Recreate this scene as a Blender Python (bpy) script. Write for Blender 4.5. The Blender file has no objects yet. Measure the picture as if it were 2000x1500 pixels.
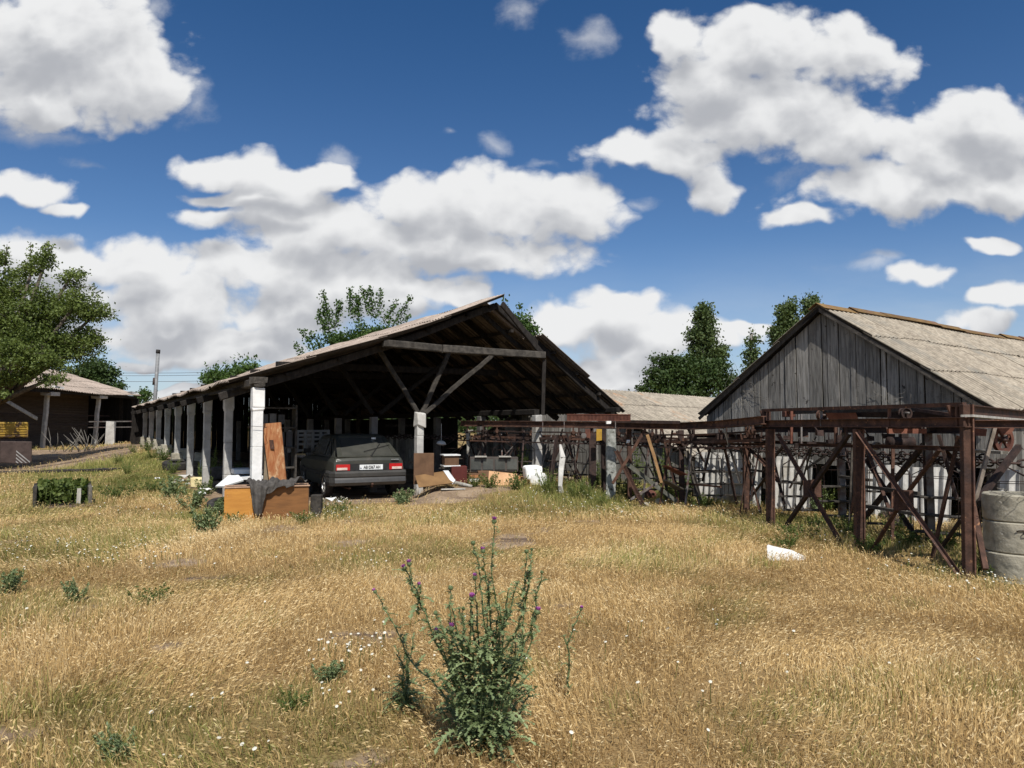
import bpy, math, random
import numpy as np
from mathutils import Vector, Matrix
R = random.Random(7)
NR = np.random.RandomState(11)
rad = math.radians
sc = bpy.context.scene
C = sc.collection

# ------------------------------------------------------------------ camera
F = 1400.0; EYE = 1.6; HOR = 832.0
PITCH = math.atan((HOR - 750) / F)
cam_d = bpy.data.cameras.new('camera'); cam = bpy.data.objects.new('camera', cam_d); C.objects.link(cam)
cam.location = (0, 0, EYE); cam.rotation_euler = (rad(90) + PITCH, 0, 0)
cam_d.sensor_width = 36; cam_d.lens = 36 * F / 2000; cam_d.clip_start = 0.05; cam_d.clip_end = 6000
sc.camera = cam
sc.view_settings.view_transform = 'Standard'; sc.view_settings.look = 'None'
sc.view_settings.exposure = 0.0; sc.view_settings.gamma = 1
sc.render.resolution_x = 1024; sc.render.resolution_y = 768
sc.cycles.max_bounces = 5; sc.cycles.diffuse_bounces = 2; sc.cycles.glossy_bounces = 2
sc.cycles.transparent_max_bounces = 4; sc.cycles.transmission_bounces = 2

def ray(px, py):
    x = px - 1000.0; u = 750.0 - py
    return Vector((x, F * math.cos(PITCH) - u * math.sin(PITCH), F * math.sin(PITCH) + u * math.cos(PITCH)))
def P(px, py, d):
    r = ray(px, py); r = r * (d / r.y)
    return Vector((r.x, r.y, r.z + EYE))

# ------------------------------------------------------------------ sun and sky
SUN_AZ = rad(14); SUN_EL = rad(52)      # azimuth: to the right of straight behind the camera
S = Vector((math.sin(SUN_AZ) * math.cos(SUN_EL), -math.cos(SUN_AZ) * math.cos(SUN_EL), math.sin(SUN_EL)))
sl = bpy.data.lights.new('sun', 'SUN'); sl.energy = 5.0; sl.angle = rad(0.5); sl.color = (1.0, 0.945, 0.86)
so = bpy.data.objects.new('sun', sl); C.objects.link(so); so.rotation_euler = S.to_track_quat('Z', 'Y').to_euler()

class NT:
    """small helper for node trees"""
    def __init__(s, tree): s.t = tree; s.n = tree.nodes; s.l = tree.links
    def new(s, typ, **kw):
        n = s.n.new(typ)
        for k, v in kw.items(): setattr(n, k, v)
        return n
    def put(s, sock, v):
        if hasattr(v, 'links') or isinstance(v, bpy.types.NodeSocket): s.l.new(v, sock)
        else: sock.default_value = v
    def math(s, op, a, b=0.0, c=None, clamp=False):
        n = s.new('ShaderNodeMath', operation=op, use_clamp=clamp)
        s.put(n.inputs[0], a); s.put(n.inputs[1], b)
        if c is not None: s.put(n.inputs[2], c)
        return n.outputs[0]
    def vmath(s, op, a, b=None, out=0):
        n = s.new('ShaderNodeVectorMath', operation=op); s.put(n.inputs[0], a)
        if b is not None: s.put(n.inputs[1], b)
        return n.outputs[out]
    def mix(s, f, a, b, blend='MIX'):
        n = s.new('ShaderNodeMix', data_type='RGBA', blend_type=blend)
        s.put(n.inputs[0], f)
        for k, v in ((6, a), (7, b)):
            if isinstance(v, tuple) and len(v) == 3: v = v + (1,)
            s.put(n.inputs[k], v)
        return n.outputs[2]
    def smooth(s, v, lo, hi, a=0.0, b=1.0):
        n = s.new('ShaderNodeMapRange', interpolation_type='SMOOTHSTEP')
        s.put(n.inputs[0], v); n.inputs[1].default_value = lo; n.inputs[2].default_value = hi
        n.inputs[3].default_value = a; n.inputs[4].default_value = b
        return n.outputs[0]
    def noise(s, vec, scale, detail=4, rough=0.55, dist=0.0, w=None):
        n = s.new('ShaderNodeTexNoise'); s.put(n.inputs['Vector'], vec)
        n.inputs['Scale'].default_value = scale; n.inputs['Detail'].default_value = detail
        n.inputs['Roughness'].default_value = rough; n.inputs['Distortion'].default_value = dist
        return n.outputs[0]
    def mapping(s, vec, loc=(0, 0, 0), scale=(1, 1, 1), rot=(0, 0, 0)):
        n = s.new('ShaderNodeMapping'); s.put(n.inputs[0], vec)
        n.inputs[1].default_value = loc; n.inputs[2].default_value = rot; n.inputs[3].default_value = scale
        return n.outputs[0]

world = bpy.data.worlds.new('World'); sc.world = world; world.use_nodes = True
world.cycles.sampling_method = 'MANUAL'; world.cycles.sample_map_resolution = 512
def build_world():
    w = NT(world.node_tree); w.n.clear()
    out = w.new('ShaderNodeOutputWorld'); bg = w.new('ShaderNodeBackground'); bg.inputs[1].default_value = 0.10
    w.l.new(bg.outputs[0], out.inputs[0])
    sky = w.new('ShaderNodeTexSky', sky_type='NISHITA'); sky.sun_disc = False
    sky.sun_elevation = SUN_EL; sky.sun_rotation = math.atan2(S.x, S.y)
    sky.air_density = 1.0; sky.dust_density = 0.3; sky.ozone_density = 3.0
    tc = w.new('ShaderNodeTexCoord'); d = tc.outputs['Generated']
    # clouds lie on a dome far away; they are laid out by compass direction
    sep = w.new('ShaderNodeSeparateXYZ'); w.l.new(d, sep.inputs[0])
    y = w.math('MAXIMUM', sep.outputs[1], 0.12)
    u = w.math('DIVIDE', sep.outputs[0], y); v = w.math('DIVIDE', sep.outputs[2], y)
    comb = w.new('ShaderNodeCombineXYZ'); w.l.new(u, comb.inputs[0]); w.l.new(v, comb.inputs[1])
    p0 = comb.outputs[0]
    # domain warp for ragged outlines
    nw = w.new('ShaderNodeTexNoise'); w.l.new(p0, nw.inputs['Vector']); nw.inputs['Scale'].default_value = 5.5
    nw.inputs['Detail'].default_value = 3; nw.inputs['Roughness'].default_value = 0.6
    wv = w.vmath('SUBTRACT', nw.outputs[1], (0.5, 0.5, 0.5)); wv = w.vmath('MULTIPLY', wv, (0.13, 0.10, 0.0))
    p = w.vmath('ADD', p0, wv)
    blobs = [(95, 70, 250, 130), (230, 150, 180, 95), (60, 190, 130, 70), 
             (30, 365, 130, 42), (130, 400, 75, 18),
             (110, 505, 230, 66), (270, 530, 130, 46), (60, 620, 120, 60),
             (450, 330, 110, 48), (560, 355, 105, 45), (640, 345, 70, 40), (520, 395, 150, 26),
             (790, 395, 120, 72), (930, 405, 220, 92), (1110, 400, 110, 72), (640, 455, 210, 70), (430, 440, 95, 30),
             (960, 500, 210, 62), (880, 470, 240, 60), (800, 570, 170, 34),
             (520, 530, 220, 66), (330, 590, 210, 70), (560, 610, 210, 76), (300, 640, 190, 34), (480, 680, 260, 34), (120, 570, 240, 40), (680, 560, 200, 60),
             (760, 600, 110, 46), (270, 693, 60, 16), (360, 748, 120, 16), (400, 660, 260, 40), (900, 590, 70, 26),
             (1480, 95, 190, 88), (1660, 110, 145, 98), (1345, 55, 76, 60), (1400, 150, 130, 90), (1480, 215, 240, 95), (1270, 285, 190, 46),
             (1380, 360, 75, 68), (1640, 270, 140, 70), (1340, 300, 120, 50),
             (1920, 255, 150, 80), (1760, 375, 225, 62), (1940, 370, 170, 75), (1580, 425, 85, 30), (1850, 310, 140, 60),
             (1815, 545, 92, 32), (1925, 492, 52, 20), (1965, 585, 80, 30), 
             (1210, 600, 120, 36), (1120, 630, 120, 45), (1290, 655, 190, 50), (1430, 640, 100, 17), (1220, 715, 130, 46),
             (1930, 632, 95, 26), (1180, 750, 50, 14)]
    wisps = [(1025, 20, 62, 46), (1140, 65, 66, 30), (955, 295, 62, 26), (1050, 320, 60, 20), (60, 262, 130, 30), (160, 310, 60, 14),
             (860, 268, 20, 12), (1230, 400, 60, 20), (1700, 525, 70, 20), (380, 200, 70, 60), (1570, 330, 110, 50), (290, 20, 60, 60), (1715, 508, 70, 18), (340, 165, 110, 60), (660, 300, 50, 50)]
    def field(pp, bl):
        acc = None
        for ib, (bx, by, rx, ry) in enumerate(bl):
            if ib and ib % 6 == 0: pp = w.vmath('ADD', pp, w.math('MULTIPLY', acc, 1e-7))   # keeps the node order sequential (stack size)
            r = ray(bx, by); cu, cv = r.x / r.y, r.z / r.y
            su, sv = F / rx, F / ry
            m = w.mapping(pp, loc=(-cu * su, -cv * sv, 0), scale=(su, sv, 0))
            ln = w.vmath('LENGTH', m, out=1)
            acc = ln if acc is None else w.math('SMOOTH_MIN', acc, ln, 0.25)
        return w.math('SUBTRACT', 1.0, acc)
    f1 = field(p, blobs)
    ps = w.vmath('ADD', w.vmath('ADD', p, (0.004, 0.042, 0.0)), w.math('MULTIPLY', f1, 1e-7)); f2 = field(ps, blobs)
    fw = field(w.vmath('ADD', p, w.math('MULTIPLY', f2, 1e-7)), wisps)
    def vor(vec, sc_, det):
        n = w.new('ShaderNodeTexVoronoi', voronoi_dimensions='2D', feature='F1'); w.put(n.inputs['Vector'], vec)
        n.inputs['Scale'].default_value = sc_; n.inputs['Detail'].default_value = det; n.inputs['Roughness'].default_value = .55; n.inputs['Lacunarity'].default_value = 2.3
        return n.outputs['Distance']
    pw = w.vmath('ADD', p0, w.vmath('MULTIPLY', w.vmath('SUBTRACT', nw.outputs[1], (0.5, 0.5, 0.5)), (0.05, 0.05, 0.0)))
    m1 = w.mapping(pw, loc=(3, 1, 0), scale=(1, 1.3, 1)); m2 = w.mapping(pw, loc=(3.006, 1.024, 0), scale=(1, 1.3, 1))
    n1 = w.noise(m1, 7.5, 8, 0.60, 0.0); n1s = w.noise(m2, 7.5, 5, 0.56, 0.0)
    v1 = vor(m1, 11, 2.0); v2 = vor(m2, 11, 2.0)
    nb = w.noise(w.mapping(p0, loc=(7, 4, 0)), 3.5, 3, 0.5)
    # elsewhere in the sky: plain noise cover
    bk = w.noise(w.mapping(d, scale=(1, 1, 2.2)), 2.6, 6, 0.55)
    bk = w.math('MULTIPLY', w.math('SUBTRACT', bk, 0.52), 4.0)
    away = w.smooth(w.vmath('LENGTH', p0, out=1), 0.95, 1.15)
    f1b = w.math('ADD', f1, w.math('MULTIPLY', away, w.math('SUBTRACT', bk, f1)))
    den = w.math('ADD', w.math('MULTIPLY', f1b, 1.25), w.math('MULTIPLY', w.math('SUBTRACT', n1, 0.40), 1.7))
    den = w.math('ADD', den, w.math('MULTIPLY', w.math('SUBTRACT', 0.42, v1), 0.5))
    alpha = w.smooth(den, -0.04, 0.46)
    wd = w.math('ADD', fw, w.math('MULTIPLY', w.math('SUBTRACT', n1, 0.54), 3.6))
    walpha = w.smooth(wd, 0.0, 1.2, 0.0, 0.5)
    alpha = w.math('MAXIMUM', alpha, walpha)
    # thin bright veil of far clouds and haze low over the horizon
    veil = w.math('MULTIPLY', w.smooth(sep.outputs[2], 0.26, 0.02, 0.0, 0.62), w.smooth(w.noise(w.mapping(p0, scale=(1, 3.2, 1)), 4.0, 5, 0.55), 0.3, 0.65, 0.45, 1.0))
    # shading of the cloud bodies: bright tops, greyer bases
    up = w.math('SUBTRACT', f1, f2)           # > 0 near a top edge, < 0 near a base
    em = w.math('SUBTRACT', n1, n1s); ev = w.math('SUBTRACT', v2, v1)
    lit = w.math('ADD', w.math('MULTIPLY', up, 1.5), w.math('MULTIPLY', em, 1.9))
    lit = w.math('ADD', lit, w.math('MULTIPLY', ev, 0.6))
    lit = w.math('ADD', lit, w.math('MULTIPLY', w.math('SUBTRACT', nb, 0.5), 0.7))
    thick = w.smooth(den, 0.25, 1.2)
    lit = w.math('SUBTRACT', lit, w.math('MULTIPLY', thick, 0.60))
    lit = w.smooth(lit, -1.0, 0.62)
    ccol = w.mix(lit, (4.5, 4.65, 5.0), (8.5, 8.55, 8.6))
    # blue of the sky; a polarised deep blue above, paler to the horizon
    el = w.smooth(sep.outputs[2], 0.0, 0.62)
    tint = w.mix(el, (0.74, 0.86, 1.02), (0.28, 0.57, 0.82))
    skyc = w.mix(1.0, sky.outputs[0], tint, 'MULTIPLY')
    skyc = w.mix(veil, skyc, (6.2, 6.7, 7.3))
    col = w.mix(alpha, skyc, ccol)
    w.l.new(col, bg.inputs[0])
build_world()

# ------------------------------------------------------------------ object helpers
def root_of(o):
    while o.parent: o = o.parent
    return o
def tag(o, label=None, cat=None, group=None, kind=None):
    if label: o['label'] = label
    if cat: o['category'] = cat
    if group: o['group'] = group
    if kind: o['kind'] = kind
    return o
def thing(name, label, cat, loc=(0, 0, 0), group=None):
    o = bpy.data.objects.new(name, None); C.objects.link(o); o.location = loc
    o.empty_display_size = 0.2
    return tag(o, label, cat, group)
def fast_mesh(name, V, loops, totals, tone=None, green=None, mat=None, parent=None, smooth=False, dom='FACE'):
    V = np.asarray(V, dtype=np.float32).reshape(-1, 3)
    if parent is not None: V = V - np.array(root_of(parent).location, dtype=np.float32)
    me = bpy.data.meshes.new(name)
    me.vertices.add(len(V)); me.vertices.foreach_set('co', V.ravel())
    loops = np.asarray(loops, dtype=np.int32).ravel(); totals = np.asarray(totals, dtype=np.int32)
    me.loops.add(len(loops)); me.loops.foreach_set('vertex_index', loops)
    me.polygons.add(len(totals)); starts = np.concatenate(([0], np.cumsum(totals)[:-1])).astype(np.int32)
    me.polygons.foreach_set('loop_start', starts); me.polygons.foreach_set('loop_total', totals)
    if smooth: me.polygons.foreach_set('use_smooth', np.ones(len(totals), dtype=bool))
    if tone is None: tone = np.full(len(totals), 0.5)
    a = me.attributes.new('tone', 'FLOAT', dom); a.data.foreach_set('value', np.asarray(tone, dtype=np.float32))
    if green is not None:
        a = me.attributes.new('green', 'FLOAT', dom); a.data.foreach_set('value', np.asarray(green, dtype=np.float32))
    me.update(calc_edges=True); me.validate()
    if mat: me.materials.append(mat)
    o = bpy.data.objects.new(name, me); C.objects.link(o)
    if parent is not None: o.parent = parent
    return o

class MB:
    def __init__(s): s.v = []; s.f = []; s.t = []; s.sm = []
    def add(s, vs, fs, tone=0.5, smooth=False):
        n = len(s.v); s.v.extend([tuple(q) for q in vs])
        for f in fs: s.f.append([i + n for i in f]); s.t.append(tone); s.sm.append(smooth)
    def box(s, c, size, rz=0.0, rot=None, tone=0.5, jit=0.0, taper=1.0):
        m = rot if rot is not None else Matrix.Rotation(rz, 3, 'Z')
        c = Vector(c); vs = []
        for dz in (-.5, .5):
            k = taper if dz > 0 else 1.0
            for dx, dy in ((-.5, -.5), (.5, -.5), (.5, .5), (-.5, .5)):
                q = Vector((dx * size[0] * k, dy * size[1] * k, dz * size[2]))
                if jit: q += Vector((R.uniform(-jit, jit), R.uniform(-jit, jit), R.uniform(-jit, jit)))
                vs.append(c + m @ q)
        s.add(vs, [(3, 2, 1, 0), (4, 5, 6, 7), (0, 1, 5, 4), (1, 2, 6, 5), (2, 3, 7, 6), (3, 0, 4, 7)], tone)
    def frame(s, d, upv=(0, 0, 1)):
        d = d.normalized(); u = Vector(upv)
        if abs(d.dot(u)) > 0.98: u = Vector((0, 1, 0))
        x = d.cross(u).normalized(); y = x.cross(d).normalized()
        return x, y
    def bar(s, p, q, w, h=None, tone=0.5, up=(0, 0, 1), shape='box'):
        p = Vector(p); q = Vector(q); h = h or w; x, y = s.frame(q - p, up)
        def sec(poly):
            n = len(poly); vs = [p + x * a * w + y * b * h for a, b in poly] + [q + x * a * w + y * b * h for a, b in poly]
            fs = [(i, (i + 1) % n, (i + 1) % n + n, i + n) for i in range(n)] + [tuple(range(n - 1, -1, -1)), tuple(range(n, 2 * n))]
            s.add(vs, fs, tone)
        if shape == 'box': sec([(-.5, -.5), (.5, -.5), (.5, .5), (-.5, .5)])
        elif shape == 'L': sec([(-.5, -.5), (.5, -.5), (.5, -.36), (-.36, -.36), (-.36, .5), (-.5, .5)])
        elif shape == 'U': sec([(-.5, -.5), (.5, -.5), (.5, -.38), (-.36, -.38), (-.36, .38), (.5, .38), (.5, .5), (-.5, .5)])
        elif shape == 'I': sec([(-.5, -.5), (.5, -.5), (.5, -.42), (.07, -.38), (.07, .38), (.5, .42), (.5, .5), (-.5, .5), (-.5, .42), (-.07, .38), (-.07, -.38), (-.5, -.42)])
    def log(s, p, q, w, h=None, n=5, wob=0.01, tone=0.5, w2=None):
        """slightly crooked timber"""
        p = Vector(p); q = Vector(q); h = h or w; w2 = w2 or w; x, y = s.frame(q - p)
        rings = []
        for i in range(n + 1):
            k = i / n; c = p.lerp(q, k)
            if 0 < i < n: c = c + x * R.uniform(-wob, wob) + y * R.uniform(-wob, wob)
            ww = w + (w2 - w) * k; hh = h * ww / w
            rings.append([c + x * a * ww * R.uniform(.93, 1.05) + y * b * hh * R.uniform(.93, 1.05)
                          for a, b in ((-.5, -.38), (-.38, -.5), (.38, -.5), (.5, -.38), (.5, .38), (.38, .5), (-.38, .5), (-.5, .38))])
        vs = [v for r in rings for v in r]; fs = []
        for i in range(n):
            for j in range(8): fs.append((i * 8 + j, i * 8 + (j + 1) % 8, (i + 1) * 8 + (j + 1) % 8, (i + 1) * 8 + j))
        fs += [tuple(range(7, -1, -1)), tuple(range(n * 8, n * 8 + 8))]
        s.add(vs, fs, tone)
    def tube(s, pts, rs, n=6, tone=0.5, smooth=True, cap=True):
        pts = [Vector(p) for p in pts]
        if not isinstance(rs, (list, tuple)): rs = [rs] * len(pts)
        vs = []; fs = []; m = len(pts)
        for i, p in enumerate(pts):
            d = (pts[min(i + 1, m - 1)] - pts[max(i - 1, 0)])
            x, y = s.frame(d)
            for j in range(n):
                a = 2 * math.pi * j / n; vs.append(p + (x * math.cos(a) + y * math.sin(a)) * rs[i])
        for i in range(m - 1):
            for j in range(n): fs.append((i * n + j, i * n + (j + 1) % n, (i + 1) * n + (j + 1) % n, (i + 1) * n + j))
        if cap: fs += [tuple(range(n - 1, -1, -1)), tuple(range((m - 1) * n, m * n))]
        s.add(vs, fs, tone, smooth)
    def lathe(s, c, axis, prof, n=24, tone=0.5, smooth=False, ref=(0, 0, 1)):
        """prof: (radius, offset along axis); closed ring profile if first == last"""
        c = Vector(c); a = Vector(axis).normalized(); x, y = s.frame(a, ref)
        vs = []; fs = []; m = len(prof)
        for r, o in prof:
            for j in range(n):
                t = 2 * math.pi * j / n; vs.append(c + a * o + (x * math.cos(t) + y * math.sin(t)) * r)
        for i in range(m - 1):
            for j in range(n): fs.append((i * n + j, i * n + (j + 1) % n, (i + 1) * n + (j + 1) % n, (i + 1) * n + j))
        s.add(vs, fs, tone, smooth)
    def quad(s, a, b, c, d, tone=0.5): s.add([a, b, c, d], [(0, 1, 2, 3)], tone)
    def slab(s, pts, n, th, tone=0.5):
        """polygon pts thickened along n"""
        n = Vector(n).normalized() * th; k = len(pts); pts = [Vector(p) for p in pts]
        s.add(pts + [p + n for p in pts], [tuple(range(k - 1, -1, -1)), tuple(range(k, 2 * k))] +
              [(i, (i + 1) % k, (i + 1) % k + k, i + k) for i in range(k)], tone)
    def build(s, name, mat, parent=None, bevel=0.0, label=None):
        loops = [i for f in s.f for i in f]; tot = [len(f) for f in s.f]
        o = fast_mesh(name, s.v, loops, tot, s.t, None, mat, parent)
        o.data.polygons.foreach_set('use_smooth', np.array(s.sm, dtype=bool))
        if bevel:
            b = o.modifiers.new('bevel', 'BEVEL'); b.width = bevel; b.segments = 2; b.limit_method = 'ANGLE'
        if label: o['label'] = label
        return o
def copy_tree(o, parent=None):
    c = o.copy(); C.objects.link(c); c.parent = parent
    for ch in [k for k in bpy.data.objects if k.parent == o]: copy_tree(ch, c)
    return c

def vnoise(x, y, seed=0):
    x = np.asarray(x, float); y = np.asarray(y, float)
    xi = np.floor(x).astype(np.int64); yi = np.floor(y).astype(np.int64); fx = x - xi; fy = y - yi
    fx = fx * fx * (3 - 2 * fx); fy = fy * fy * (3 - 2 * fy)
    def h(a, b):
        n = (a * 374761393 + b * 668265263 + seed * 1274126177) & 0xffffffff
        n = ((n ^ (n >> 13)) * 1274126177) & 0xffffffff
        return ((n ^ (n >> 16)) & 0xffff) / 65535.0
    return (h(xi, yi) * (1 - fx) + h(xi + 1, yi) * fx) * (1 - fy) + (h(xi, yi + 1) * (1 - fx) + h(xi + 1, yi + 1) * fx) * fy
def fbm(x, y, seed=0, o=4):
    r = 0; a = .5; t = 0
    for i in range(o): r = r + a * vnoise(np.asarray(x) * 2 ** i, np.asarray(y) * 2 ** i, seed + i); t += a; a *= .5
    return r / t
def sstep(a, b, x):
    t = np.clip((np.asarray(x, float) - a) / (b - a), 0, 1); return t * t * (3 - 2 * t)

# ------------------------------------------------------------------ materials
MT = {}
def mat(name, c1, c2, scale=6.0, rough=0.85, bump=0.3, stretch=(1, 1, 1), c3=None, s3=1.2, t3=(0.55, 0.7), tonek=0.6,
        metal=0.0, detail=6, bscale=None, c4=None, s4=25, t4=(0.6, 0.66), spec=0.3, hue=None):
    if name in MT: return MT[name]
    m = bpy.data.materials.new(name); m.use_nodes = True; w = NT(m.node_tree)
    b = w.n['Principled BSDF']; tc = w.new('ShaderNodeTexCoord').outputs['Object']
    v = w.mapping(tc, scale=stretch)
    n = w.noise(v, scale, detail, 0.6, 0.3)
    col = w.mix(w.smooth(n, 0.32, 0.68), c1, c2)
    if c3:
        n3 = w.noise(w.mapping(tc, loc=(5, 2, 9), scale=(stretch[0] ** .3, stretch[1] ** .3, stretch[2] ** .3)), s3, 6, 0.65, 0.4)
        col = w.mix(w.smooth(n3, t3[0], t3[1]), col, c3)
    if c4:
        n4 = w.noise(w.mapping(tc, loc=(1, 8, 3)), s4, 4, 0.6)
        col = w.mix(w.smooth(n4, t4[0], t4[1]), col, c4)
    at = w.new('ShaderNodeAttribute', attribute_name='tone').outputs['Fac']
    k = w.math('ADD', w.math('MULTIPLY', w.math('SUBTRACT', at, 0.5), tonek * 2), 1.0)
    hsv = w.new('ShaderNodeHueSaturation'); w.l.new(k, hsv.inputs['Value']); w.l.new(col, hsv.inputs['Color'])
    w.l.new(hsv.outputs[0], b.inputs['Base Color'])
    b.inputs['Roughness'].default_value = rough; b.inputs['Metallic'].default_value = metal
    b.inputs['Specular IOR Level'].default_value = spec
    if bump:
        bn = w.new('ShaderNodeBump'); bn.inputs['Strength'].default_value = bump; bn.inputs['Distance'].default_value = 0.02
        w.l.new(w.noise(v, bscale or scale * 3, 5, 0.65), bn.inputs['Height']); w.l.new(bn.outputs[0], b.inputs['Normal'])
    MT[name] = m; return m
def leafmat(name, dark, light, tonek=0.7, trans=0.35):
    if name in MT: return MT[name]
    m = bpy.data.materials.new(name); m.use_nodes = True; w = NT(m.node_tree); w.n.remove(w.n['Principled BSDF'])
    out = [n for n in w.n if n.type == 'OUTPUT_MATERIAL'][0]
    at = w.new('ShaderNodeAttribute', attribute_name='tone').outputs['Fac']
    col = w.mix(at, dark, light)
    d = w.new('ShaderNodeBsdfPrincipled'); w.l.new(col, d.inputs['Base Color']); d.inputs['Roughness'].default_value = 0.55
    d.inputs['Specular IOR Level'].default_value = 0.35
    t = w.new('ShaderNodeBsdfTranslucent'); w.l.new(w.mix(1.0, col, (1.0, 1.05, 0.55), 'MULTIPLY'), t.inputs[0])
    ms = w.new('ShaderNodeMixShader'); ms.inputs[0].default_value = trans
    w.l.new(d.outputs[0], ms.inputs[1]); w.l.new(t.outputs[0], ms.inputs[2]); w.l.new(ms.outputs[0], out.inputs[0])
    MT[name] = m; return m

slate_pale = mat('asbestos_pale', (.215, .185, .145), (.355, .31, .245), 9, .95, .5, c3=(.20, .19, .165), s3=1.3, t3=(.5, .72), c4=(.16, .14, .11), s4=14, t4=(.62, .72), tonek=.35)
slate_brown = mat('asbestos_brown', (.22, .175, .145), (.33, .275, .23), 8, .95, .5, c3=(.14, .12, .10), s3=1.1, t3=(.5, .75), c4=(.40, .34, .27), s4=12, t4=(.6, .7), tonek=.4)
slate_far = mat('asbestos_far', (.20, .175, .14), (.335, .295, .235), 5, .95, .4, c3=(.36, .20, .11), s3=.45, t3=(.58, .7), c4=(.20, .17, .14), s4=6, t4=(.58, .72), tonek=.4)
slate_white = mat('asbestos_white', (.44, .435, .41), (.60, .59, .565), 5, .9, .3, c3=(.30, .265, .21), s3=1.8, t3=(.48, .75), c4=(.30, .26, .2), s4=10, t4=(.66, .76), tonek=.3)
wood_grey = mat('wood_grey', (.115, .11, .10), (.255, .245, .225), 3.0, .9, .6, stretch=(9, 9, .7), c3=(.30, .285, .26), s3=1.6, t3=(.55, .75), c4=(.05, .045, .04), s4=9, t4=(.64, .70), tonek=.55, bscale=8)
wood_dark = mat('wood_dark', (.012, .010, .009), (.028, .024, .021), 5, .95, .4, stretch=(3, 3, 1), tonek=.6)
wood_mid = mat('wood_mid', (.038, .034, .030), (.09, .08, .068), 5, .95, .5, stretch=(2, 2, 2), c3=(.04, .035, .03), s3=2, tonek=.5)
wood_pale = mat('wood_pale', (.26, .25, .225), (.40, .385, .35), 5, .9, .5, stretch=(3, 3, .6), c3=(.13, .12, .10), s3=2.5, t3=(.55, .7), tonek=.5)
white_col = mat('whitewash', (.37, .36, .34), (.54, .53, .50), 4, .95, .5, c3=(.36, .34, .31), s3=2.2, t3=(.5, .75), c4=(.22, .2, .18), s4=9, t4=(.68, .74), tonek=.4)
white_new = mat('whitewash_bright', (.74, .74, .72), (.86, .86, .84), 4, .9, .4, c3=(.55, .53, .5), s3=3, t3=(.6, .8), c4=(.25, .24, .22), s4=16, t4=(.70, .75), tonek=.2)
concrete = mat('concrete', (.28, .26, .20), (.42, .39, .31), 7, .95, .6, c3=(.15, .145, .12), s3=2.2, t3=(.5, .75), c4=(.5, .48, .42), s4=22, t4=(.64, .7), tonek=.3)
rust = mat('rust', (.045, .024, .017), (.108, .055, .038), 7, .8, .5, c3=(.045, .028, .025), s3=2.4, t3=(.5, .7), c4=(.26, .13, .07), s4=18, t4=(.62, .7), tonek=.6)
rust_red = mat('rust_red', (.095, .036, .026), (.165, .068, .044), 7, .8, .4, c3=(.08, .035, .03), s3=3, t3=(.5, .7), tonek=.6)
rust_dark = mat('rust_dark', (.022, .015, .014), (.055, .033, .027), 9, .75, .5, c3=(.10, .05, .03), s3=4, t3=(.6, .75), tonek=.6)
iron_grey = mat('iron_grey', (.11, .10, .095), (.20, .185, .175), 8, .6, .4, c3=(.10, .05, .04), s3=4, t3=(.5, .65), tonek=.5, metal=.3)
orange_wood = mat('orange_board', (.46, .20, .035), (.56, .26, .05), 3, .5, .15, stretch=(1, 1, 6), c3=(.32, .12, .03), s3=1.5, c4=(.62, .42, .22), s4=9, t4=(.70, .73), tonek=.3, spec=.5)
board_rot = mat('board_rotten', (.30, .10, .035), (.44, .22, .10), 6, .8, .5, stretch=(4, 4, .7), c3=(.55, .36, .20), s3=3, t3=(.55, .68), tonek=.4)
tan_board = mat('tan_board', (.44, .25, .13), (.54, .33, .18), 3, .8, .2, c3=(.36, .19, .1), s3=2, tonek=.3)
brown_board = mat('brown_board', (.10, .055, .03), (.16, .09, .05), 3, .7, .2, tonek=.4)
red_board = mat('darkred_board', (.075, .015, .012), (.11, .025, .02), 3, .6, .2, tonek=.4)
white_plas = mat('white_scrap', (.70, .72, .72), (.82, .83, .82), 5, .6, .2, c3=(.45, .45, .42), s3=4, t3=(.6, .8), tonek=.3)
yellow_foam = mat('yellow_foam', (.62, .52, .28), (.72, .63, .38), 9, .95, .6)
blacken = mat('black_rubber', (.022, .02, .02), (.05, .047, .045), 8, .85, .4, c3=(.10, .09, .08), s3=5, t3=(.55, .75), tonek=.5)
cloth_m = mat('grey_cloth', (.055, .05, .046), (.095, .088, .08), 14, .95, .4, tonek=.4)
moss = mat('mossy_cap', (.12, .07, .032), (.21, .135, .05), 6, .95, .5, c3=(.16, .09, .07), s3=1.1, t3=(.5, .62), c4=(.09, .07, .05), s4=12, t4=(.6, .7), tonek=.4)
bark = mat('bark', (.06, .05, .04), (.13, .11, .09), 9, .95, .8, stretch=(1, 1, .3))
bark_pale = mat('bark_pale', (.17, .16, .14), (.27, .25, .22), 9, .95, .5)
yellow_paint = mat('yellow_paint_worn', (.30, .185, .03), (.42, .27, .04), 4, .6, .3, c3=(.10, .06, .035), s3=2.6, t3=(.46, .6), tonek=.4)
brown_metal = mat('brown_metal', (.045, .03, .026), (.075, .052, .045), 5, .6, .3, tonek=.4)
brick_dim = mat('brick_dim', (.085, .065, .052), (.125, .095, .075), 3, .95, .3, stretch=(1, 1, 9), tonek=.4)
leaf_tree = leafmat('leaf_tree', (.045, .076, .016), (.225, .285, .075))
leaf_dark = leafmat('leaf_dark', (.022, .046, .012), (.085, .135, .038), trans=.25)
leaf_pop = leafmat('leaf_poplar', (.036, .066, .022), (.14, .19, .065), trans=.25)
leaf_cherry = leafmat('leaf_cherry', (.028, .068, .016), (.13, .21, .055))
leaf_thistle = leafmat('leaf_thistle', (.065, .10, .035), (.30, .37, .18), trans=.2)
leaf_weed = leafmat('leaf_weed', (.05, .085, .018), (.20, .25, .07))
leaf_grass = leafmat('leaf_grass', (.09, .13, .025), (.24, .29, .08))
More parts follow.
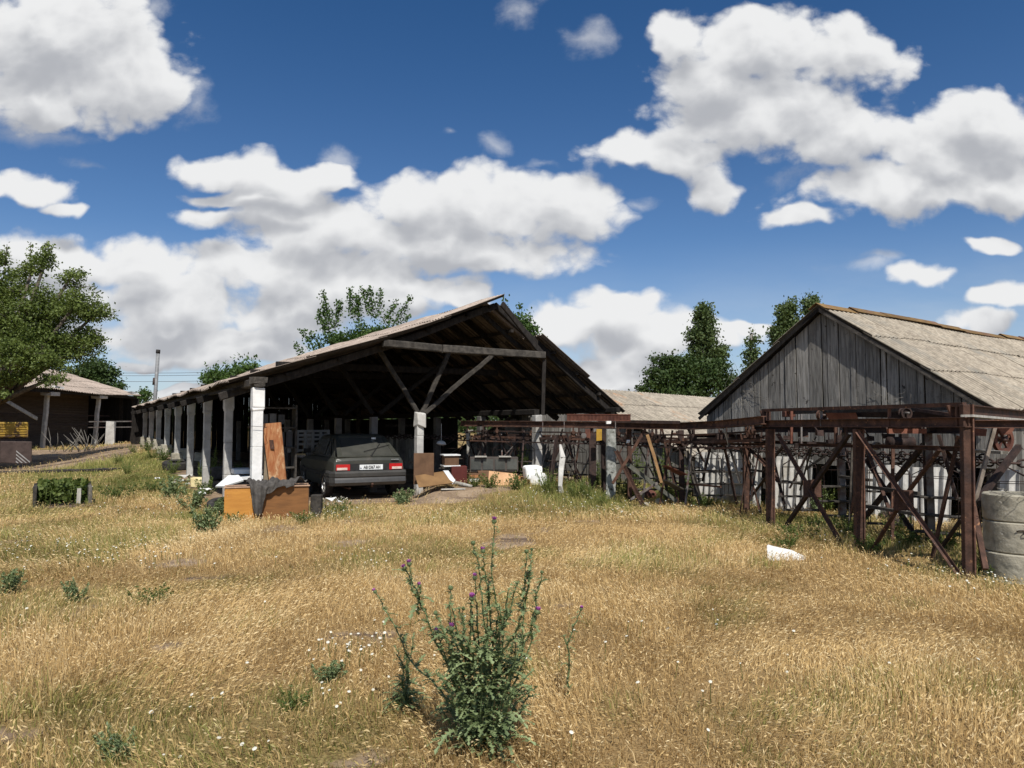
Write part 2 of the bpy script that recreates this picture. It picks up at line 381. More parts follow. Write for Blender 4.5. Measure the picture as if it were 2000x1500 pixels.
purple = leafmat('thistle_purple', (.34, .07, .34), (.60, .20, .58), trans=.2)
petal = leafmat('flower_white', (.62, .60, .50), (.80, .79, .70), trans=.2)

# ------------------------------------------------------------------ frames of reference
Ldir = Vector((-.528, .849, 0)).normalized(); Gdir = Vector((.849, .528, 0)).normalized(); E0 = Vector((-5.24, 13.28, 0))
def SH(s, t, z=0.0): return E0 + Ldir * s + Gdir * t + Vector((0, 0, z))
def sh_coords(x, y):
    dx = x - E0.x; dy = y - E0.y
    return dx * Ldir.x + dy * Ldir.y, dx * Gdir.x + dy * Gdir.y
def terrain(x, y):
    x = np.asarray(x, float); y = np.asarray(y, float)
    s, t = sh_coords(x, y)
    z = .50 * sstep(24, 36, y) * sstep(-10, -15, x)
    m = .78 * sstep(2.5, 17, s) * np.where(t < .4, np.exp(-((t - .4) / 3.0) ** 2), np.exp(-((t - .4) / 2.5) ** 2)) * (1 - sstep(26, 34, s))
    z = np.maximum(z, m)
    # low sandy rise under the right half of the open shed
    z = np.maximum(z, .32 * sstep(13.5, 15.4, y) * sstep(-2.35, -1.5, x) * (1 - sstep(1.0, 2.6, x)) * (1 - sstep(21, 25, y)))
    z = z + .035 * (fbm(x * .35, y * .35, 5) - .5) * sstep(2, 6, np.hypot(x, y)) + .02 * (vnoise(x * 1.3, y * 1.3, 9) - .5)
    return z
def tz(x, y): return float(terrain(x, y))
def GP(px, py):
    """point of the ground seen at this place of the view"""
    r = ray(px, py); d = 3.0; z = 0
    for i in range(60):
        k = (z - EYE) / r.z if r.z < -1e-4 else 400
        x, y = r.x * k, r.y * k; z = tz(x, y) * .5 + z * .5
    return Vector((x, y, tz(x, y)))
# ------------------------------------------------------------------ ground
def axis_vals():
    a = np.concatenate([np.arange(-34, 20.01, .3)])
    out = [20 + (1.16 ** k - 1) * 3 for k in range(1, 38)]; lo = [-34 - (1.16 ** k - 1) * 3 for k in range(1, 38)]
    return np.array(lo[::-1] + list(a) + out)
def green_at(x, y):
    """how green (0..1) the grass is at a place"""
    g = .5 * sstep(.48, .74, fbm(x * .55 + 3, y * .55, 21, 4))
    g = np.maximum(g, .35 * sstep(.62, .8, fbm(x * 1.7 + 9, y * 1.7, 31, 3)))
    for (px, py, rr, a) in GREENS:
        q = GSPOTS[(px, py)]
        g = np.maximum(g, a * np.exp(-(((x - q.x) ** 2 + (y - q.y) ** 2) / rr ** 2)) * (0.55 + .75 * fbm(x * 1.5, y * 1.5, 3, 3)))
    return np.clip(g, 0, 1)
GREENS = [(250, 905, 3.2, 1.3), (310, 930, 2.2, 1.2), (380, 960, 1.3, 1.1), (230, 950, 2.4, .9), (400, 1010, .8, 1.0), (640, 1000, 1.2, .7), (1130, 960, 1.6, 1.2),
          (1280, 965, 2.0, 1.2), (1400, 960, 1.6, 1.1), (1560, 1020, 1.2, 1.0), (1720, 1060, .9, .9), (1900, 1120, .6, .8), (1450, 985, 1.2, .7), (60, 1000, 1.3, .6),
          (100, 1180, .8, .5), (1950, 1090, .8, .7), (130, 1400, .5, .5), (560, 1370, .3, .7), (1200, 950, 1.8, 1.1), (980, 960, 1.2, .5), (300, 1010, .9, .4), (1480, 960, 1.5, .8)]
GSPOTS = {(a, b): GP(a, b) for a, b, _, _ in GREENS}
def bare_at(x, y):
    b = sstep(.66, .76, fbm(x * .9 + 40, y * .9, 51, 4)) * .8
    for (px, py, rx, ry, a) in BARE:
        q = BSPOTS[(px, py)]
        b = np.maximum(b, a * sstep(1.0, .45, np.sqrt(((x - q.x) / rx) ** 2 + ((y - q.y) / ry) ** 2) + 1.5 * (fbm(x * 2.6, y * 2.6, 15, 4) - .42)))
    return np.clip(b, 0, 1)
BARE = [(870, 962, 1.9, 1.2, 1.0), (330, 1255, .35, .35, .9), (0, 1440, .3, .25, .9), (1100, 1180, .35, .2, .8), (1000, 1480, .22, .12, .9), (700, 1485, .25, .1, .8),
        (345, 1100, .35, .5, .8), (190, 1188, .35, .4, .7), (500, 1330, .2, .15, .6)]
BSPOTS = {(a, b): GP(a, b) for a, b, _, _, _ in BARE}
def yard_at(x, y):
    return sstep(23.0, 24.2, y + 1.2 * (fbm(x * .8, y * .8, 8, 3) - .5)) * sstep(-12.6, -13.6, x + .12 * (y - 24)) * (1 - sstep(33.8, 34.6, y)) * (1 - sstep(-26, -27, x))
def roofed(x, y):
    s, t = sh_coords(x, y); return (t > .15) & (t < 9.6) & (s > .2) & (s < 24)
def build_ground():
    xs = axis_vals(); ys = xs + 33
    X, Y = np.meshgrid(xs, ys); Z = terrain(X, Y)
    n = len(xs); V = np.stack([X, Y, Z], -1).reshape(-1, 3)
    i, j = np.meshgrid(np.arange(n - 1), np.arange(n - 1)); a = (j * n + i).ravel()
    F4 = np.stack([a, a + 1, a + n + 1, a + n], -1)
    cx = V; g = green_at(cx[:, 0], cx[:, 1])
    b = np.maximum(np.maximum(bare_at(cx[:, 0], cx[:, 1]), yard_at(cx[:, 0], cx[:, 1])), roofed(cx[:, 0], cx[:, 1]) * 1.0)
    m = bpy.data.materials.new('dry_ground'); m.use_nodes = True; w = NT(m.node_tree); bs = w.n['Principled BSDF']
    tc = w.new('ShaderNodeTexCoord').outputs['Object']
    gr = w.new('ShaderNodeAttribute', attribute_name='green').outputs['Fac']; ba = w.new('ShaderNodeAttribute', attribute_name='tone').outputs['Fac']
    fine = w.noise(tc, 60, 6, .7); med = w.noise(tc, 2.2, 6, .65, .4); lo = w.noise(tc, .5, 4, .6)
    straw = w.mix(w.smooth(fine, .35, .65), (.16, .10, .042), (.42, .29, .135))
    grn = w.mix(w.smooth(fine, .35, .65), (.035, .05, .012), (.16, .18, .055))
    dirt = w.mix(w.smooth(med, .35, .65), (.23, .165, .11), (.36, .27, .185))
    dirt = w.mix(w.smooth(w.noise(tc, 14, 6, .7), .56, .66), dirt, (.15, .105, .07))
    # darker bands of the dirt, running across the yard
    dirt_band = w.noise(w.mapping(tc, scale=(.25, 1.7, 1)), 1.0, 5, .6, .3)
    dirt = w.mix(w.smooth(dirt_band, .52, .60), dirt, (.14, .10, .075))
    col = w.mix(w.math('MULTIPLY', gr, w.smooth(med, .2, .6)), straw, grn)
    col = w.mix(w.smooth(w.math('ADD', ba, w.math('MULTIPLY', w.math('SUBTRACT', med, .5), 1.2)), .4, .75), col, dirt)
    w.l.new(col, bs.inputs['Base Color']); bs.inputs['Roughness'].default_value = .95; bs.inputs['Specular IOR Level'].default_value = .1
    bn = w.new('ShaderNodeBump'); bn.inputs['Strength'].default_value = .8; bn.inputs['Distance'].default_value = .04
    w.l.new(w.noise(tc, 12, 8, .7), bn.inputs['Height']); w.l.new(bn.outputs[0], bs.inputs['Normal'])
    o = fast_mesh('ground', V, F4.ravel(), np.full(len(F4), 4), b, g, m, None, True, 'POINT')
    o['kind'] = 'structure'
build_ground()

# ------------------------------------------------------------------ roofs
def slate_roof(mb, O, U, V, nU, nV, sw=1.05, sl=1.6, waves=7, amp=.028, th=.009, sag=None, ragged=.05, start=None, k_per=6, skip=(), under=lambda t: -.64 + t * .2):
    O = Vector(O); U = Vector(U).normalized(); V = Vector(V).normalized(); N = U.cross(V).normalized()
    if N.z < 0: N = -N
    pitch = sw / waves
    for j in range(nV):
        off = (start[j] if start else 0.0)
        for i in range(nU):
            if (i, j) in skip: continue
            tone = min(.95, max(.05, R.gauss(.5, .09)))
            du = off; dl = R.uniform(-ragged, ragged * .5); tw = R.uniform(-.004, .004); lift0 = .024 + R.uniform(0, .01)
            W = sw + pitch * .5; nk = int((waves + .5) * k_per); vs = []
            ww = [0.0, .35, .7, 1.0] if sag else [0.0, 1.0]
            lo = j * sl + dl if j else j * sl + R.uniform(-.03, .03); hi = (j + 1) * sl + (.14 if j < nV - 1 else 0.02)
            for q in ww:
                vv = lo + (hi - lo) * q; lift = lift0 * (1 - q) + .001
                for k in range(nk + 1):
                    u = i * sw + W * k / nk
                    n = amp * math.cos(2 * math.pi * u / pitch) + lift + tw * (k / nk - .5) * 2 + (R.uniform(0, .002)) + (.003 if i % 2 else 0)
                    p = O + U * (u + du) + V * vv + N * n
                    if sag: p.z += sag(u + du, vv)
                    vs.append(p)
            m = len(vs); c = nk + 1; r = len(ww)
            vs += [p - N * th for p in vs]; fs = []
            for a in range(r - 1):
                for k in range(nk):
                    fs.append((a * c + k, a * c + k + 1, (a + 1) * c + k + 1, (a + 1) * c + k))
                    fs.append((m + a * c + k + 1, m + a * c + k, m + (a + 1) * c + k, m + (a + 1) * c + k + 1))
            for k in range(nk):
                fs.append((k + 1, k, m + k, m + k + 1)); a = (r - 1) * c
                fs.append((a + k, a + k + 1, m + a + k + 1, m + a + k))
            for a in range(r - 1):
                fs.append((a * c, (a + 1) * c, m + (a + 1) * c, m + a * c)); b = a * c + nk
                fs.append((b + c, b, m + b, m + b + c))
            mb.add(vs, fs, tone)
            nf = len(fs)
            for q in range((r - 1) * nk): mb.t[len(mb.t) - nf + 2 * q + 1] = under(tone)     # underside colour darkened to stand for shade under the roof
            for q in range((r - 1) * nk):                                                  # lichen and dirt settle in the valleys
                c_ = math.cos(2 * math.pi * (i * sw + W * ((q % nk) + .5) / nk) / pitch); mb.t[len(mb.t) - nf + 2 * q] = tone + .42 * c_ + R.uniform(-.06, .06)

# ------------------------------------------------------------------ the open shed
RIDGE_T = 5.96; Z_E = 2.40; Z_R = 4.62; T_R = 9.8; Z_ER = 1.93
def zl(t): return Z_E + (Z_R - Z_E) * t / RIDGE_T
def zr(t): return Z_R + (Z_ER - Z_R) * (t - RIDGE_T) / (T_R - RIDGE_T)
def open_shed():
    root = thing('open_shed', 'long open-sided shed with sagging corrugated roof and whitewashed columns', 'shed', tuple(SH(0, 0)))
    VL = (Gdir * RIDGE_T + Vector((0, 0, Z_R - Z_E))); VR = (Gdir * -(T_R - RIDGE_T) + Vector((0, 0, Z_R - Z_ER)))
    sagl = lambda u, v: -.10 * math.sin(math.pi * min(1, v / VL.length)) * (1 + .5 * math.sin(u * .9)) + .03 * math.sin(u * 1.7 + v)
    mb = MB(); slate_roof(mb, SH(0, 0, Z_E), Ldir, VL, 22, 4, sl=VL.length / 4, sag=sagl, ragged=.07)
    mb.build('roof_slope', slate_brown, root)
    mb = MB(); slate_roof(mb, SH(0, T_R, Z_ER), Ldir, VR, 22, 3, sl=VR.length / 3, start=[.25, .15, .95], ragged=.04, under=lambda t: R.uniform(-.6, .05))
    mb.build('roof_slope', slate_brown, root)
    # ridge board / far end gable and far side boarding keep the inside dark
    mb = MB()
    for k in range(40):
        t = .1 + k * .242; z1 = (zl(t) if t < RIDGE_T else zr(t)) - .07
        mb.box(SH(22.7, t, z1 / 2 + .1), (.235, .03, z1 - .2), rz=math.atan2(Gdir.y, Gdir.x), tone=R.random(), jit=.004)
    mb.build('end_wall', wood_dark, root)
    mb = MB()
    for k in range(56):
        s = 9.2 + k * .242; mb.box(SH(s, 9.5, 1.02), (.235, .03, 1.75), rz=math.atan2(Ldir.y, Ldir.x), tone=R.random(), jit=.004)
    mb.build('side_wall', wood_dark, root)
    # rafters with purlins over them
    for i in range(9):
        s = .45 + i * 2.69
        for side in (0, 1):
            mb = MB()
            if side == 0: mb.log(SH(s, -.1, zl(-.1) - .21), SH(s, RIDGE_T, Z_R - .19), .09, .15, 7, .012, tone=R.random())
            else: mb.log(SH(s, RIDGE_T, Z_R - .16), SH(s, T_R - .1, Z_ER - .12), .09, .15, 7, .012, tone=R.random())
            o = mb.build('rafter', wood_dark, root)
            if side == 0:
                q = o.data.vertices
                for v in q:  # follow the sag of the roof
                    wp = Vector(v.co) + root.location; s_, t_ = sh_coords(wp.x, wp.y)
                    v.co.z += -.10 * math.sin(math.pi * max(0, min(1, float(t_) / RIDGE_T)))
    for k, t in enumerate([.15, 1.15, 2.2, 3.2, 4.2, 5.2, 5.8]):
        mb = MB(); dz = -.10 * math.sin(math.pi * t / RIDGE_T)
        mb.bar(SH(.32, t, zl(t) - .15 + dz), SH(22.8, t, zl(t) - .065 + dz), .08, .06, tone=R.random(), up=(0, 0, 1)); mb.build('purlin', wood_dark, root)
    for k, t in enumerate([6.15, 6.8, 7.6, 8.3, 9.0, 9.6]):
        mb = MB(); mb.bar(SH(1.0 if t < 7.2 else .3, t, zr(t) - .07), SH(22.8, t, zr(t) - .07), .08, .07, tone=R.random()); mb.build('purlin', wood_dark, root)
    for i in range(14):  # closer set right-hand rafters, seen from below
        s = 1.25 + i * .98; mb = MB(); mb.log(SH(s, RIDGE_T + .05, Z_R - .2), SH(s, T_R - .15, Z_ER - .1), .07, .12, 5, .01, tone=R.random()); mb.build('rafter', wood_dark, root)
    # tie beam of the gable with its splice, the strut under its right end
    mb = MB(); zt = 3.29
    mb.log(SH(.12, 3.05, zt + .05), SH(.12, 5.4, zt - .02), .12, .16, 5, .006, tone=.35); mb.log(SH(.05, 4.4, zt), SH(.05, 7.12, zt), .10, .17, 5, .006, tone=.5)
    mb.build('tie_beam', wood_mid, root)
    mb = MB(); mb.log(SH(.1, 7.15, zt - .1), SH(.1, 7.1, 1.86), .09, .11, 4, .01, tone=.6); mb.build('strut', wood_dark, root)
    mb = MB(); mb.log(SH(.02, RIDGE_T - .05, Z_R - .2), SH(.35, 7.3, zt + .02), .06, .14, 5, .006, tone=.8); mb.build('barge_board', wood_dark, root)
    for i in range(1, 9):
        mb = MB(); s = .05 + i * 2.69; mb.log(SH(s, 1.5, 3.0), SH(s, 7.4, 3.05), .11, .16, 5, .01, tone=.5); mb.build('tie_beam', wood_dark, root)
    # eave plate that sticks out of the roof over the first column, plates of the other rows
    mb = MB(); mb.log(SH(-.72, .38, Z_E - .02), SH(9, .38, Z_E), .19, .15, 8, .012, tone=.4); mb.log(SH(9, .38, Z_E), SH(22.6, .38, Z_E), .18, .15, 8, .012, tone=.6)
    mb.build('eave_plate', wood_mid, root)
    mb = MB(); mb.log(SH(.0, 9.35, Z_ER + .08), SH(22.6, 9.35, Z_ER + .1), .13, .13, 8, .01); mb.build('eave_plate', wood_dark, root)
    mb = MB(); mb.log(SH(.1, 6.93, 1.93), SH(22.6, 6.93, 1.93), .14, .14, 8, .01); mb.build('middle_plate', wood_dark, root)
    rz = math.atan2(Gdir.y, Gdir.x)
    def column(s, t, ztop, w, material, cap=True, tone=.5, plinth=True):
        q = SH(s, t); z0 = tz(q.x, q.y) - .1; mb = MB()
        hh = ztop - .42 - z0
        n = 3; prev = None
        for k in range(n):  # slightly uneven courses of masonry
            za = z0 + hh * k / n; zb = z0 + hh * (k + 1) / n
            mb.box((q.x + R.uniform(-.002, .002), q.y + R.uniform(-.002, .002), (za + zb) / 2), (w * R.uniform(.985, 1.01), w, zb - za - .001), rz=rz, tone=tone + R.uniform(-.03, .03), jit=.002)
        if cap:
            mb.box((q.x, q.y, ztop - .40), (w * 1.08, w * 1.08, .07), rz=rz, tone=tone, jit=.008, taper=1.12)
            mb.box((q.x, q.y, ztop - .19), (w * 1.18, w * 1.18, .36), rz=rz, tone=tone, jit=.008)
        else: mb.box((q.x, q.y, ztop - .21), (w, w, .42), rz=rz, tone=tone, jit=.006)
        o = mb.build('column', material, root, bevel=.012)
        if plinth and s > 8:
            mb = MB(); mb.box((q.x, q.y, z0 + .22), (w * 2.0, w * 1.9, .44), rz=rz, tone=.6, jit=.03); mb.build('plinth', concrete, root, bevel=.02)
    shaded_wash = mat('whitewash_shaded', (.13, .125, .12), (.21, .20, .19), 4, .95, .5, tonek=.4)  # whitewash darkened in its colour so inner columns look shaded
    for i in range(9): column(-.57 + i * 2.69, .38, Z_E - .06 if i else Z_E - .10, .16 if i else .178, white_col if i else white_new)  # wash behind the first column toned down to read as eave shade
    mb = MB(); q = SH(-.62, .38); mb.box((q.x, q.y, Z_E + .03), (.24, .22, .13), rz=rz + .2, jit=.02, tone=.8); mb.build('corbel_block', wood_mid, root)
    mb = MB(); q = SH(-.57, .38)
    for z in (1.58,):
        mb.tube([q + Gdir * .14 - Ldir * .14 + Vector((0, 0, z)), q - Gdir * .14 - Ldir * .14 + Vector((0, 0, z + .02)), q - Gdir * .14 + Ldir * .14 + Vector((0, 0, z)), q + Gdir * .14 + Ldir * .14 + Vector((0, 0, z - .03)), q + Gdir * .14 - Ldir * .14 + Vector((0, 0, z))], .004, 5)
    mb.build('wire_tie', rust_dark, root)
    for i in range(8): column(.95 if i == 0 else i * 2.69, 4.27 if i == 0 else 3.85, 1.80 if i == 0 else 1.82, .165, white_col if i == 0 else shaded_wash, cap=False, plinth=False, tone=.55)
    for i in range(8): column(.1 + i * 2.69, 6.93, 1.86, .18, white_col if i == 0 else shaded_wash, cap=False, plinth=False, tone=.35)
    mb = MB(); q = SH(.93, 4.29); mb.box((q.x, q.y, 1.76), (.23, .22, .34), rz=rz + .15, jit=.05, tone=.6, taper=.8); mb.build('column_head', white_col, root, bevel=.02)
    for i in range(7):
        s = .95 if i == 0 else i * 2.69; t0 = 4.30 if i == 0 else 3.88; b = SH(s, t0, 1.90)
        for dt, dz in ((-1.05, 3.28), (.72, 3.28), (1.9, 3.26)):
            if i > 0 and dt == .72: continue
            mb = MB(); mb.log(b + Gdir * (dt * .06), SH(s, t0 + dt, dz + (.06 if i == 0 else 0)), .085, .10, 5, .012, tone=.3); mb.build('brace', wood_mid if i == 0 else wood_dark, root)
    return root
open_shed()

# ------------------------------------------------------------------ grey barn on the right
BR = Vector((7.39, 11.0, 0)); BL = Vector((4.09, 15.71, 0)); BM = (BR + BL) / 2
Bg = (BL - BR).normalized(); Br = Vector((-Bg.y, Bg.x, 0)); Br = Br if Br.x > 0 else -Br
HWB = (BR - BL).length / 2; ZBE = 1.83; ZBR = 3.84
def BP(u, r, z): return BM + Bg * u + Br * r + Vector((0, 0, z))     # u along the gable (left +), r into the barn
def wall_u(px, r=.25):
    """gable position of a bearing"""
    k = (px - 1000) / F; o = BM + Br * r
    # (o.x + u Bg.x) = k (o.y + u Bg.y)
    return (k * o.y - o.x) / (Bg.x - k * Bg.y)
def barn():
    root = thing('plank_barn', 'grey barn with weathered plank gable, pale corrugated roof and mossy ridge', 'barn', tuple(BP(0, .25, 0)))
    VRr = Bg * HWB + Vector((0, 0, ZBR - ZBE)); VLl = Bg * -HWB + Vector((0, 0, ZBR - ZBE))
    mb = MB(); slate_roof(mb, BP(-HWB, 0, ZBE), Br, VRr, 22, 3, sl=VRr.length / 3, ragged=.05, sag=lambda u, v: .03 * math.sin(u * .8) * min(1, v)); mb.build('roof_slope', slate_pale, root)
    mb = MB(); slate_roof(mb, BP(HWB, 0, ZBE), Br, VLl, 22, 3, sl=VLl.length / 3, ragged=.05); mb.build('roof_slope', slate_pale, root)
    mb = MB()
    for i in range(20):
        r0 = -.06 + i * 1.15; dz = .03 * math.sin(r0 * .8) + R.uniform(-.01, .012); t = R.random()
        a = BP(0, r0, ZBR + .055 + dz); b = BP(0, r0 + 1.2, ZBR + .05 + dz)
        d1 = Bg * .17 + Vector((0, 0, -.11)); d2 = Bg * -.17 + Vector((0, 0, -.11)); up = Vector((0, 0, .012 + .01 * (i % 2)))
        mb.slab([a + up, b + up, b + d1 + up, a + d1 + up], (0, 0, 1), .008, t); mb.slab([a + up, a + d2 + up, b + d2 + up, b + up], (0, 0, 1), .008, t)
    mb.build('ridge_cap', moss, root)
    for sg in (1, -1):
        mb = MB(); mb.bar(BP(sg * (HWB + .02), .03, ZBE - .07), BP(0, .03, ZBR - .055), .03, .06, tone=.3 if sg > 0 else .9, up=(0, 0, 1)); mb.build('barge_board', wood_dark if sg > 0 else wood_mid, root)
        mb = MB(); mb.bar(BP(sg * (HWB - .1), .21, ZBE - .06), BP(sg * .05, .21, ZBR - .13), .07, .10); mb.build('rafter', wood_dark, root)
    # planks of the gable, each a little different, in one wall
    mb = MB(); u = -HWB + .06; rz = math.atan2(Bg.y, Bg.x)
    while u < HWB - .1:
        wd = R.choice((.11, .17, .2, .24, .28)) * R.uniform(.92, 1.08); uc = u + wd / 2
        top = ZBE + (ZBR - ZBE) * (1 - abs(uc) / HWB) - .10; zb = .92 + R.uniform(-.08, .06)
        sl = (ZBR - ZBE) / HWB * wd / 2 * (-1 if uc > 0 else 1)
        g = R.uniform(.008, .032); dd = R.uniform(-.012, .012); bow = R.uniform(-.01, .01)
        pts = []
        for k in range(5):
            f = k / 4; pts.append((u + g / 2 + bow * math.sin(f * 3.1), zb + f * (top - zb)))
        right = [(uu, zz - (sl if k == 4 else 0)) for k, (uu, zz) in enumerate(pts)]
        left = [(uu + wd - g + R.uniform(-.004, .004), zz + (sl if k == 4 else 0)) for k, (uu, zz) in enumerate(pts)]
        poly = [BP(a, .15 + dd, b) for a, b in right] + [BP(a, .15 + dd, b) for a, b in reversed(left)]
        mb.slab(poly, Br, .022, min(.95, max(.05, R.gauss(.5, .17)))); u += wd
    mb.build('gable_wall', wood_grey, root)
    # dead creeper on the left and right of the gable
    for k, (uu, zz, n) in enumerate(((1.9, 2.35, 26), (-1.55, 2.15, 12), (-2.3, 2.0, 8))):
        mb = MB()
        for i in range(n):
            a = R.uniform(0, 6.28); p = BP(uu + R.gauss(0, .3), .11, zz + R.gauss(0, .16)); pts = [p]
            for j in range(6):
                a += R.uniform(-.7, .7); p = p + Bg * (math.cos(a) * .07) + Vector((0, 0, math.sin(a) * .07)) - Br * R.uniform(-.01, .012); pts.append(p)
            mb.tube(pts, [.0035 - .0004 * j for j in range(len(pts))], 3)
        mb.build('dry_creeper', bark_pale, root)
    # boarded base strip and asbestos sheets under the planks
    for uu in (HWB - .2, 1.5, .3, -.8, -1.9, -HWB + .2):
        mb = MB(); z0 = tz(*(BP(uu, .36, 0)).xy); mb.log(BP(uu, .36, z0 - .1), BP(uu, .36, 1.1), .12, .12, 4, .01, tone=.4)
        mb.build('wall_post', wood_mid, root)
    mb = MB(); mb.bar(BP(HWB - .1, .31, .98), BP(-HWB + .1, .31, .98), .06, .1); mb.build('sill_rail', wood_mid, root)
    mb = MB(); z = 1.12
    for i, (a, b, zt, lean) in enumerate(((1364, 1418, 1.02, .02), (1420, 1494, 1.05, .0), (1500, 1560, 1.0, .05), (1562, 1590, .95, .03), (1682, 1764, .93, .03), (1765, 1810, .93, .0), (1818, 1858, .93, .04), (1952, 1990, .93, .05))):
        u0, u1 = wall_u(b, .16), wall_u(a, .16); W = u1 - u0; nk = max(8, int(W / .15 * 6)); vs = []
        for zz, rr in ((-.1, .05), (zt + R.uniform(-.02, .02), .16)):
            for k in range(nk + 1):
                uu = u0 + W * k / nk; q = BP(uu, rr - .10 + lean * (zz > .5) + .028 * math.cos(2 * math.pi * uu / .155), 0)
                vs.append(q + Vector((0, 0, zz + (tz(q.x, q.y) if zz < 0 else 0))))
        c = nk + 1; n = len(vs); vs += [v + Br * .009 for v in vs]
        fs = [(k, k + 1, k + c + 1, k + c) for k in range(nk)] + [(n + k + 1, n + k, n + k + c, n + k + c + 1) for k in range(nk)]
        fs += [(c + k, c + k + 1, n + c + k + 1, n + c + k) for k in range(nk)] + [(0, c, n + c, n), (nk, n + nk, n + c + nk, c + nk)]
        mb = MB(); mb.add(vs, fs, R.uniform(.35, .65)); mb.build('wall_sheet', slate_white, root)
    # long side wall under the eave on the right, and the left one
    for sg in (-1, 1):
        mb = MB(); k = .4
        while k < 21:
            wd = R.uniform(.15, .25); mb.box(BP(sg * (HWB - .22), k, .95), (wd - .012, .03, 1.9), rz=math.atan2(Br.y, Br.x), tone=R.random(), jit=.003); k += wd
        mb.build('side_wall', wood_grey, root)
    mb = MB()
    for i in range(28): mb.box(BP(-HWB + .12 + i * .2, 21, .95 + .2), (.19, .03, 2.2), rz=rz, tone=R.random())
    mb.build('end_wall', wood_dark, root)
    return root
barn()

# ------------------------------------------------------------------ far barn between the two
def far_barn():
    A = Vector((3.3, 24.0, 2.78)); U = Vector((.62, .785, 0)).normalized(); D = Vector((U.y, -U.x, 0))
    root = thing('low_far_barn', 'low far barn with pale rust-stained corrugated roof behind the conveyor rail', 'barn', (A.x, A.y, 0))
    run = 4.5; ze = .62; O = A - U * 3.0 + D * run; O.z = ze
    V = D * -run + Vector((0, 0, A.z - ze))
    mb = MB(); slate_roof(mb, O, U, V, 16, 4, sl=V.length / 4, ragged=.05, amp=.04, waves=5); mb.build('roof_slope', slate_far, root)
    O2 = A - U * 3.0 - D * run; O2.z = ze; V2 = D * run + Vector((0, 0, A.z - ze))
    mb = MB(); slate_roof(mb, O2, U, V2, 16, 4, sl=V2.length / 4, ragged=.04); mb.build('roof_slope', slate_far, root)
    mb = MB()
    for i in range(70): p = O + U * (i * .23) - D * .25; mb.box((p.x, p.y, .3), (.22, .03, .75), rz=math.atan2(U.y, U.x), tone=R.random(), jit=.004)
    mb.build('front_wall', wood_mid, root)
    mb = MB()
    for i in range(38): p = O - D * (i * .235 + .1) + U * .2; t = i * .235 / run; z = ze + (A.z - ze) * (t if t < 1 else 2 - t) - .06; mb.box((p.x, p.y, z / 2), (.225, .03, z), rz=math.atan2(D.y, D.x), tone=R.random(), jit=.004)
    mb.build('gable_wall', wood_grey, root)
far_barn()

def lean_to():
    c = P(1206, 897, 21.0); e = P(1330, 900, 21.0); c.z = e.z = .50; r2 = thing('lean_to_roof', 'low slanting corrugated sheets on stakes before the far barn, behind the crossed braces', 'roof', tuple(c))
    U2 = (e - c).normalized(); V2 = Vector((-U2.y, U2.x, 0)) * 1.2 + Vector((0, 0, .5))
    mb = MB(); slate_roof(mb, c, U2, V2, 2, 1, sw=1.0, sl=V2.length, ragged=.04); mb.build('corrugated_sheet', slate_far, r2)
    for k in range(3):
        q = c + U2 * (k * .94 + .05); mb = MB(); mb.log((q.x, q.y + .1, -.05), (q.x, q.y + .1, .51), .07, .07, 3); mb.build('support_post', wood_mid, r2)
        q = q + V2; mb = MB(); mb.log((q.x, q.y - .1, -.05), (q.x, q.y - .1, .95), .07, .07, 3); mb.build('support_post', wood_mid, r2)
lean_to()

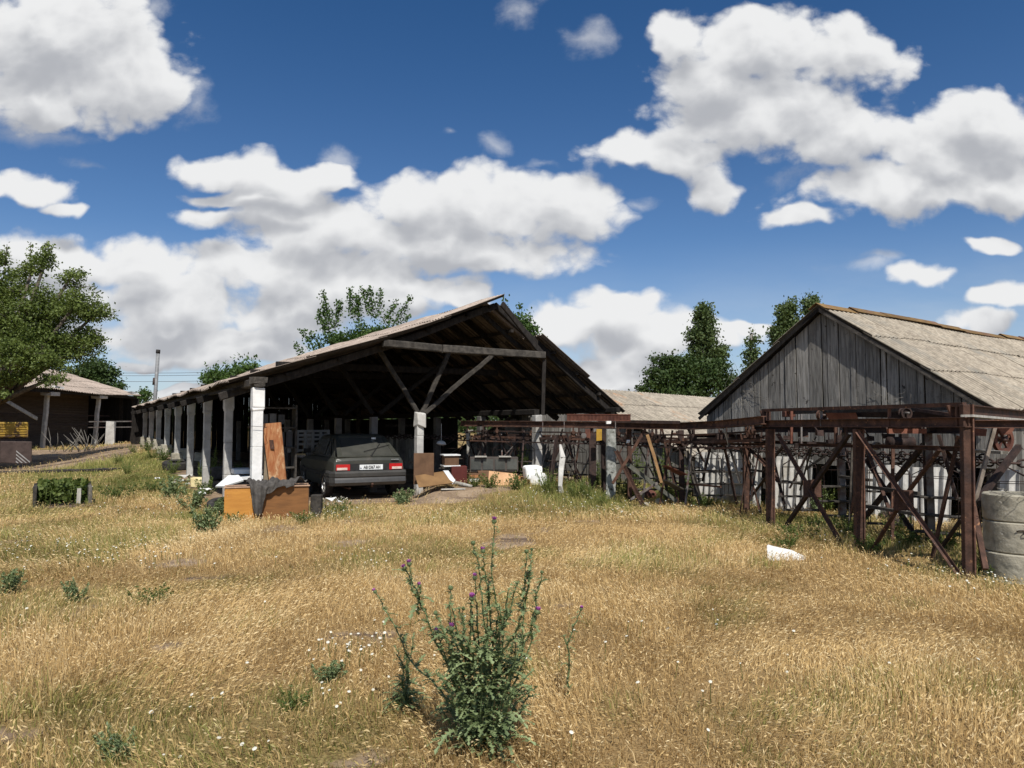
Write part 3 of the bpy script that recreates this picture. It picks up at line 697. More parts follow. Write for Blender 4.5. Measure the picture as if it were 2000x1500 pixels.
# ------------------------------------------------------------------ long barn at the left
def left_barn():
    X0 = -22.8; Y0, Y1 = 24.0, 44.0; ze = 3.38; XR = -28.0; zr_ = 4.95
    root = thing('long_low_barn', 'dim brown barn with corrugated roof and porch behind the large left tree', 'barn', (X0, 36, .5))
    V = Vector((XR - X0, 0, zr_ - ze))
    mb = MB(); slate_roof(mb, (X0, Y0 - .4, ze), (0, 1, 0), V, 20, 4, sl=V.length / 4, sw=1.02, sag=lambda u, v: .05 * math.sin(u * .7)); mb.build('roof_slope', slate_brown, root)
    V2 = Vector((X0 - XR, 0, zr_ - ze))
    mb = MB(); slate_roof(mb, (XR * 2 - X0, Y0 - .4, ze), (0, 1, 0), V2, 20, 4, sl=V2.length / 4, sw=1.02); mb.build('roof_slope', slate_brown, root)
    mb = MB()
    for k in range(26): mb.box((-25.7, 33.4, .55 + k * .145), (.12, 20, .14), tone=R.uniform(.35, .65))
    mb.build('brick_wall', brick_dim, root)
    mb = MB()
    for k in range(26): mb.box((-27.5 - k * .0, 38.7 + k * .21, 1.9), (.03, .2, 4.2), tone=R.random())
    mb.build('plank_wall', wood_dark, root)
    mb = MB()
    for k in range(26): mb.box((-28.9 + k * .24, 43.8, 1.7), (.23, .03, 3.1 + 3.2 * (1 - abs(-28 + 28.9 - k * .24) / 5.2)), tone=R.random())
    mb.build('end_wall', wood_dark, root)
    for y, dx in ((31.6, 0), (36.0, 0), (40.3, .1)):
        z0 = tz(-23.4, y); mb = MB(); mb.log((-23.4 + dx + .04, y + .03, ze - .1), (-23.45 + dx - .04, y - .05, z0 - .1), .19, .19, 6, .015, tone=.55); mb.build('porch_post', white_col, root)
        mb = MB(); mb.box((-23.2, y, ze - .16), (.5, .75, .18), tone=.6, jit=.02); mb.build('post_cap', white_col, root)
    mb = MB(); mb.bar((-23.1, 34.9, 1.95), (-23.1, 31.2, 3.3), .05, .16, tone=.6); mb.build('brace', wood_pale, root)
    mb = MB(); mb.bar((-23.1, Y0, ze - .04), (-23.1, Y1, ze - .04), .16, .16); mb.build('eave_plate', wood_dark, root)
    for z in (1.7, 2.2):
        mb = MB(); mb.bar((-24.4, 26, z), (-24.4, 43.5, z), .06, .07, tone=.4); mb.build('rail', rust_dark, root)
    for yy in (36.3, 43.6):
        mb = MB(); mb.box((-23.2, yy, ze + .2), (.5, .9, .14), tone=.8, jit=.06); mb.build('loose_slate', slate_white, root)
    # white fence stub and rails right of the porch
    b = GP(215, 872); r2 = thing('white_stub_post', 'short thick whitewashed post carrying two rails by the green mound', 'post', tuple(b))
    mb = MB(); mb.box((b.x, b.y, b.z + .62), (.42, .3, 1.45), rz=.3, jit=.02, tone=.5); mb.build('post', white_col, r2)
    mb = MB(); mb.bar((b.x - 1.6, b.y + .6, b.z + 1.33), (b.x + 1.7, b.y + .5, b.z + 1.36), .05, .06); mb.bar((b.x - 1.6, b.y + .6, b.z + 1.02), (b.x + 1.7, b.y + .5, b.z + 1.05), .05, .05); mb.build('rail', iron_grey, r2)
left_barn()

# ------------------------------------------------------------------ fences behind, chimney pipe, wires
def plank_fence(name, label, a, b, h, material, gap=.02, z0=0):
    a = Vector(a); b = Vector(b); d = (b - a); L = d.length; d.normalize(); root = thing(name, label, 'fence', tuple(a)); mb = MB(); k = 0
    while k < L:
        wd = R.uniform(.10, .17); q = a + d * (k + wd / 2); hh = h * R.uniform(.93, 1.04)
        mb.box((q.x, q.y, z0 + hh / 2), (wd - gap * R.random(), .02, hh), rz=math.atan2(d.y, d.x) + R.uniform(-.02, .02), tone=R.random(), jit=.004); k += wd
    mb.build('plank_panel', material, root)
    mb = MB(); mb.bar(a + Vector((0, .03, z0 + h * .75)), b + Vector((0, .03, z0 + h * .75)), .05, .08); mb.build('rail', wood_mid, root)
plank_fence('plank_fence', 'pale grey plank fence far behind the centre of the open shed', P(752, 880, 27), P(812, 880, 27), 1.25, wood_pale)
plank_fence('plank_fence', 'ochre plank fence seen through the shed behind the long dark cabinet', P(946, 880, 25.5), P(1012, 880, 25.5), 1.2, mat('ochre_wood', (.42, .28, .09), (.55, .38, .13), 4, .9, .4, stretch=(5, 5, .6), c3=(.25, .22, .17), tonek=.4))
plank_fence('plank_fence', 'dull grey plank fence behind the dark twin posts under the rail', P(1092, 880, 24), P(1190, 880, 24), 1.25, wood_grey)
def chimney():
    b = P(299, 790, 46); t = P(309, 683, 46); root = thing('chimney_pipe', 'thin leaning grey metal pipe with rusty foot rising behind the shed roof', 'chimney', (b.x, b.y, .3))
    mb = MB(); mb.tube([P(301.6, 752, 46), P(303, 738, 46)], [.125, .125], 12); mb.build('rusty_band', brown_metal, root)
    mb = MB(); mb.tube([(b.x, b.y, .3), P(308.6, 690, 46)], [.12, .11], 12); mb.build('upper_pipe', mat('zinc', (.17, .175, .18), (.26, .265, .27), 6, .6, .1, metal=.1), root)
    mb = MB(); mb.tube([P(308.5, 690, 46), t], [.13, .13], 12); mb.build('pipe_cap', blacken, root)
chimney()
for i, (ya, yb, w) in enumerate(((716, 713, 'uppermost'), (722, 717, 'middle'), (733, 729, 'lowest'))):
    mb = MB(); a = P(-60, ya + 3, 90); b = P(760, yb - 3, 90); pts = [a.lerp(b, k / 12) - Vector((0, 0, .9 * (1 - (k / 6 - 1) ** 2))) for k in range(13)]
    mb.tube(pts, .022, 4); o = mb.build('overhead_wire', rust_dark); tag(o, w + ' of the three thin wires crossing the sky behind the chimney pipe', 'wire', 'overhead wires')
# ------------------------------------------------------------------ rusty conveyor gantry on the right
def DF(px, off=0.0): return (6.137 + off) / ((px - 1000) / F + .1696)          # front plane of the gantry; off = distance behind it
def Q(px, py, off=0.0): return P(px, py, DF(px, off))
def gz(p, d=.08): return Vector((p.x, p.y, tz(p.x, p.y) - d))
def part(parent, name, material, bars, **kw):
    mb = MB()
    for b in bars:
        p, q, w = b[0], b[1], b[2]; h = b[3] if len(b) > 3 else w; sh = b[4] if len(b) > 4 else 'box'
        mb.bar(p, q, w, h, tone=R.uniform(.25, .75), shape=sh)
    return mb.build(name, material, parent, **kw)
def pulley(parent, c, axis, r, w, material, name='pulley', spokes=0):
    mb = MB()
    mb.lathe(c, axis, [(r, -w / 2), (r, -w / 2 + .012), (r * .86, -w * .2), (r * .86, w * .2), (r, w / 2 - .012), (r, w / 2), (r * .72, w / 2), (r * .72, -w / 2), (r, -w / 2)], 24, tone=.5)
    a = Vector(axis).normalized(); x, y = mb.frame(a)
    if spokes:
        for k in range(spokes):
            t = 2 * math.pi * k / spokes + .3; d = x * math.cos(t) + y * math.sin(t); mb.bar(Vector(c) + d * r * .1, Vector(c) + d * r * .8, w * .5, r * .16, up=a)
    else: mb.lathe(c, axis, [(r * .74, -w * .15), (r * .2, -w * .15), (r * .2, w * .15), (r * .74, w * .15), (r * .74, -w * .15)], 24, tone=.35)
    o = mb.build(name, material, parent)
    mb = MB(); mb.tube([Vector(c) - a * w * 1.1, Vector(c) + a * w * 1.1], r * .2, 10); mb.build('hub', iron_grey, o)
    return o
def gantry():
    A0 = gz(Q(1503, 1020)); root = thing('conveyor_gantry', 'rusty steel conveyor gantry with crossed braces and pulleys in front of the plank barn', 'gantry', tuple(A0))
    AX = Vector((.986, .167, 0)).normalized()                      # across, to the right
    for px, w in ((1503, .108), (1675, .100), (1885, .088)):
        t = Q(px, 838 if px < 1880 else 790); part(root, 'post', rust, [(gz(Q(px, 1000), .1), t, w, w * .8, 'box')], bevel=.006)
        mb = MB(); b = gz(Q(px, 1000), 0); mb.bar(Vector((b.x + w * .52, b.y - .03, b.z)), Vector((t.x + w * .52, t.y - .03, t.z)), .016, .07, tone=.95); mb.build('post_flange', rust, root)
    for px, off in ((1644, 1.2), (1814, 1.2), (2100, 1.2), (1462, 1.2), (1530, 1.2)):
        t = Q(px, 842, off); b = gz(Q(px, 950, off)); 
        if px in (1530,): continue
        part(root, 'post', iron_grey if px in (1814, 1644) else rust, [(b, Vector((b.x, b.y, 1.6)), .10, .08, 'U' if px == 1814 else 'box')])
    # beams
    part(root, 'main_beam', rust, [(Q(1492, 827.5), Q(1893, 824.5), .10, .11, 'I')])
    part(root, 'main_beam', rust_dark, [(Q(1470, 838, 1.2), Q(1900, 838, 1.2), .12, .12, 'I')])
    part(root, 'top_rail', rust, [(Q(1490, 801.5), Q(1884, 790), .05, .045)])
    part(root, 'top_rail', wood_mid, [(Q(1545, 806, .35), Q(1884, 796, .35), .05, .05)])
    for px, w in ((1493, .06), (1604, .03), (1737, .03), (1872, .05), (1500, .03)):
        part(root, 'stanchion', rust if px != 1604 else iron_grey, [(Q(px, 835), Q(px, 801.5 - (px - 1490) * .029), w, .03)])
    mb = MB()
    for px in (1496, 1868):  # little boxes at both ends
        c = Q(px, 809 if px < 1600 else 802, .04); mb.slab([c + Vector((-.10, 0, .06)), c + Vector((.08, 0, .06)), c + Vector((.08, 0, -.10)), c + Vector((-.04, 0, -.10))], (0, 1, 0), .03, .6)
        mb.build('end_plate', rust, root); mb = MB()
    for a in (1500, 1675, 1880):
        p0 = Q(a, 828); part(root, 'cross_beam', rust, [(p0, p0 + AX * 1.25, .08, .09, 'U')]); p0 = Q(a, 864)
    for (x1, y1, x2, y2, off, w, m_) in (
            (1518, 846, 1647, 1068, 0, .046, rust), (1659, 846, 1525, 1042, .05, .052, rust_dark), (1674, 842, 1874, 1124, -.06, .042, rust),
            (1698, 1078, 1765, 968, .02, .06, rust), (1765, 968, 1833, 876, .3, .06, rust),
            (1805, 868, 1688, 1012, 1.2, .06, rust_dark), (1690, 895, 1790, 1050, 1.2, .05, rust_dark),
            (1835, 870, 1878, 915, 1.0, .05, rust_dark), (1838, 1066, 1876, 1012, .9, .055, rust_dark), (1477, 886, 1520, 940, .6, .05, rust),
            (1453, 985, 1497, 928, .6, .06, rust_dark), (1511, 900, 1532, 985, .7, .04, rust_dark)):
        part(root, 'brace', m_, [(Q(x1, y1, off), Q(x2, y2, off), w, w, 'L')])
    mb = MB(); c = Q(1585, 952, .03); mb.slab([c + Vector((-.12, 0, .1)), c + Vector((.14, 0, .12)), c + Vector((.14, 0, -.14)), c + Vector((-.12, 0, -.14))], (0, 1, 0), .012, .6); mb.build('gusset_plate', rust, root)
    mb = MB(); c = Q(1765, 974, .03); mb.slab([c + Vector((-.12, 0, .1)), c + Vector((.12, 0, .1)), c + Vector((.12, 0, -.14)), c + Vector((-.12, 0, -.14))], (0, 1, 0), .012, .4); mb.build('gusset_plate', rust, root)
    # machinery on the beam
    pulley(root, Q(1605, 811, .3), AX + Vector((0, -1, 0)) * 3, .085, .06, rust)
    pulley(root, Q(1768, 807, .2), Vector((.2, -1, 0)), .078, .06, rust_dark)
    pulley(root, Q(1712, 871, .5), Vector((.25, -1, 0)), .056, .05, mat('bearing_grey', (.16, .14, .12), (.28, .25, .21), 12, .6, .3, metal=.3), name='bearing')
    mb = MB(); p = Q(1627, 813, .35); q = Q(1672, 816, .35)
    mb.slab([p + Vector((-.1, 0, .05)), q + Vector((0, 0, .07)), q + Vector((.05, 0, -.08)), p + Vector((-.05, 0, -.06))], (0, 1, 0), .02, .8); mb.build('belt_guard', rust_red, root)
    mb = MB(); mb.box(Q(1540, 809, .45), (.17, .16, .09), tone=.4); mb.tube([Q(1530, 803, .4), Q(1552, 803, .4)], .03, 8); mb.build('gear_housing', rust_red, root, bevel=.01)
    mb = MB(); mb.bar(Q(1660, 808, .5), Q(1870, 812, .5), .10, .09, tone=.3); mb.bar(Q(1790, 800, .35), Q(1870, 812, .3), .06, .04, tone=.8); mb.build('take_up_arm', rust_dark, root)
    mb = MB(); c = Q(1765, 864, .6); mb.tube([c + Vector((-.2, 0, 0)), c + Vector((.13, .02, 0))], .075, 14); mb.box(c + Vector((-.03, 0, -.07)), (.26, .16, .03)); mb.box(c + Vector((0, 0, .085)), (.09, .08, .05)); mb.build('drive_motor', rust_dark, root)
    mb = MB(); c = Q(1800, 842, .5); mb.bar(c + Vector((-.42, 0, .0)), c + Vector((.05, 0, 0)), .05, .06, tone=.9); mb.build('motor_bracket', rust_red, root)
    for k, (x, y) in enumerate(((1700, 856), (1735, 852), (1568, 848), (1585, 868), (1620, 862), (1640, 856), (1560, 870), (1600, 846), (1540, 855))):
        mb = MB(); c = Q(x, y, .5 + .1 * (k % 3)); mb.box(c, (R.uniform(.06, .16), .06, R.uniform(.04, .10)), rz=R.uniform(-.5, .5), tone=R.random(), jit=.008)
        mb.tube([c, c + Vector((R.uniform(-.1, .1), .02, .12))], .012, 5); mb.build('roller_bracket', rust_dark, root)
    for k, (x, m_, off) in enumerate(((1546, rust_red, .3), (1565, iron_grey, .5), (1632, rust, .45), (1652, rust, .5))):
        part(root, 'hanger_bar', m_, [(Q(x, 801, off), Q(x, 866, off), .04 if k in (0, 2) else .025, .03)])
    for (xa, ya, xb, yb, off, w, m_) in ((1470, 862, 1900, 878, .8, .06, rust_dark), (1340, 852, 1480, 851, .6, .07, rust), (1560, 869, 1900, 876, .35, .045, rust), (1330, 866, 1500, 868, .3, .04, rust)):
        part(root, 'guide_rail', m_, [(Q(xa, ya, off), Q(xb, yb, off), w, w, 'U')])
    part(root, 'walk_board', wood_pale, [(Q(1815, 876, 1.0), Q(1962, 884, 1.0), .10, .035)])
    rr = random.Random(8)
    for k in range(15):   # loose struts, rods and bent bars between the two frames
        x = rr.uniform(1500, 1880); off = rr.uniform(.5, 1.6); x2 = x + rr.uniform(-60, 60); a = Q(x, rr.uniform(846, 880), off); b = Q(x2, 900, off + rr.uniform(-.3, .3)); b.z = tz(b.x, b.y) if k % 2 else rr.uniform(.3, .9)
        part(root, 'strut', (rust_dark, rust, wood_mid)[k % 3], [(a, b, rr.uniform(.018, .05), rr.uniform(.02, .04), 'L' if k % 2 else 'box')])
    for k, (xa, xb, z, off) in enumerate(((1690, 1790, .72, .8), (1690, 1785, .46, .7), (1530, 1610, .62, .9), (1640, 1700, .80, 1.0), (1450, 1510, .75, .9))):
        a = Q(xa, 900, off); b = Q(xb, 900, off); a.z = b.z = z; part(root, 'cross_plank', wood_mid, [(a, b, .07, .04)])
    # overhead rail that leaves to the right, its leaning legs and the big wheel
    part(root, 'side_rail', rust, [(Q(1886, 802), P(2060, 818, 10.9), .10, .13, 'I')])
    part(root, 'rail_lip', wood_pale, [(Q(1889, 812, -.03) , P(2060, 826, 10.8), .12, .025)])
    part(root, 'leaning_leg', mat('dusty_steel', (.15, .125, .10), (.24, .20, .165), 9, .7, .4, c3=(.12, .06, .04), s3=3, tonek=.4), [(P(1943, 823, 8.3), P(1899, 986, 8.0), .055, .06, 'L'), ])
    part(root, 'leaning_leg', rust_dark, [(P(1990, 872, 8.6), P(1903, 988, 8.1), .06, .06)]); part(root, 'leaning_leg', rust, [(P(1898, 975, 7.9), P(1925, 1112, 7.5), .05, .05)])
    mb = MB(); mb.slab([P(1945, 828, 8.9), P(1985, 830, 8.9), P(1975, 848, 8.9), P(1958, 850, 8.9)], (0, 1, 0), .05, .6); mb.build('wheel_guard', rust_red, root)
    pulley(root, P(1958, 858, 9.0), Vector((.35, -1, 0)), .17, .05, rust_red, name='chain_wheel', spokes=5)
    mb = MB(); mb.slab([P(1893, 836, 8.6), P(1928, 838, 8.6), P(1926, 852, 8.6), P(1895, 850, 8.6)], (0, 1, 0), .06, .7); mb.build('bearing_plate', rust_red, root)
    return root
gantry()

# ------------------------------------------------------------------ overhead rail that runs on to the left, into the open shed
RAIL = [(1492, 820.5, 11.6), (1400, 829, 13.2), (1330, 832, 14.2), (1270, 831.5, 14.8), (1200, 830.5, 15.4), (1100, 829, 16.1), (1000, 828, 17.0), (900, 827, 18.0)]
def overhead_rail():
    root = thing('overhead_rail', 'long rusty overhead conveyor rail running into the open shed on rusty legs', 'conveyor rail', tuple(gz(P(1226, 900, 14.9))))
    for i in range(len(RAIL) - 1):
        a = P(*RAIL[i]); b = P(*RAIL[i + 1]); part(root, 'rail_segment', rust, [(a, b, .10, .135 if i < 4 else .14, 'I')])
        part(root, 'rail_segment', rust_dark if i != 2 else rust, [(a + Vector((.35, .9, .02)), b + Vector((.35, .9, .02)), .10, .12, 'I')])
        m = (a + b) / 2; part(root, 'cross_beam', rust_dark, [(m, m + Vector((.35, .9, .01)), .06, .06)])
        part(root, 'guide_rail', rust_dark if i % 2 else rust, [(a + Vector((.1, .4, -.33)), b + Vector((.1, .4, -.33)), .05, .05, 'U')])
    for (x, y, d, off) in ((1100, 829, 16.0, 0), (1200, 830, 15.3, 0), (1058, 829, 16.4, 0)):
        c = P(x + 2, y, d - .08); part(root, 'joint_strap', iron_grey, [(c + Vector((0, 0, -.07)), c + Vector((0, 0, .08)), .02, .02)])
    part(root, 'post', rust_dark, [(gz(P(1157, 900, 15.6)), P(1157, 846, 15.6), .15, .13)]); part(root, 'post', rust_dark, [(gz(P(1180, 900, 15.9)), P(1180, 836, 15.9), .13, .12)])
    part(root, 'post', rust, [(gz(P(1229, 900, 15.3)), P(1229, 838, 15.3), .09, .09)]); part(root, 'post', rust_dark, [(gz(P(1331, 900, 14.9)), P(1330, 840, 14.9), .10, .09)])
    part(root, 'post', rust, [(gz(P(1456, 900, 13.4)), P(1456, 850, 13.4), .10, .09)])
    for (x1, y1, x2, y2, d1, d2, w, m_) in (
            (1259, 838, 1195, 944, 14.7, 14.4, .075, rust), (1203, 880, 1257, 990, 14.6, 14.2, .075, rust), (1225, 906, 1322, 980, 14.8, 14.6, .10, mat('greenish_steel', (.10, .105, .085), (.19, .19, .155), 8, .7, .3, c3=(.10, .06, .04), tonek=.4)),
            (1283, 943, 1231, 975, 14.5, 14.3, .06, iron_grey), (1340, 880, 1369, 984, 14.7, 14.3, .08, wood_mid), (1322, 842, 1350, 905, 14.8, 14.8, .06, rust_dark),
            (1086, 850, 1072, 966, 15.6, 15.3, .09, rust_dark), (1069, 925, 1098, 862, 15.6, 15.8, .06, rust_dark), (1300, 870, 1325, 960, 15.2, 15.2, .05, rust_dark),
            (1456, 870, 1492, 905, 13.2, 12.6, .05, rust), (1390, 862, 1372, 940, 14.4, 14.6, .04, rust_dark)):
        part(root, 'brace', m_, [(P(x1, y1, d1), P(x2, y2, d2), w, w * .8, 'L')])
    # more rails, struts and bent bars of the tangle
    for off, dz, w_ in ((Vector((.1, .4, 0)), -.18, .035), (Vector((.3, .8, 0)), -.30, .04), (Vector((.5, 1.3, 0)), -.05, .06), (Vector((.5, 1.3, 0)), -.28, .04), (Vector((-.05, -.1, 0)), -.42, .03), (Vector((.6, 1.6, 0)), -.95, .03), (Vector((.2, .5, 0)), -1.18, .035)):
        pts = [P(*c) + off + Vector((0, 0, dz)) for c in RAIL]
        for i in range(len(pts) - 1):
            if dz < -.9 and i in (0, 3, 4): continue
            part(root, 'guide_rail', rust_dark if (i + int(w_ * 1000)) % 3 else rust, [(pts[i], pts[i + 1] + Vector((0, 0, R.uniform(-.02, .02))), w_, w_)])
    rr = random.Random(4)
    for k in range(44):
        x = rr.uniform(880, 1490); d = float(np.interp(x, [c[0] for c in RAIL[::-1]], [c[2] for c in RAIL[::-1]])) + rr.uniform(.1, 1.6)
        top = P(x, rr.uniform(836, 850), d); bx_ = x + rr.choice((-1, 1)) * rr.uniform(0, 55); b = P(bx_, 900, d + rr.uniform(-.4, .4)); b.z = tz(b.x, b.y) - .05 if k % 3 else rr.uniform(.3, .9)
        part(root, 'strut', (rust_dark, rust, iron_grey, wood_mid)[k % 4], [(top, b, rr.uniform(.02, .055), rr.uniform(.02, .04), 'L' if k % 2 else 'box')])
    for k in range(26):  # little trolley hangers between rail and guide
        i = R.randrange(len(RAIL) - 1); f = R.random(); a = P(*RAIL[i]).lerp(P(*RAIL[i + 1]), f) + Vector((.1, .4, -.06))
        mb = MB(); mb.bar(a, a + Vector((0, 0, -.26)), .02 + .03 * R.random(), .02); mb.box(a + Vector((0, 0, -.17)), (R.uniform(.05, .13), .05, R.uniform(.05, .11)), rz=R.random(), jit=.006, tone=R.random())
        if k % 3 == 0: mb.lathe(a + Vector((0, -.03, -.12)), (0.3, -1, 0), [(.045, -.02), (.05, .0), (.045, .02), (.0, .02)], 12)
        mb.build('trolley_hanger', rust_dark if k % 3 else rust, root)
    mb = MB(); a = P(1108, 815, 14.7); b = P(1232, 815.5, 14.4); d = (b - a); n = 46
    for k in range(n):  # ribbed channel lying on the rail
        mb.bar(a + d * (k / n), a + d * ((k + .62) / n), .10, .12, tone=.5)
    mb.bar(a + Vector((0, .03, 0)), b + Vector((0, .03, 0)), .06, .125, tone=.3); mb.bar(a + Vector((0, -.0, .06)), b + Vector((0, 0, .06)), .12, .012, tone=.7); mb.bar(a - Vector((0, 0, .065)), b - Vector((0, 0, .065)), .12, .012, tone=.6)
    mb.build('ribbed_channel', rust_red, root)
    part(root, 'bolt_block', rust_dark, [(P(1205, 823, 15.0), P(1326, 825, 14.0), .10, .06)])
    mb = MB(); mb.slab([P(1165, 838, 15.2), P(1175.5, 838, 15.2), P(1175.5, 860, 15.2), P(1165, 861, 15.2)], (0, 1, 0), .03, .5); mb.build('yellow_plate', mat('yellow_plate', (.38, .22, .03), (.46, .29, .04), 5, .6, .2, c3=(.15, .09, .05), s3=8, tonek=.3), root)
    mb = MB(); mb.slab([P(1143, 838, 15.4), P(1153, 838, 15.4), P(1153, 857, 15.4), P(1143, 853, 15.4)], (0, 1, 0), .03, .5); mb.build('red_plate', rust_red, root)
    mb = MB(); mb.lathe(P(1140, 851, 15.2), (0, -1, 0), [(.0, .02), (.055, .02), (.06, 0), (.06, -.04)], 16); mb.build('end_disc', iron_grey, root)
    for (x, y, m_) in ((1290, 852, white_plas), (1292, 866, white_plas), (1317, 848, rust), (1227, 862, white_plas)):
        mb = MB(); mb.box(P(x, y, 15), (.07, .04, .05), jit=.01); mb.build('insulator_block', m_, root)
overhead_rail()
def slanted_plate(name, label, cat, pts, d0, d1, th, m_, drop):
    a, b, c, d = [P(x, y, dd) for (x, y), dd in zip(pts, (d0, d1, d1, d0))]
    root_loc = (a + c) / 2; mb = MB(); mb.slab([a, b, c, d], Vector((0, .25, -1)), th, .6)
    o = mb.build(name, m_); return tag(o, label, cat)
slanted_plate('red_chute_plate', 'rusty red sloping steel plate jutting from the weeds under the rail', 'steel plate', [(1293, 909), (1306, 909), (1343, 926), (1326, 927)], 14.6, 14.4, .02, rust_red, 0)
slanted_plate('brown_chute_plate', 'lower brown sloping steel plate under the red one among weeds', 'steel plate', [(1291, 936), (1304, 937), (1336, 954), (1318, 954)], 14.5, 14.3, .03, wood_mid, 0)
mb = MB(); mb.bar(P(1264, 849, 14.4), P(1278, 892, 14.3), .06, .02, up=(0, 1, 0)); mb.bar(P(1278, 892, 14.3), P(1292, 943, 14.2), .055, .02, up=(0, 1, 0)); o = mb.build('ochre_strap', mat('ochre_strap', (.20, .115, .05), (.30, .18, .08), 9, .8, .3, tonek=.4)); tag(o, 'long ochre-brown flat bar leaning down from the rail into the weeds', 'steel bar')

# ------------------------------------------------------------------ free-standing posts under the rail
def lone_posts():
    b = gz(P(1097, 960, 14.8)); r = thing('peeling_post', 'thin white peeling wooden post leaning under the overhead rail', 'post', tuple(b))
    mb = MB(); pts = [b, P(1094, 950, 14.75), P(1096, 915, 14.8), P(1099, 893, 14.8), P(1094, 868, 14.85)]
    for i in range(4): mb.log(pts[i], pts[i + 1], (.10, .085, .11, .12)[i], .06, 1, 0, tone=.9, w2=(.085, .11, .12, .05)[i])
    mb.build('shaft', white_col, r)
    b = gz(P(1193, 960, 15.1)); r = thing('mottled_concrete_post', 'stout mottled grey concrete post carrying the rusty rail', 'post', tuple(b))
    mb = MB(); mb.log(b, P(1193, 838, 15.1), .20, .18, 5, .006, tone=.6); mb.build('shaft', mat('mottled_concrete', (.17, .18, .165), (.36, .37, .35), 9, .95, .6, c3=(.5, .5, .48), s3=6, t3=(.6, .68), c4=(.06, .055, .045), s4=16, t4=(.58, .64), tonek=.3), r)
    mb = MB(); mb.box(P(1188, 824, 15.1), (.10, .12, .07), jit=.01); mb.build('cap_block', white_new, r)
    b = gz(P(1229, 930, 15.5)); r = thing('pale_timber_post', 'pale weathered timber stake behind the crossed rusty braces', 'post', tuple(b))
    mb = MB(); mb.log(b, P(1231, 842, 15.5), .08, .06, 4, .006, tone=.8); mb.build('shaft', wood_pale, r)
    b = gz(P(915, 935, 18.2)); r = thing('rag_post', 'thin post inside the shed with a whitish rag hanging from its top', 'post', tuple(b))
    mb = MB(); mb.log(b, P(917, 843, 18.2), .05, .05, 4, .004); mb.build('shaft', wood_mid, r)
    mb = MB(); mb.log(P(913, 846, 18.1), P(914, 888, 18.1), .09, .02, 5, .012, tone=.6, w2=.05); mb.log(P(913, 842, 18.1), P(924, 840, 18.1), .05, .03, 2, .004); mb.build('rag', wood_pale, r)
lone_posts()

# ------------------------------------------------------------------ chain and hanging cradles
CH = [(2040, 909, 8.4), (1960, 905, 8.5), (1870, 901, 9.2), (1800, 898, 10.0), (1700, 892, 11.0), (1600, 887, 12.0), (1520, 883, 12.9), (1440, 877, 13.8), (1360, 871, 14.6), (1290, 867.5, 15.2), (1200, 864, 15.9), (1100, 861, 16.6), (1010, 859, 17.4), (920, 857, 18.2), (830, 855, 19.0), (740, 853, 19.8)]
def path_points(cp, step):
    pts = [P(*c) for c in cp]; out = []; carry = 0
    for i in range(len(pts) - 1):
        a, b = pts[i], pts[i + 1]; L = (b - a).length; s = carry
        while s < L: out.append((a.lerp(b, s / L), (b - a).normalized())); s += step
        carry = s - L
    return out
def chain(name, label, cp, off=Vector((0, 0, 0)), pitch=.105, droop=.0):
    mb = MB(); pp = path_points(cp, pitch)
    for i, (p, d) in enumerate(pp):
        p = p + off + Vector((0, 0, droop * math.sin(i * .55) + R.uniform(-.004, .004)))
        x, y = mb.frame(d); 
        a, b = (x, y) if i % 2 else (y, x); big = 1.0
        pts = [p + d * (math.cos(t) * pitch * .68) + a * (math.sin(t) * pitch * .40) for t in [2 * math.pi * k / 10 for k in range(11)]]
        vs = []; fs = []; r = .0135; n = 4
        for k in range(10):
            t = 2 * math.pi * k / 10; rd = (d * math.cos(t) + a * math.sin(t))
            for j in range(n):
                w = 2 * math.pi * j / n; vs.append(pts[k] + (rd * math.cos(w) + b * math.sin(w)) * r)
        for k in range(10):
            for j in range(n): fs.append((k * n + j, k * n + (j + 1) % n, ((k + 1) % 10) * n + (j + 1) % n, ((k + 1) % 10) * n + j))
        mb.add(vs, fs, R.random(), True)
    return tag(mb.build(name, rust_dark), label, 'chain')
chain('drive_chain', 'heavy dark link chain sagging along under the rusty rail', CH, droop=.008)
chain('return_chain', 'second dark link chain running behind the first, above the cradles', CH[1:], Vector((.35, .9, .03)), droop=.01)
def make_cradle():
    r = thing('hanging_cradle', 'x', 'conveyor cradle')
    mb = MB(); w = .27; dd = .14; h = .95
    for sy in (-dd, dd):
        for sx in (-w, w):
            mb.tube([(0, 0, 0), (sx * .95, sy, -.16), (sx, sy, -.2), (sx, sy, -h)], .006, 4)
        mb.tube([(-w, sy, -.2), (w, sy, -.2)], .004, 4)
    for z in (-.2, -.48, -.72, -h):
        for sx in (-w, w): mb.tube([(sx, -dd, z), (sx, dd, z)], .005, 4)
    mb.tube([(0, 0, .05), (0, 0, -.02)], .018, 5); mb.build('wire_frame', rust_dark, r)
    for z, wd, tn in ((-.47, .34, .6), (-.71, .36, .4), (-.94, .30, .5)):
        mb = MB(); mb.log((-wd, 0, z), (wd, 0, z + .01), .16, .028, 3, .004, tone=tn); mb.build('shelf_plank', wood_mid, r)
    return r
ORD = ['nearest', 'second', 'third', 'fourth', 'fifth', 'sixth', 'seventh', 'eighth', 'ninth', 'tenth', 'eleventh', 'twelfth', 'thirteenth', 'fourteenth', 'fifteenth', 'sixteenth', 'seventeenth']
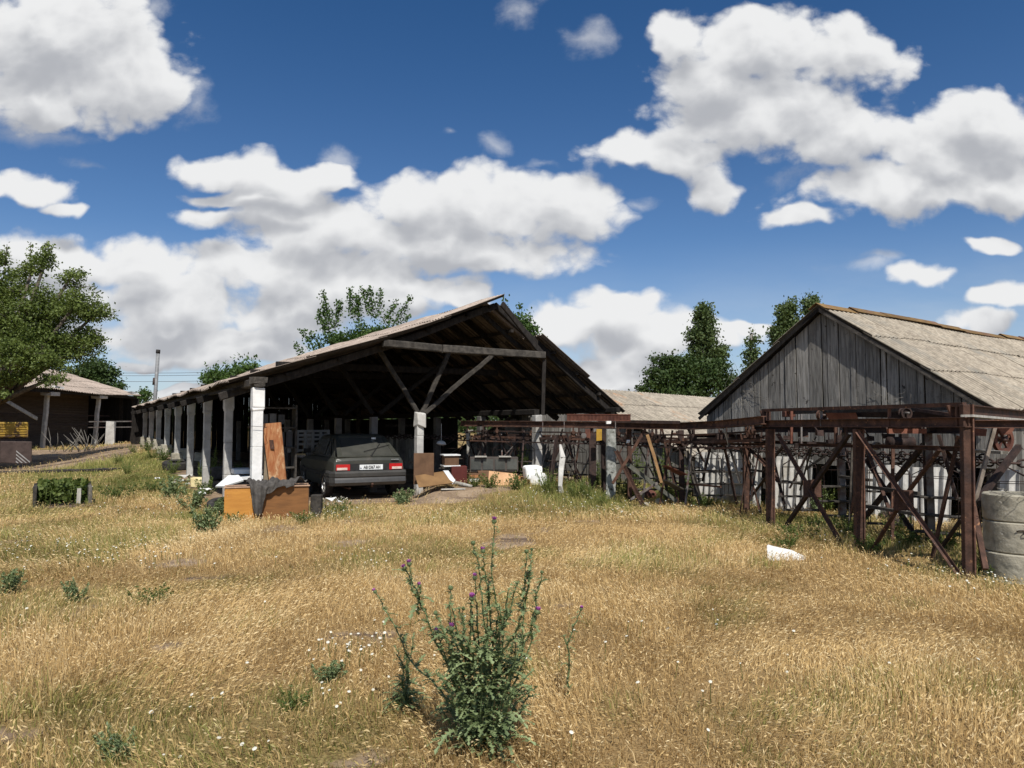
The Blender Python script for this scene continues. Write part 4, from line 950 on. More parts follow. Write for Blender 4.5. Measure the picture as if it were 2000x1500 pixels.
def cradles():
    proto = make_cradle(); spots = [(1960, 8.5), (1830, 9.6), (1735, 10.6), (1640, 11.6), (1560, 12.4), (1437, 13.9), (1378, 14.5), (1325, 14.9), (1255, 15.5), (1190, 16.0), (1120, 16.4), (1075, 16.8), (1030, 17.2), (985, 17.6), (940, 18.0), (885, 18.5)]
    xs = [c[0] for c in CH][::-1]; ys = [c[1] for c in CH][::-1]
    for i, (x, d) in enumerate(spots):
        o = proto if i == 0 else copy_tree(proto)
        p = P(x, float(np.interp(x, xs, ys)) + 4, d) + (Vector((.35, .9, .0)) if i in (5, 7, 9, 11) else Vector((0, 0, 0)))
        o.location = p; o.rotation_euler = (R.uniform(-.04, .04), R.uniform(-.03, .03), R.uniform(-.35, .15) + (-.5 if x > 1300 else -.2))
        o['group'] = 'wire cradles hanging from the conveyor chain'
        o['label'] = ('nearest of the wire cradles with plank shelves, hung beside the concrete rings' if i == 0 else 'wire cradle with plank shelves, %s along the chain counted from the concrete rings' % ORD[i])
cradles()

# ------------------------------------------------------------------ concrete rings
def rings():
    c = P(1985, 1000, 7.75); c.z = 0; z = tz(c.x, c.y) - .04
    for i, (h, r, lab) in enumerate(((.32, .325, 'bottom grey concrete ring of the stack at the right edge'), (.32, .315, 'middle grey concrete ring of the stack, with a rusty wire loop'), (.28, .31, 'topmost grey concrete ring of the stack, by the rusty post'))):
        root = thing('concrete_ring', lab, 'concrete ring', (c.x, c.y, z), 'stacked concrete rings'); mb = MB(); e = .012
        off = Vector((R.uniform(-.012, .012), R.uniform(-.01, .01), z))
        prof = [(r - .07, h - .0), (r - .07, e), (r - .06, 0), (r - e, .0), (r, e), (r + .004, h * .5), (r, h - e), (r - e, h), (r - .07, h)]
        mb.lathe(Vector((c.x, c.y, 0)) + off, (0, 0, 1), prof, 40, smooth=True); o = mb.build('ring_wall', concrete, root)
        es = o.modifiers.new('edge', 'EDGE_SPLIT'); es.split_angle = rad(40)
        if i < 2:
            mb = MB(); a0 = -2.0 - .2 * i; pts = []
            for k in range(7): a = a0 + k * .09; pts.append(Vector((c.x, c.y, z + h * .75)) + Vector((math.cos(a), math.sin(a), 0)) * (r + .012) + Vector((0, 0, .012 * math.sin(k * .9))))
            mb.tube(pts, .006, 5)
            mid = pts[3]; mb.tube([mid + Vector((.035 * math.cos(t), -.004, .028 * math.sin(t) - .02)) for t in [k * .7 for k in range(10)]], .006, 5); mb.build('wire_loop', rust_dark, root)
        z += h + .006
    mb = MB(); q = Vector((c.x, c.y, tz(c.x, c.y))); mb.box((q.x + .02, q.y, q.z - .0), (.8, .7, .05), jit=.02, tone=.2); o = mb.build('base_slab', concrete); tag(o, 'dark flat slab lying under the stack of concrete rings', 'slab')
    mb = MB()
    for k in range(7):
        a = R.uniform(-2.6, -1.2); p = Vector((c.x + math.cos(a) * .29, c.y + math.sin(a) * .29, z + .01)); pts = [p]
        for j in range(5): p = p + Vector((R.uniform(-.08, .03), R.uniform(-.04, .04), R.uniform(-.015, .02))); pts.append(p)
        mb.tube(pts, .004, 4)
    o = mb.build('twig_tangle', bark_pale); tag(o, 'tangle of dry twigs and wire lying on the topmost concrete ring', 'twigs')
rings()

# ------------------------------------------------------------------ the car
def car():
    rearc = P(722, 930, 15.85); yaw = rad(27)          # heading: mostly away, a little to the left
    fw = Vector((-math.sin(yaw), math.cos(yaw), 0)); rt = Vector((math.cos(yaw), math.sin(yaw), 0)); o0 = Vector((rearc.x, rearc.y, 0))
    z0 = tz(o0.x, o0.y) + .02
    def W(x, y, z): return o0 + rt * x + fw * y + Vector((0, 0, z + z0))       # x right, y forward
    root = thing('parked_car', 'dark green hatchback parked tail out under the shed roof edge', 'car', tuple(W(0, 0, 0)))
    paint = mat('car_paint', (.038, .040, .033), (.050, .052, .044), 3, .32, 0, c3=(.065, .062, .052), s3=2.5, t3=(.45, .7), tonek=.3, spec=.5)
    black = mat('car_black', (.018, .018, .018), (.03, .03, .03), 8, .55, .1, tonek=.3)
    bump_m = mat('bumper_plastic', (.045, .044, .042), (.06, .058, .055), 6, .38, 0, c3=(.10, .095, .085), s3=3, t3=(.55, .8), tonek=.3, spec=.6)
    glass = mat('car_glass', (.055, .056, .05), (.075, .075, .066), 3, .22, 0, spec=.8)
    chrome = mat('alloy', (.45, .45, .44), (.6, .6, .58), 9, .35, .1, metal=.8)
    redl = mat('lamp_red', (.42, .012, .015), (.55, .02, .02), 8, .25, 0, spec=.6); clear = mat('lamp_clear', (.55, .42, .36), (.75, .62, .55), 12, .3, 0, spec=.6)
    # body loft: stations along the car; each ring runs sill -> flank -> shoulder -> deck, mirrored
    st = [(.02, .36, .78, .83, .60), (.06, .30, .79, .885, .70), (.30, .26, .80, .90, .735), (.80, .24, .81, .895, .75), (1.4, .23, .815, .885, .755), (2.2, .23, .815, .87, .755), (2.95, .24, .81, .86, .75), (3.35, .25, .80, .83, .74), (3.8, .28, .78, .76, .70), (3.97, .34, .70, .66, .62)]
    mb = MB(); vs = []
    for (y, zb, hw, zt, ht) in st:
        prof = [(hw - .10, zb), (hw - .02, zb + .03), (hw, zb + .14), (hw, (zb + zt) * .5 + .05), (hw - .012, zt - .09), (hw - .05, zt - .015), (ht, zt), (ht * .5, zt + .012)]
        ring = [W(x, y, z) for x, z in prof] + [W(0, y, prof[-1][1] + .004)] + [W(-x, y, z) for x, z in reversed(prof)]
        vs += ring
    n = 17; fs = []
    for i in range(len(st) - 1):
        for j in range(n - 1): fs.append((i * n + j, i * n + j + 1, (i + 1) * n + j + 1, (i + 1) * n + j))
        fs.append((i * n + n - 1, i * n, (i + 1) * n, (i + 1) * n + n - 1))
    fs += [tuple(range(n - 1, -1, -1)), tuple(range((len(st) - 1) * n, len(st) * n))]
    mb.add(vs, fs, .5, False); body = mb.build('body', paint, root, bevel=.012)
    # greenhouse
    def gh(y, z, hw): return [W(-hw, y, z), W(hw, y, z)]
    rf = [(.86, 1.335, .575), (1.2, 1.375, .585), (1.7, 1.39, .59), (2.15, 1.37, .58)]; belt = [(.10, .895, .70), (1.0, .895, .735), (1.9, .885, .74), (2.95, .865, .72)]
    mb = MB(); vs = []
    for y, z, hw in rf: vs += [W(-hw, y, z - .03), W(-hw + .05, y, z), W(0, y, z + .02), W(hw - .05, y, z), W(hw, y, z - .03)]
    fs = []
    for i in range(3):
        for j in range(4): fs.append((i * 5 + j, i * 5 + j + 1, (i + 1) * 5 + j + 1, (i + 1) * 5 + j))
    m = len(vs); vs += [v - Vector((0, 0, .03)) for v in vs]
    fs += [tuple(m + k for k in reversed(f)) for f in fs]
    for j in range(4): fs.append((j + 1, j, m + j, m + j + 1)); fs.append((15 + j, 16 + j, m + 16 + j, m + 15 + j))
    for i in range(3): fs.append((i * 5, i * 5 + 5, m + i * 5 + 5, m + i * 5)); fs.append((i * 5 + 9, i * 5 + 4, m + i * 5 + 4, m + i * 5 + 9))
    mb.add(vs, fs, .5, True); mb.build('roof', paint, root)
    # rear hatch: frame and glass
    A, B_, Cc, D = W(-.70, .07, .895), W(.70, .07, .895), W(.575, .86, 1.335), W(-.575, .86, 1.335)
    nrm = (B_ - A).cross(D - A).normalized()
    def hq(u, v): return (A.lerp(B_, u)).lerp(D.lerp(Cc, u), v)
    hatch = MB(); fr = .075
    for (u0, u1, v0, v1) in ((0, 1, 0, .06), (0, 1, .95, 1), (0, fr, .06, .95), (1 - fr, 1, .06, .95)):
        hatch.slab([hq(u0, v0), hq(u1, v0), hq(u1, v1), hq(u0, v1)], nrm, .028, .6)
    hatch = hatch.build('hatch', paint, root, bevel=.006)
    mb = MB(); mb.slab([hq(fr, .06), hq(1 - fr, .06), hq(1 - fr, .95), hq(fr, .95)], nrm, .016); mb.build('rear_window', glass, hatch)
    mb = MB(); p = hq(.54, .03) + nrm * .04; q = hq(.80, .60) + nrm * .035; mb.bar(p, q, .014, .012, up=nrm); mb.bar(hq(.44, .20) + nrm * .045, hq(.96, .52) + nrm * .04, .010, .014, up=nrm); mb.box(hq(.54, .02) + nrm * .03, (.05, .03, .03)); mb.build('rear_wiper', black, hatch)
    mb = MB(); mb.slab([hq(.06, .985), hq(.94, .985), hq(.90, 1.06), hq(.10, 1.06)], nrm + Vector((0, 0, .3)), .035); mb.build('roof_spoiler', paint, root)
    mb = MB(); mb.box(hq(.74, .84) + nrm * .04, (.10, .03, .035), jit=.01); mb.build('sticker', white_plas, hatch)
    for sg in (-1, 1):
        pts = [(.14, .90, .725), (.92, 1.30, .59), (1.3, 1.335, .595), (2.12, 1.33, .59), (2.72, .885, .715), (1.2, .90, .735)]
        pp = [W(sg * x, y, z) for y, z, x in pts]; mb = MB(); mb.slab(pp if sg > 0 else pp[::-1], rt * sg, .012, .5); side = mb.build('side_frame', paint, root)
        for (a, b) in (((.42, 1.02), 0), ((1.12, 1.95), 1)):
            if b == 0: q = [(.50, .935, .728), (.98, .935, .735), (.98, 1.26, .618), (.93, 1.25, .615)]
            else: q = [(1.06, .93, .738), (2.50, .92, .722), (2.04, 1.28, .61), (1.08, 1.29, .612)]
            pp = [W(sg * (x + .016), y, z) for y, z, x in q]; mb = MB(); mb.slab(pp if sg > 0 else pp[::-1], rt * sg, .006); mb.build('side_window', glass, side)
        mb = MB(); mb.slab([W(sg * .74, 2.62, .93), W(sg * .92, 2.62, .93), W(sg * .92, 2.60, 1.04), W(sg * .76, 2.60, 1.04)], fw, .05); mb.build('door_mirror', black, root)
        mb = MB(); mb.bar(W(sg * .822, .5, .52), W(sg * .822, 3.3, .52), .02, .09); mb.build('side_moulding', black, root)
        # tail lamp
        x0, x1 = sg * .74, sg * .44; zb, zt = .625, .755; mb = MB()
        mb.slab([W(x0, -.012, zb), W(x1, -.012, zb), W(x1, -.012, zt), W(x0, -.012, zt)] if sg < 0 else [W(x1, -.012, zb), W(x0, -.012, zb), W(x0, -.012, zt), W(x1, -.012, zt)], fw, .05)
        lamp = mb.build('tail_lamp', redl, root)
        mb = MB(); xa, xb = sg * .725, sg * .50; mb.slab([W(xa, -.02, zb + .01), W(xb, -.02, zb + .01), W(xb, -.02, zb + .062), W(xa, -.02, zb + .062)] if sg < 0 else [W(xb, -.02, zb + .01), W(xa, -.02, zb + .01), W(xa, -.02, zb + .062), W(xb, -.02, zb + .062)], fw, .012); mb.build('clear_lens', clear, lamp)
        mb = MB(); mb.box(W(sg * .60, 3.97, .60), (.3, .03, .12), rz=yaw); mb.build('headlamp', clear, root)
    mb = MB(); mb.slab([W(-.44, -.004, .60), W(.44, -.004, .60), W(.44, -.004, .765), W(-.44, -.004, .765)], fw, .03); mb.build('tail_panel', black, root)
    # number plate with raised characters
    mb = MB(); mb.slab([W(-.23, -.022, .632), W(.29, -.022, .632), W(.29, -.022, .742), W(-.23, -.022, .742)], fw, .012); pl = mb.build('number_plate', mat('plate_white', (.72, .74, .74), (.8, .82, .82), 4, .5, 0), root)
    for txt, x, z, size, m_ in (('AB 0367 AH', .045, .652, .098, black), ('UA', -.205, .66, .03, mat('plate_blue', (.02, .05, .3), (.02, .05, .3), 2, .5, 0))):
        cu = bpy.data.curves.new('plate_text', 'FONT'); cu.body = txt; cu.size = size; cu.align_x = 'CENTER'; cu.extrude = .002; cu.offset = .0018; cu.space_character = .92
        to = bpy.data.objects.new('tmp', cu); C.objects.link(to)
        dg = bpy.context.evaluated_depsgraph_get(); me = bpy.data.meshes.new_from_object(to.evaluated_get(dg)); bpy.data.objects.remove(to)
        base = W(x, -.025, z) - Vector(root.location); M4 = Matrix.Translation(base) @ Matrix.Rotation(yaw, 4, 'Z') @ Matrix.Rotation(rad(90), 4, 'X') @ Matrix.Scale(.80, 4, (1, 0, 0))
        me.transform(M4); me.materials.clear(); me.materials.append(m_)
        t = bpy.data.objects.new('plate_lettering', me); C.objects.link(t); t.parent = pl
    mb = MB(); mb.bar(W(.48, -.01, .845), W(.66, -.01, .845), .02, .018); mb.build('badge', chrome, root)
    # bumper: two steps with a rounded lower lip
    mb = MB(); vs = []; prof = [(.05, .60), (-.075, .60), (-.11, .565), (-.105, .50), (-.085, .475), (-.10, .43), (-.115, .37), (-.075, .315), (.05, .30)]
    xs = [(-.83, .42), (-.83, .05), (-.78, -.0), (-.4, -.02), (0, -.028), (.4, -.02), (.78, 0), (.83, .05), (.83, .42)]
    for i, (x, yy) in enumerate(xs):
        for (py_, pz) in prof:
            if i in (0, 1): vs.append(W(x + (.05 - py_ - .05) * 0 + (py_ + .0) * .25, yy + .03, pz))
            elif i in (7, 8): vs.append(W(x - (py_ + .0) * .25, yy + .03, pz))
            else: vs.append(W(x, yy + py_, pz))
    k = len(prof); fs = [(i * k + j, (i + 1) * k + j, (i + 1) * k + j + 1, i * k + j + 1) for i in range(len(xs) - 1) for j in range(k - 1)]
    mb.add(vs, fs, .5, False); b = mb.build('rear_bumper', bump_m, root); sm = b.modifiers.new('sol', 'SOLIDIFY'); sm.thickness = .01
    mb = MB(); mb.bar(W(-.70, -.10, .545), W(.72, -.10, .545), .015, .02); mb.build('bumper_strip', black, b)
    mb = MB(); mb.tube([W(.02, .0, .27), W(.02, -.12, .27), W(.02, -.16, .30)], .018, 8); mb.lathe(W(.02, -.16, .325), (0, 0, 1), [(0, -.03), (.025, -.015), (.03, 0), (.025, .015), (0, .03)], 10); mb.build('tow_hitch', rust, root)
    mb = MB(); mb.tube([W(-.45, .8, .22), W(-.45, -.04, .24)], .022, 8); mb.build('exhaust', rust, root)
    # wheels: tyre, rim, spokes
    for (x, y) in ((-.748, .78), (.748, .78), (-.748, 3.2), (.748, 3.2)):
        sg = 1 if x > 0 else -1; c = W(x, y, .285); ax = rt * sg; mb = MB()
        mb.lathe(c, ax, [(.17, -.08), (.26, -.085), (.283, -.06), (.287, 0), (.283, .06), (.26, .085), (.18, .082), (.17, .05), (.17, -.08)], 32, smooth=True); w = mb.build('wheel', blacken, root)
        mb = MB(); mb.lathe(c, ax, [(.178, .07), (.165, .082), (.158, .06), (.155, .0)], 28, tone=.6)
        for kk in range(9):
            t = 2 * math.pi * kk / 9; xx, yy = mb.frame(ax); d = xx * math.cos(t) + yy * math.sin(t); mb.bar(c + ax * .06 + d * .03, c + ax * .066 + d * .165, .022, .016, up=ax)
        mb.lathe(c + ax * .06, ax, [(.05, 0), (.045, .02), (0, .024)], 16); mb.build('rim', chrome, w)
        mb = MB(); mb.lathe(c, ax, [(.155, .01), (0, .01)], 20); mb.build('brake_disc', black, w)
        mb = MB(); ring = [(.31 * math.cos(t), .31 * math.sin(t) + .02) for t in [math.pi * q / 12 for q in range(13)]]
        mb.slab([W(sg * .818, y + a, .285 + b_) for a, b_ in ring], rt * sg, .006); mb.build('wheel_arch', black, root)
    return root
car()
# ------------------------------------------------------------------ orange cabinet with cloth
def solid(name, label, cat, corners, z0, h, m_, group=None, bevel=.004, tone=.5):
    """upright box from three ground corners"""
    a, b, c = corners; d = a + (c - b); mb = MB(); mb.slab([Vector((p.x, p.y, z0)) for p in (a, b, c, d)], (0, 0, 1), h, tone)
    return tag(mb.build(name, m_, None, bevel=bevel), label, cat, group)
def cabinet():
    a = P(437, 1010, 12.05); b = P(603, 1005, 12.5); a.z = b.z = 0; U = (b - a); Lc = U.length; U.normalize(); V = Vector((-U.y, U.x, 0)); z = max(tz(a.x, a.y), tz(b.x, b.y)); h = .56; dep = .42
    root = thing('laid_down_cabinet', 'orange-brown wooden cabinet lying on its back in the grass', 'cabinet', (a.x, a.y, z))
    def K(u, v, w): return a + U * u + V * v + Vector((0, 0, z + w))
    for u0, u1, m_, y in ((.01, .50, orange_wood, 0), (.515, Lc - .01, mat('orange_board_dark', (.17, .078, .028), (.24, .11, .038), 3, .6, .15, stretch=(1, 1, 6), tonek=.3), .012)):
        mb = MB(); mb.slab([K(u0, y, -.22), K(u1, y, -.22), K(u1, y, h), K(u0, y, h)], V, .02); mb.build('front_panel', m_, root, bevel=.003)
    for u in (0, Lc - .02):
        mb = MB(); mb.slab([K(u, .02, -.05), K(u, dep, -.05), K(u, dep, h), K(u, .02, h)], U, .02); mb.build('side_panel', orange_wood if u == 0 else brown_board, root)
    mb = MB(); mb.slab([K(0, dep, -.05), K(Lc, dep, -.05), K(Lc, dep, h), K(0, dep, h)], V, .018); mb.build('back_panel', brown_board, root)
    mb = MB(); mb.slab([K(-.01, -.015, h + .002), K(Lc + .01, -.015, h + .002), K(Lc + .01, .06, h + .002), K(-.01, .06, h + .002)], (0, 0, 1), .018, .7)
    mb.slab([K(-.01, dep - .05, h + .002), K(Lc + .01, dep - .05, h + .002), K(Lc + .01, dep + .02, h + .002), K(-.01, dep + .02, h + .002)], (0, 0, 1), .018, .7); mb.build('top_edge', mat('edge_wood', (.34, .22, .15), (.44, .30, .21), 6, .7, .3, tonek=.3), root)
    mb = MB(); mb.slab([K(.02, .06, h - .12), K(Lc - .02, .06, h - .12), K(Lc - .02, dep - .05, h - .10), K(.02, dep - .05, h - .10)], (0, 0, 1), .015, .4); mb.build('shelf', brown_board, root)
    # jacket thrown over it: a folded sheet hanging down the front, a sleeve of cloth to the right
    vs = []; nu, nv = 46, 40
    for i in range(nu + 1):
        f = i / nu
        for j in range(nv + 1):
            g = j / nv
            top = K(.40 + f * 1.02, 0, 0)
            L = .50 * (math.exp(-((f - .26) / .20) ** 4)) + .13 * math.exp(-((f - .55) / .12) ** 2)  # how far it hangs down
            L = max(L, .03 + .02 * math.sin(f * 30)); sgm = g * (L + .34)
            fold = .028 * math.sin(f * 26 + g * 2) + .016 * math.sin(f * 55 - g * 5) + .022 * math.sin(f * 11 + g * 6)
            xs = .34 + f * (.66 + .36 * (1 - min(1, sgm / .5))) if f > .5 else .34 + f * (.74 + .28 * (1 - min(1, sgm / .4)))
            pinch = (f - .26) * .35 * max(0, g - .3) * (1 if f < .55 else 0); xs -= pinch
            if sgm < .34: v = .32 - sgm; p = K(xs, v, h + .04 + abs(fold) * 1.4 + .03 * math.sin(v * 14 + f * 9) ** 2)
            else: dn = sgm - .34; p = K(xs, -.03 - .035 * (fold / .05 + 1) - .02 * math.sin(dn * 6), h + .03 + fold * .25 - dn)
            vs.append(p)
    c = nv + 1; fs = [(i * c + j, (i + 1) * c + j, (i + 1) * c + j + 1, i * c + j + 1) for i in range(nu) for j in range(nv)]
    mb = MB(); mb.add(vs, fs, .5, True); o = mb.build('thrown_jacket', cloth_m); s = o.modifiers.new('sol', 'SOLIDIFY'); s.thickness = .012
    sb = o.modifiers.new('sub', 'SUBSURF'); sb.levels = 1; sb.render_levels = 1; tag(o, 'crumpled dark grey jacket draped over the front of the orange cabinet', 'jacket')
    q = P(618, 990, 12.75); mb = MB(); mb.box((q.x, q.y, .16 + tz(q.x, q.y)), (.20, .2, .46), rz=.1, jit=.02, tone=.3); tag(mb.build('stump_block', wood_mid, None, bevel=.01), 'short dark wooden block standing at the right end of the orange cabinet', 'wood block')
cabinet()
def leaning_boards():
    a = P(565, 955, 13.2); b = P(545, 955, 13.3)
    mb = MB(); bl = P(537, 957, 13.05); br = P(567, 960, 12.95); tl = P(514, 828, 13.25); trr = P(549, 825, 13.2); bl.z = tz(bl.x, bl.y); br.z = bl.z; 
    n = (br - bl).cross(tl - bl).normalized(); n = n if n.y < 0 else -n
    mb.slab([bl, br, trr, tl], n, .03, .5); root = tag(mb.build('rotten_door', board_rot), 'tall rust-brown rotten board leaning beside the first white column', 'board')
    mb = MB(); mb.slab([bl.lerp(tl, .72) + n * .032 + (br - bl) * .35, bl.lerp(tl, .72) + n * .032 + (br - bl) * .62, bl.lerp(tl, .82) + n * .032 + (br - bl) * .62, bl.lerp(tl, .82) + n * .032 + (br - bl) * .35], n, .004); o = mb.build('latch_plate', rust, root)
    mb = MB(); mb.slab([P(515, 957, 13.3), P(536, 957, 13.3), P(527, 850, 13.5), P(513, 848, 13.5)], (0, -1, 0), .02, .3); tag(mb.build('grey_board', mat('dull_board', (.20, .16, .11), (.28, .23, .165), 4, .9, .3, tonek=.3)), 'dull beige board leaning between the white column and the rotten board', 'board')
leaning_boards()

# ------------------------------------------------------------------ scrap by the columns
def plate_poly(name, label, cat, pts, m_, th=.015, n=(0, -.4, 1), tone=.5, group=None):
    mb = MB(); mb.slab(pts, n, th, tone); return tag(mb.build(name, m_), label, cat, group)
def gp(px, py, lift=.0): p = GP(px, py); p.z += lift; return p
def tyre(name, label, c, r, w, tilt=(0, 0, 1), group=None):
    mb = MB(); root = thing(name, label, 'tyre', tuple(c), group)
    mb.lathe(c, tilt, [(r * .58, -w * .42), (r * .66, -w * .5), (r * .9, -w * .5), (r * .985, -w * .36), (r, 0), (r * .985, w * .36), (r * .9, w * .5), (r * .66, w * .5), (r * .58, w * .42), (r * .60, w * .3), (r * .9, w * .3), (r * .9, -w * .3), (r * .60, -w * .3), (r * .58, -w * .42)], 36, smooth=False)
    mb.build('casing', blacken, root)
    mb = MB(); x, y = mb.frame(Vector(tilt).normalized())
    for k in range(44):
        t = 2 * math.pi * k / 44; d = x * math.cos(t) + y * math.sin(t); tt = Vector(tilt).normalized(); e = tt.cross(d)
        mb.bar(Vector(c) + d * r * 1.0 - tt * w * .36 + e * .01, Vector(c) + d * r * 1.0 + tt * w * .36 - e * .01, .018, .012, up=d)
    mb.build('tread', blacken, root)
def scrap():
    c = gp(345, 916); c.z += .12; tyre('old_tyre', 'worn dark tyre lying flat in the grass beside the columns', c, .38, .22, (0.04, -.12, 1))
    c = gp(437, 1003); c.z += .08; c.x += .02; tyre('old_tyre', 'dark tyre half hidden in weeds at the left end of the orange cabinet', c + Vector((-.22, .5, 0)), .30, .2, (.1, -.2, 1))
    # plinth blocks and a broken curved pipe
    for px, py, w, h, lab in ((352, 897, .42, .36, 'pale broken concrete block in the weeds below the middle columns'), (387, 900, .24, .30, 'small pale concrete block standing behind the flat tyre'), (318, 886, .34, .28, 'weathered stone block in front of the farther columns')):
        q = gp(px, py); mb = MB(); mb.box((q.x, q.y, q.z + h / 2 - .03), (w, .3, h), rz=.4, jit=.03, tone=.9, taper=.9); tag(mb.build('concrete_block', concrete, None, bevel=.02), lab, 'concrete block', 'loose blocks along the columns')
    q = gp(398, 918); mb = MB(); mb.tube([q + Vector((.02 + .13 * math.cos(t), 0, .22 + .15 * math.sin(t))) for t in [-1.2 + k * .36 for k in range(13)]][::-1], .022, 8); tag(mb.build('bent_pipe', white_plas), 'bent whitish pipe hook sticking up between the columns', 'pipe')
    q = gp(391, 922); mb = MB(); mb.log(q, q + Vector((.05, .1, .78)), .05, .05, 4, .01); tag(mb.build('wooden_stake', wood_pale), 'thin upright wooden stake beside the bent pipe', 'stake')
    # big white panels near the second column
    plate_poly('ribbed_white_sheet', 'large white ribbed plastic panel lying slanted at the foot of the second column', 'panel', [P(421, 952, 13.6), P(437, 952, 13.3), P(476, 940, 13.4), P(466, 930, 14.2), P(446, 931, 14.4)], white_plas, .03, (.1, -.5, 1), .6)
    a = P(452, 918, 15.2); b = P(497, 920, 14.9); mb = MB(); mb.box((a + b) / 2 + Vector((0, .3, -.02)), ((b - a).length, .7, .10), rz=.5, jit=.01, tone=.4); tag(mb.build('white_table_top', white_plas, None, bevel=.01), 'white slab lying level behind the second column', 'slab')
    a = P(452, 931, 15.0); b = P(497, 933, 14.7); mb = MB(); mb.box((a + b) / 2 + Vector((0, .3, -.02)), ((b - a).length, .7, .08), rz=.5, jit=.01, tone=.3); tag(mb.build('white_table_top', white_plas, None, bevel=.01), 'lower white slab under the other one behind the second column', 'slab')
    for i, (px, py, s, m_, lab) in enumerate(((306, 942, .16, white_plas, 'small crumpled white scrap in the grass left of the weeds'), (362, 940, .34, white_col, 'torn greyish-white sheet lying left of the yellow foam block'), (350, 947, .22, white_col, 'flat greyish scrap in front of the torn sheet'),
            (366, 952, .12, white_plas, 'small white shard in front of the torn greyish sheet'), (400, 969, .32, white_plas, 'white splintered strip lying below the yellow foam block'), (392, 973, .20, white_plas, 'small white splinter under the white splintered strip'), (412, 963, .10, white_plas, 'tiny white chip right of the splintered strip'), (648, 992, .42, white_plas, 'crumpled white sheet in the flowers right of the cabinet'), (340, 950, .10, white_plas, 'smallest white chip in the green weeds by the scrap'))):
        q = gp(px, py, .05); mb = MB(); k = 9; pts = []
        for a in range(k):
            t = 2 * math.pi * a / k; rr = s * R.uniform(.45, 1.0) * .6; pts.append(q + Vector((math.cos(t) * rr, math.sin(t) * rr * .7, R.uniform(0, .32) * s + .04)))
        cc = q + Vector((0, 0, s * .35)); vs = [cc] + pts; mb.add(vs, [(0, 1 + a, 1 + (a + 1) % k) for a in range(k)], .5)
        o = mb.build('scrap_sheet', m_); sd = o.modifiers.new('sol', 'SOLIDIFY'); sd.thickness = .01; tag(o, lab, 'scrap', 'white scraps in the grass')
    q = gp(384, 952); mb = MB(); mb.box((q.x, q.y, q.z + .13), (.27, .2, .22), rz=.2, jit=.035, tone=.6); tag(mb.build('foam_block', yellow_foam, None, bevel=.02), 'pale yellow foam block among the weeds and scrap', 'foam block')
    q = gp(424, 938); mb = MB(); mb.box((q.x, q.y, q.z + .2), (.5, .4, .34), rz=.5, jit=.08, tone=.5, taper=.6); tag(mb.build('rubble_sack', cloth_m, None, bevel=.06), 'dark crumpled sack beside the foot of the second column', 'sack')
    # stone / slab in the meadow
    q = gp(1528, 1092); mb = MB()
    pts = [(-.22, -.12, -.05), (.30, -.10, -.05), (.34, .1, -.05), (-.12, .14, -.05)]; top = [(-.19, .0, .17), (.10, -.02, .12), (.32, .06, .02), (-.15, .06, .17)]
    vs = [q + Vector(p) for p in pts + top]; mb.add(vs, [(3, 2, 1, 0), (4, 5, 6, 7), (0, 1, 5, 4), (1, 2, 6, 5), (2, 3, 7, 6), (3, 0, 4, 7)], .6)
    tag(mb.build('white_chunk', mat('chalky', (.52, .51, .48), (.74, .73, .70), 9, .95, .8, c3=(.38, .36, .32), s3=6, t3=(.55, .7), tonek=.2), None, bevel=.015), 'broken white wedge of concrete lying in the dry meadow before the gantry', 'concrete chunk')
    # sandy rubble at the foot of the crossed braces
    for i, (px, py, s, m_, lab) in enumerate(((1268, 972, .32, rust_red, 'rusty brown lump of scrap iron at the foot of the crossed braces'), (1250, 968, .18, concrete, 'pale rubble stone left of the rusty lump'), (1288, 984, .20, concrete, 'pale rubble stone in front of the rusty lump'), (1262, 990, .16, concrete, 'smallest rubble stone in the grass below the braces'), (1757, 1030, .26, rust_dark, 'dark round scrap iron lump under the gantry'), (1735, 1020, .34, brown_metal, 'long brown rusted tank lying under the gantry'))):
        q = gp(px, py); mb = MB(); pr = []
        for k in range(7): t = math.pi * k / 6; pr.append((s * .5 * math.sin(t) * R.uniform(.8, 1.15), -s * .35 * math.cos(t)))
        mb.lathe(q + Vector((0, 0, s * .2)), (R.uniform(-.6, .6), R.uniform(-.3, .3), 1), pr, 9); tag(mb.build('rubble_lump', m_), lab, 'rubble')
scrap()

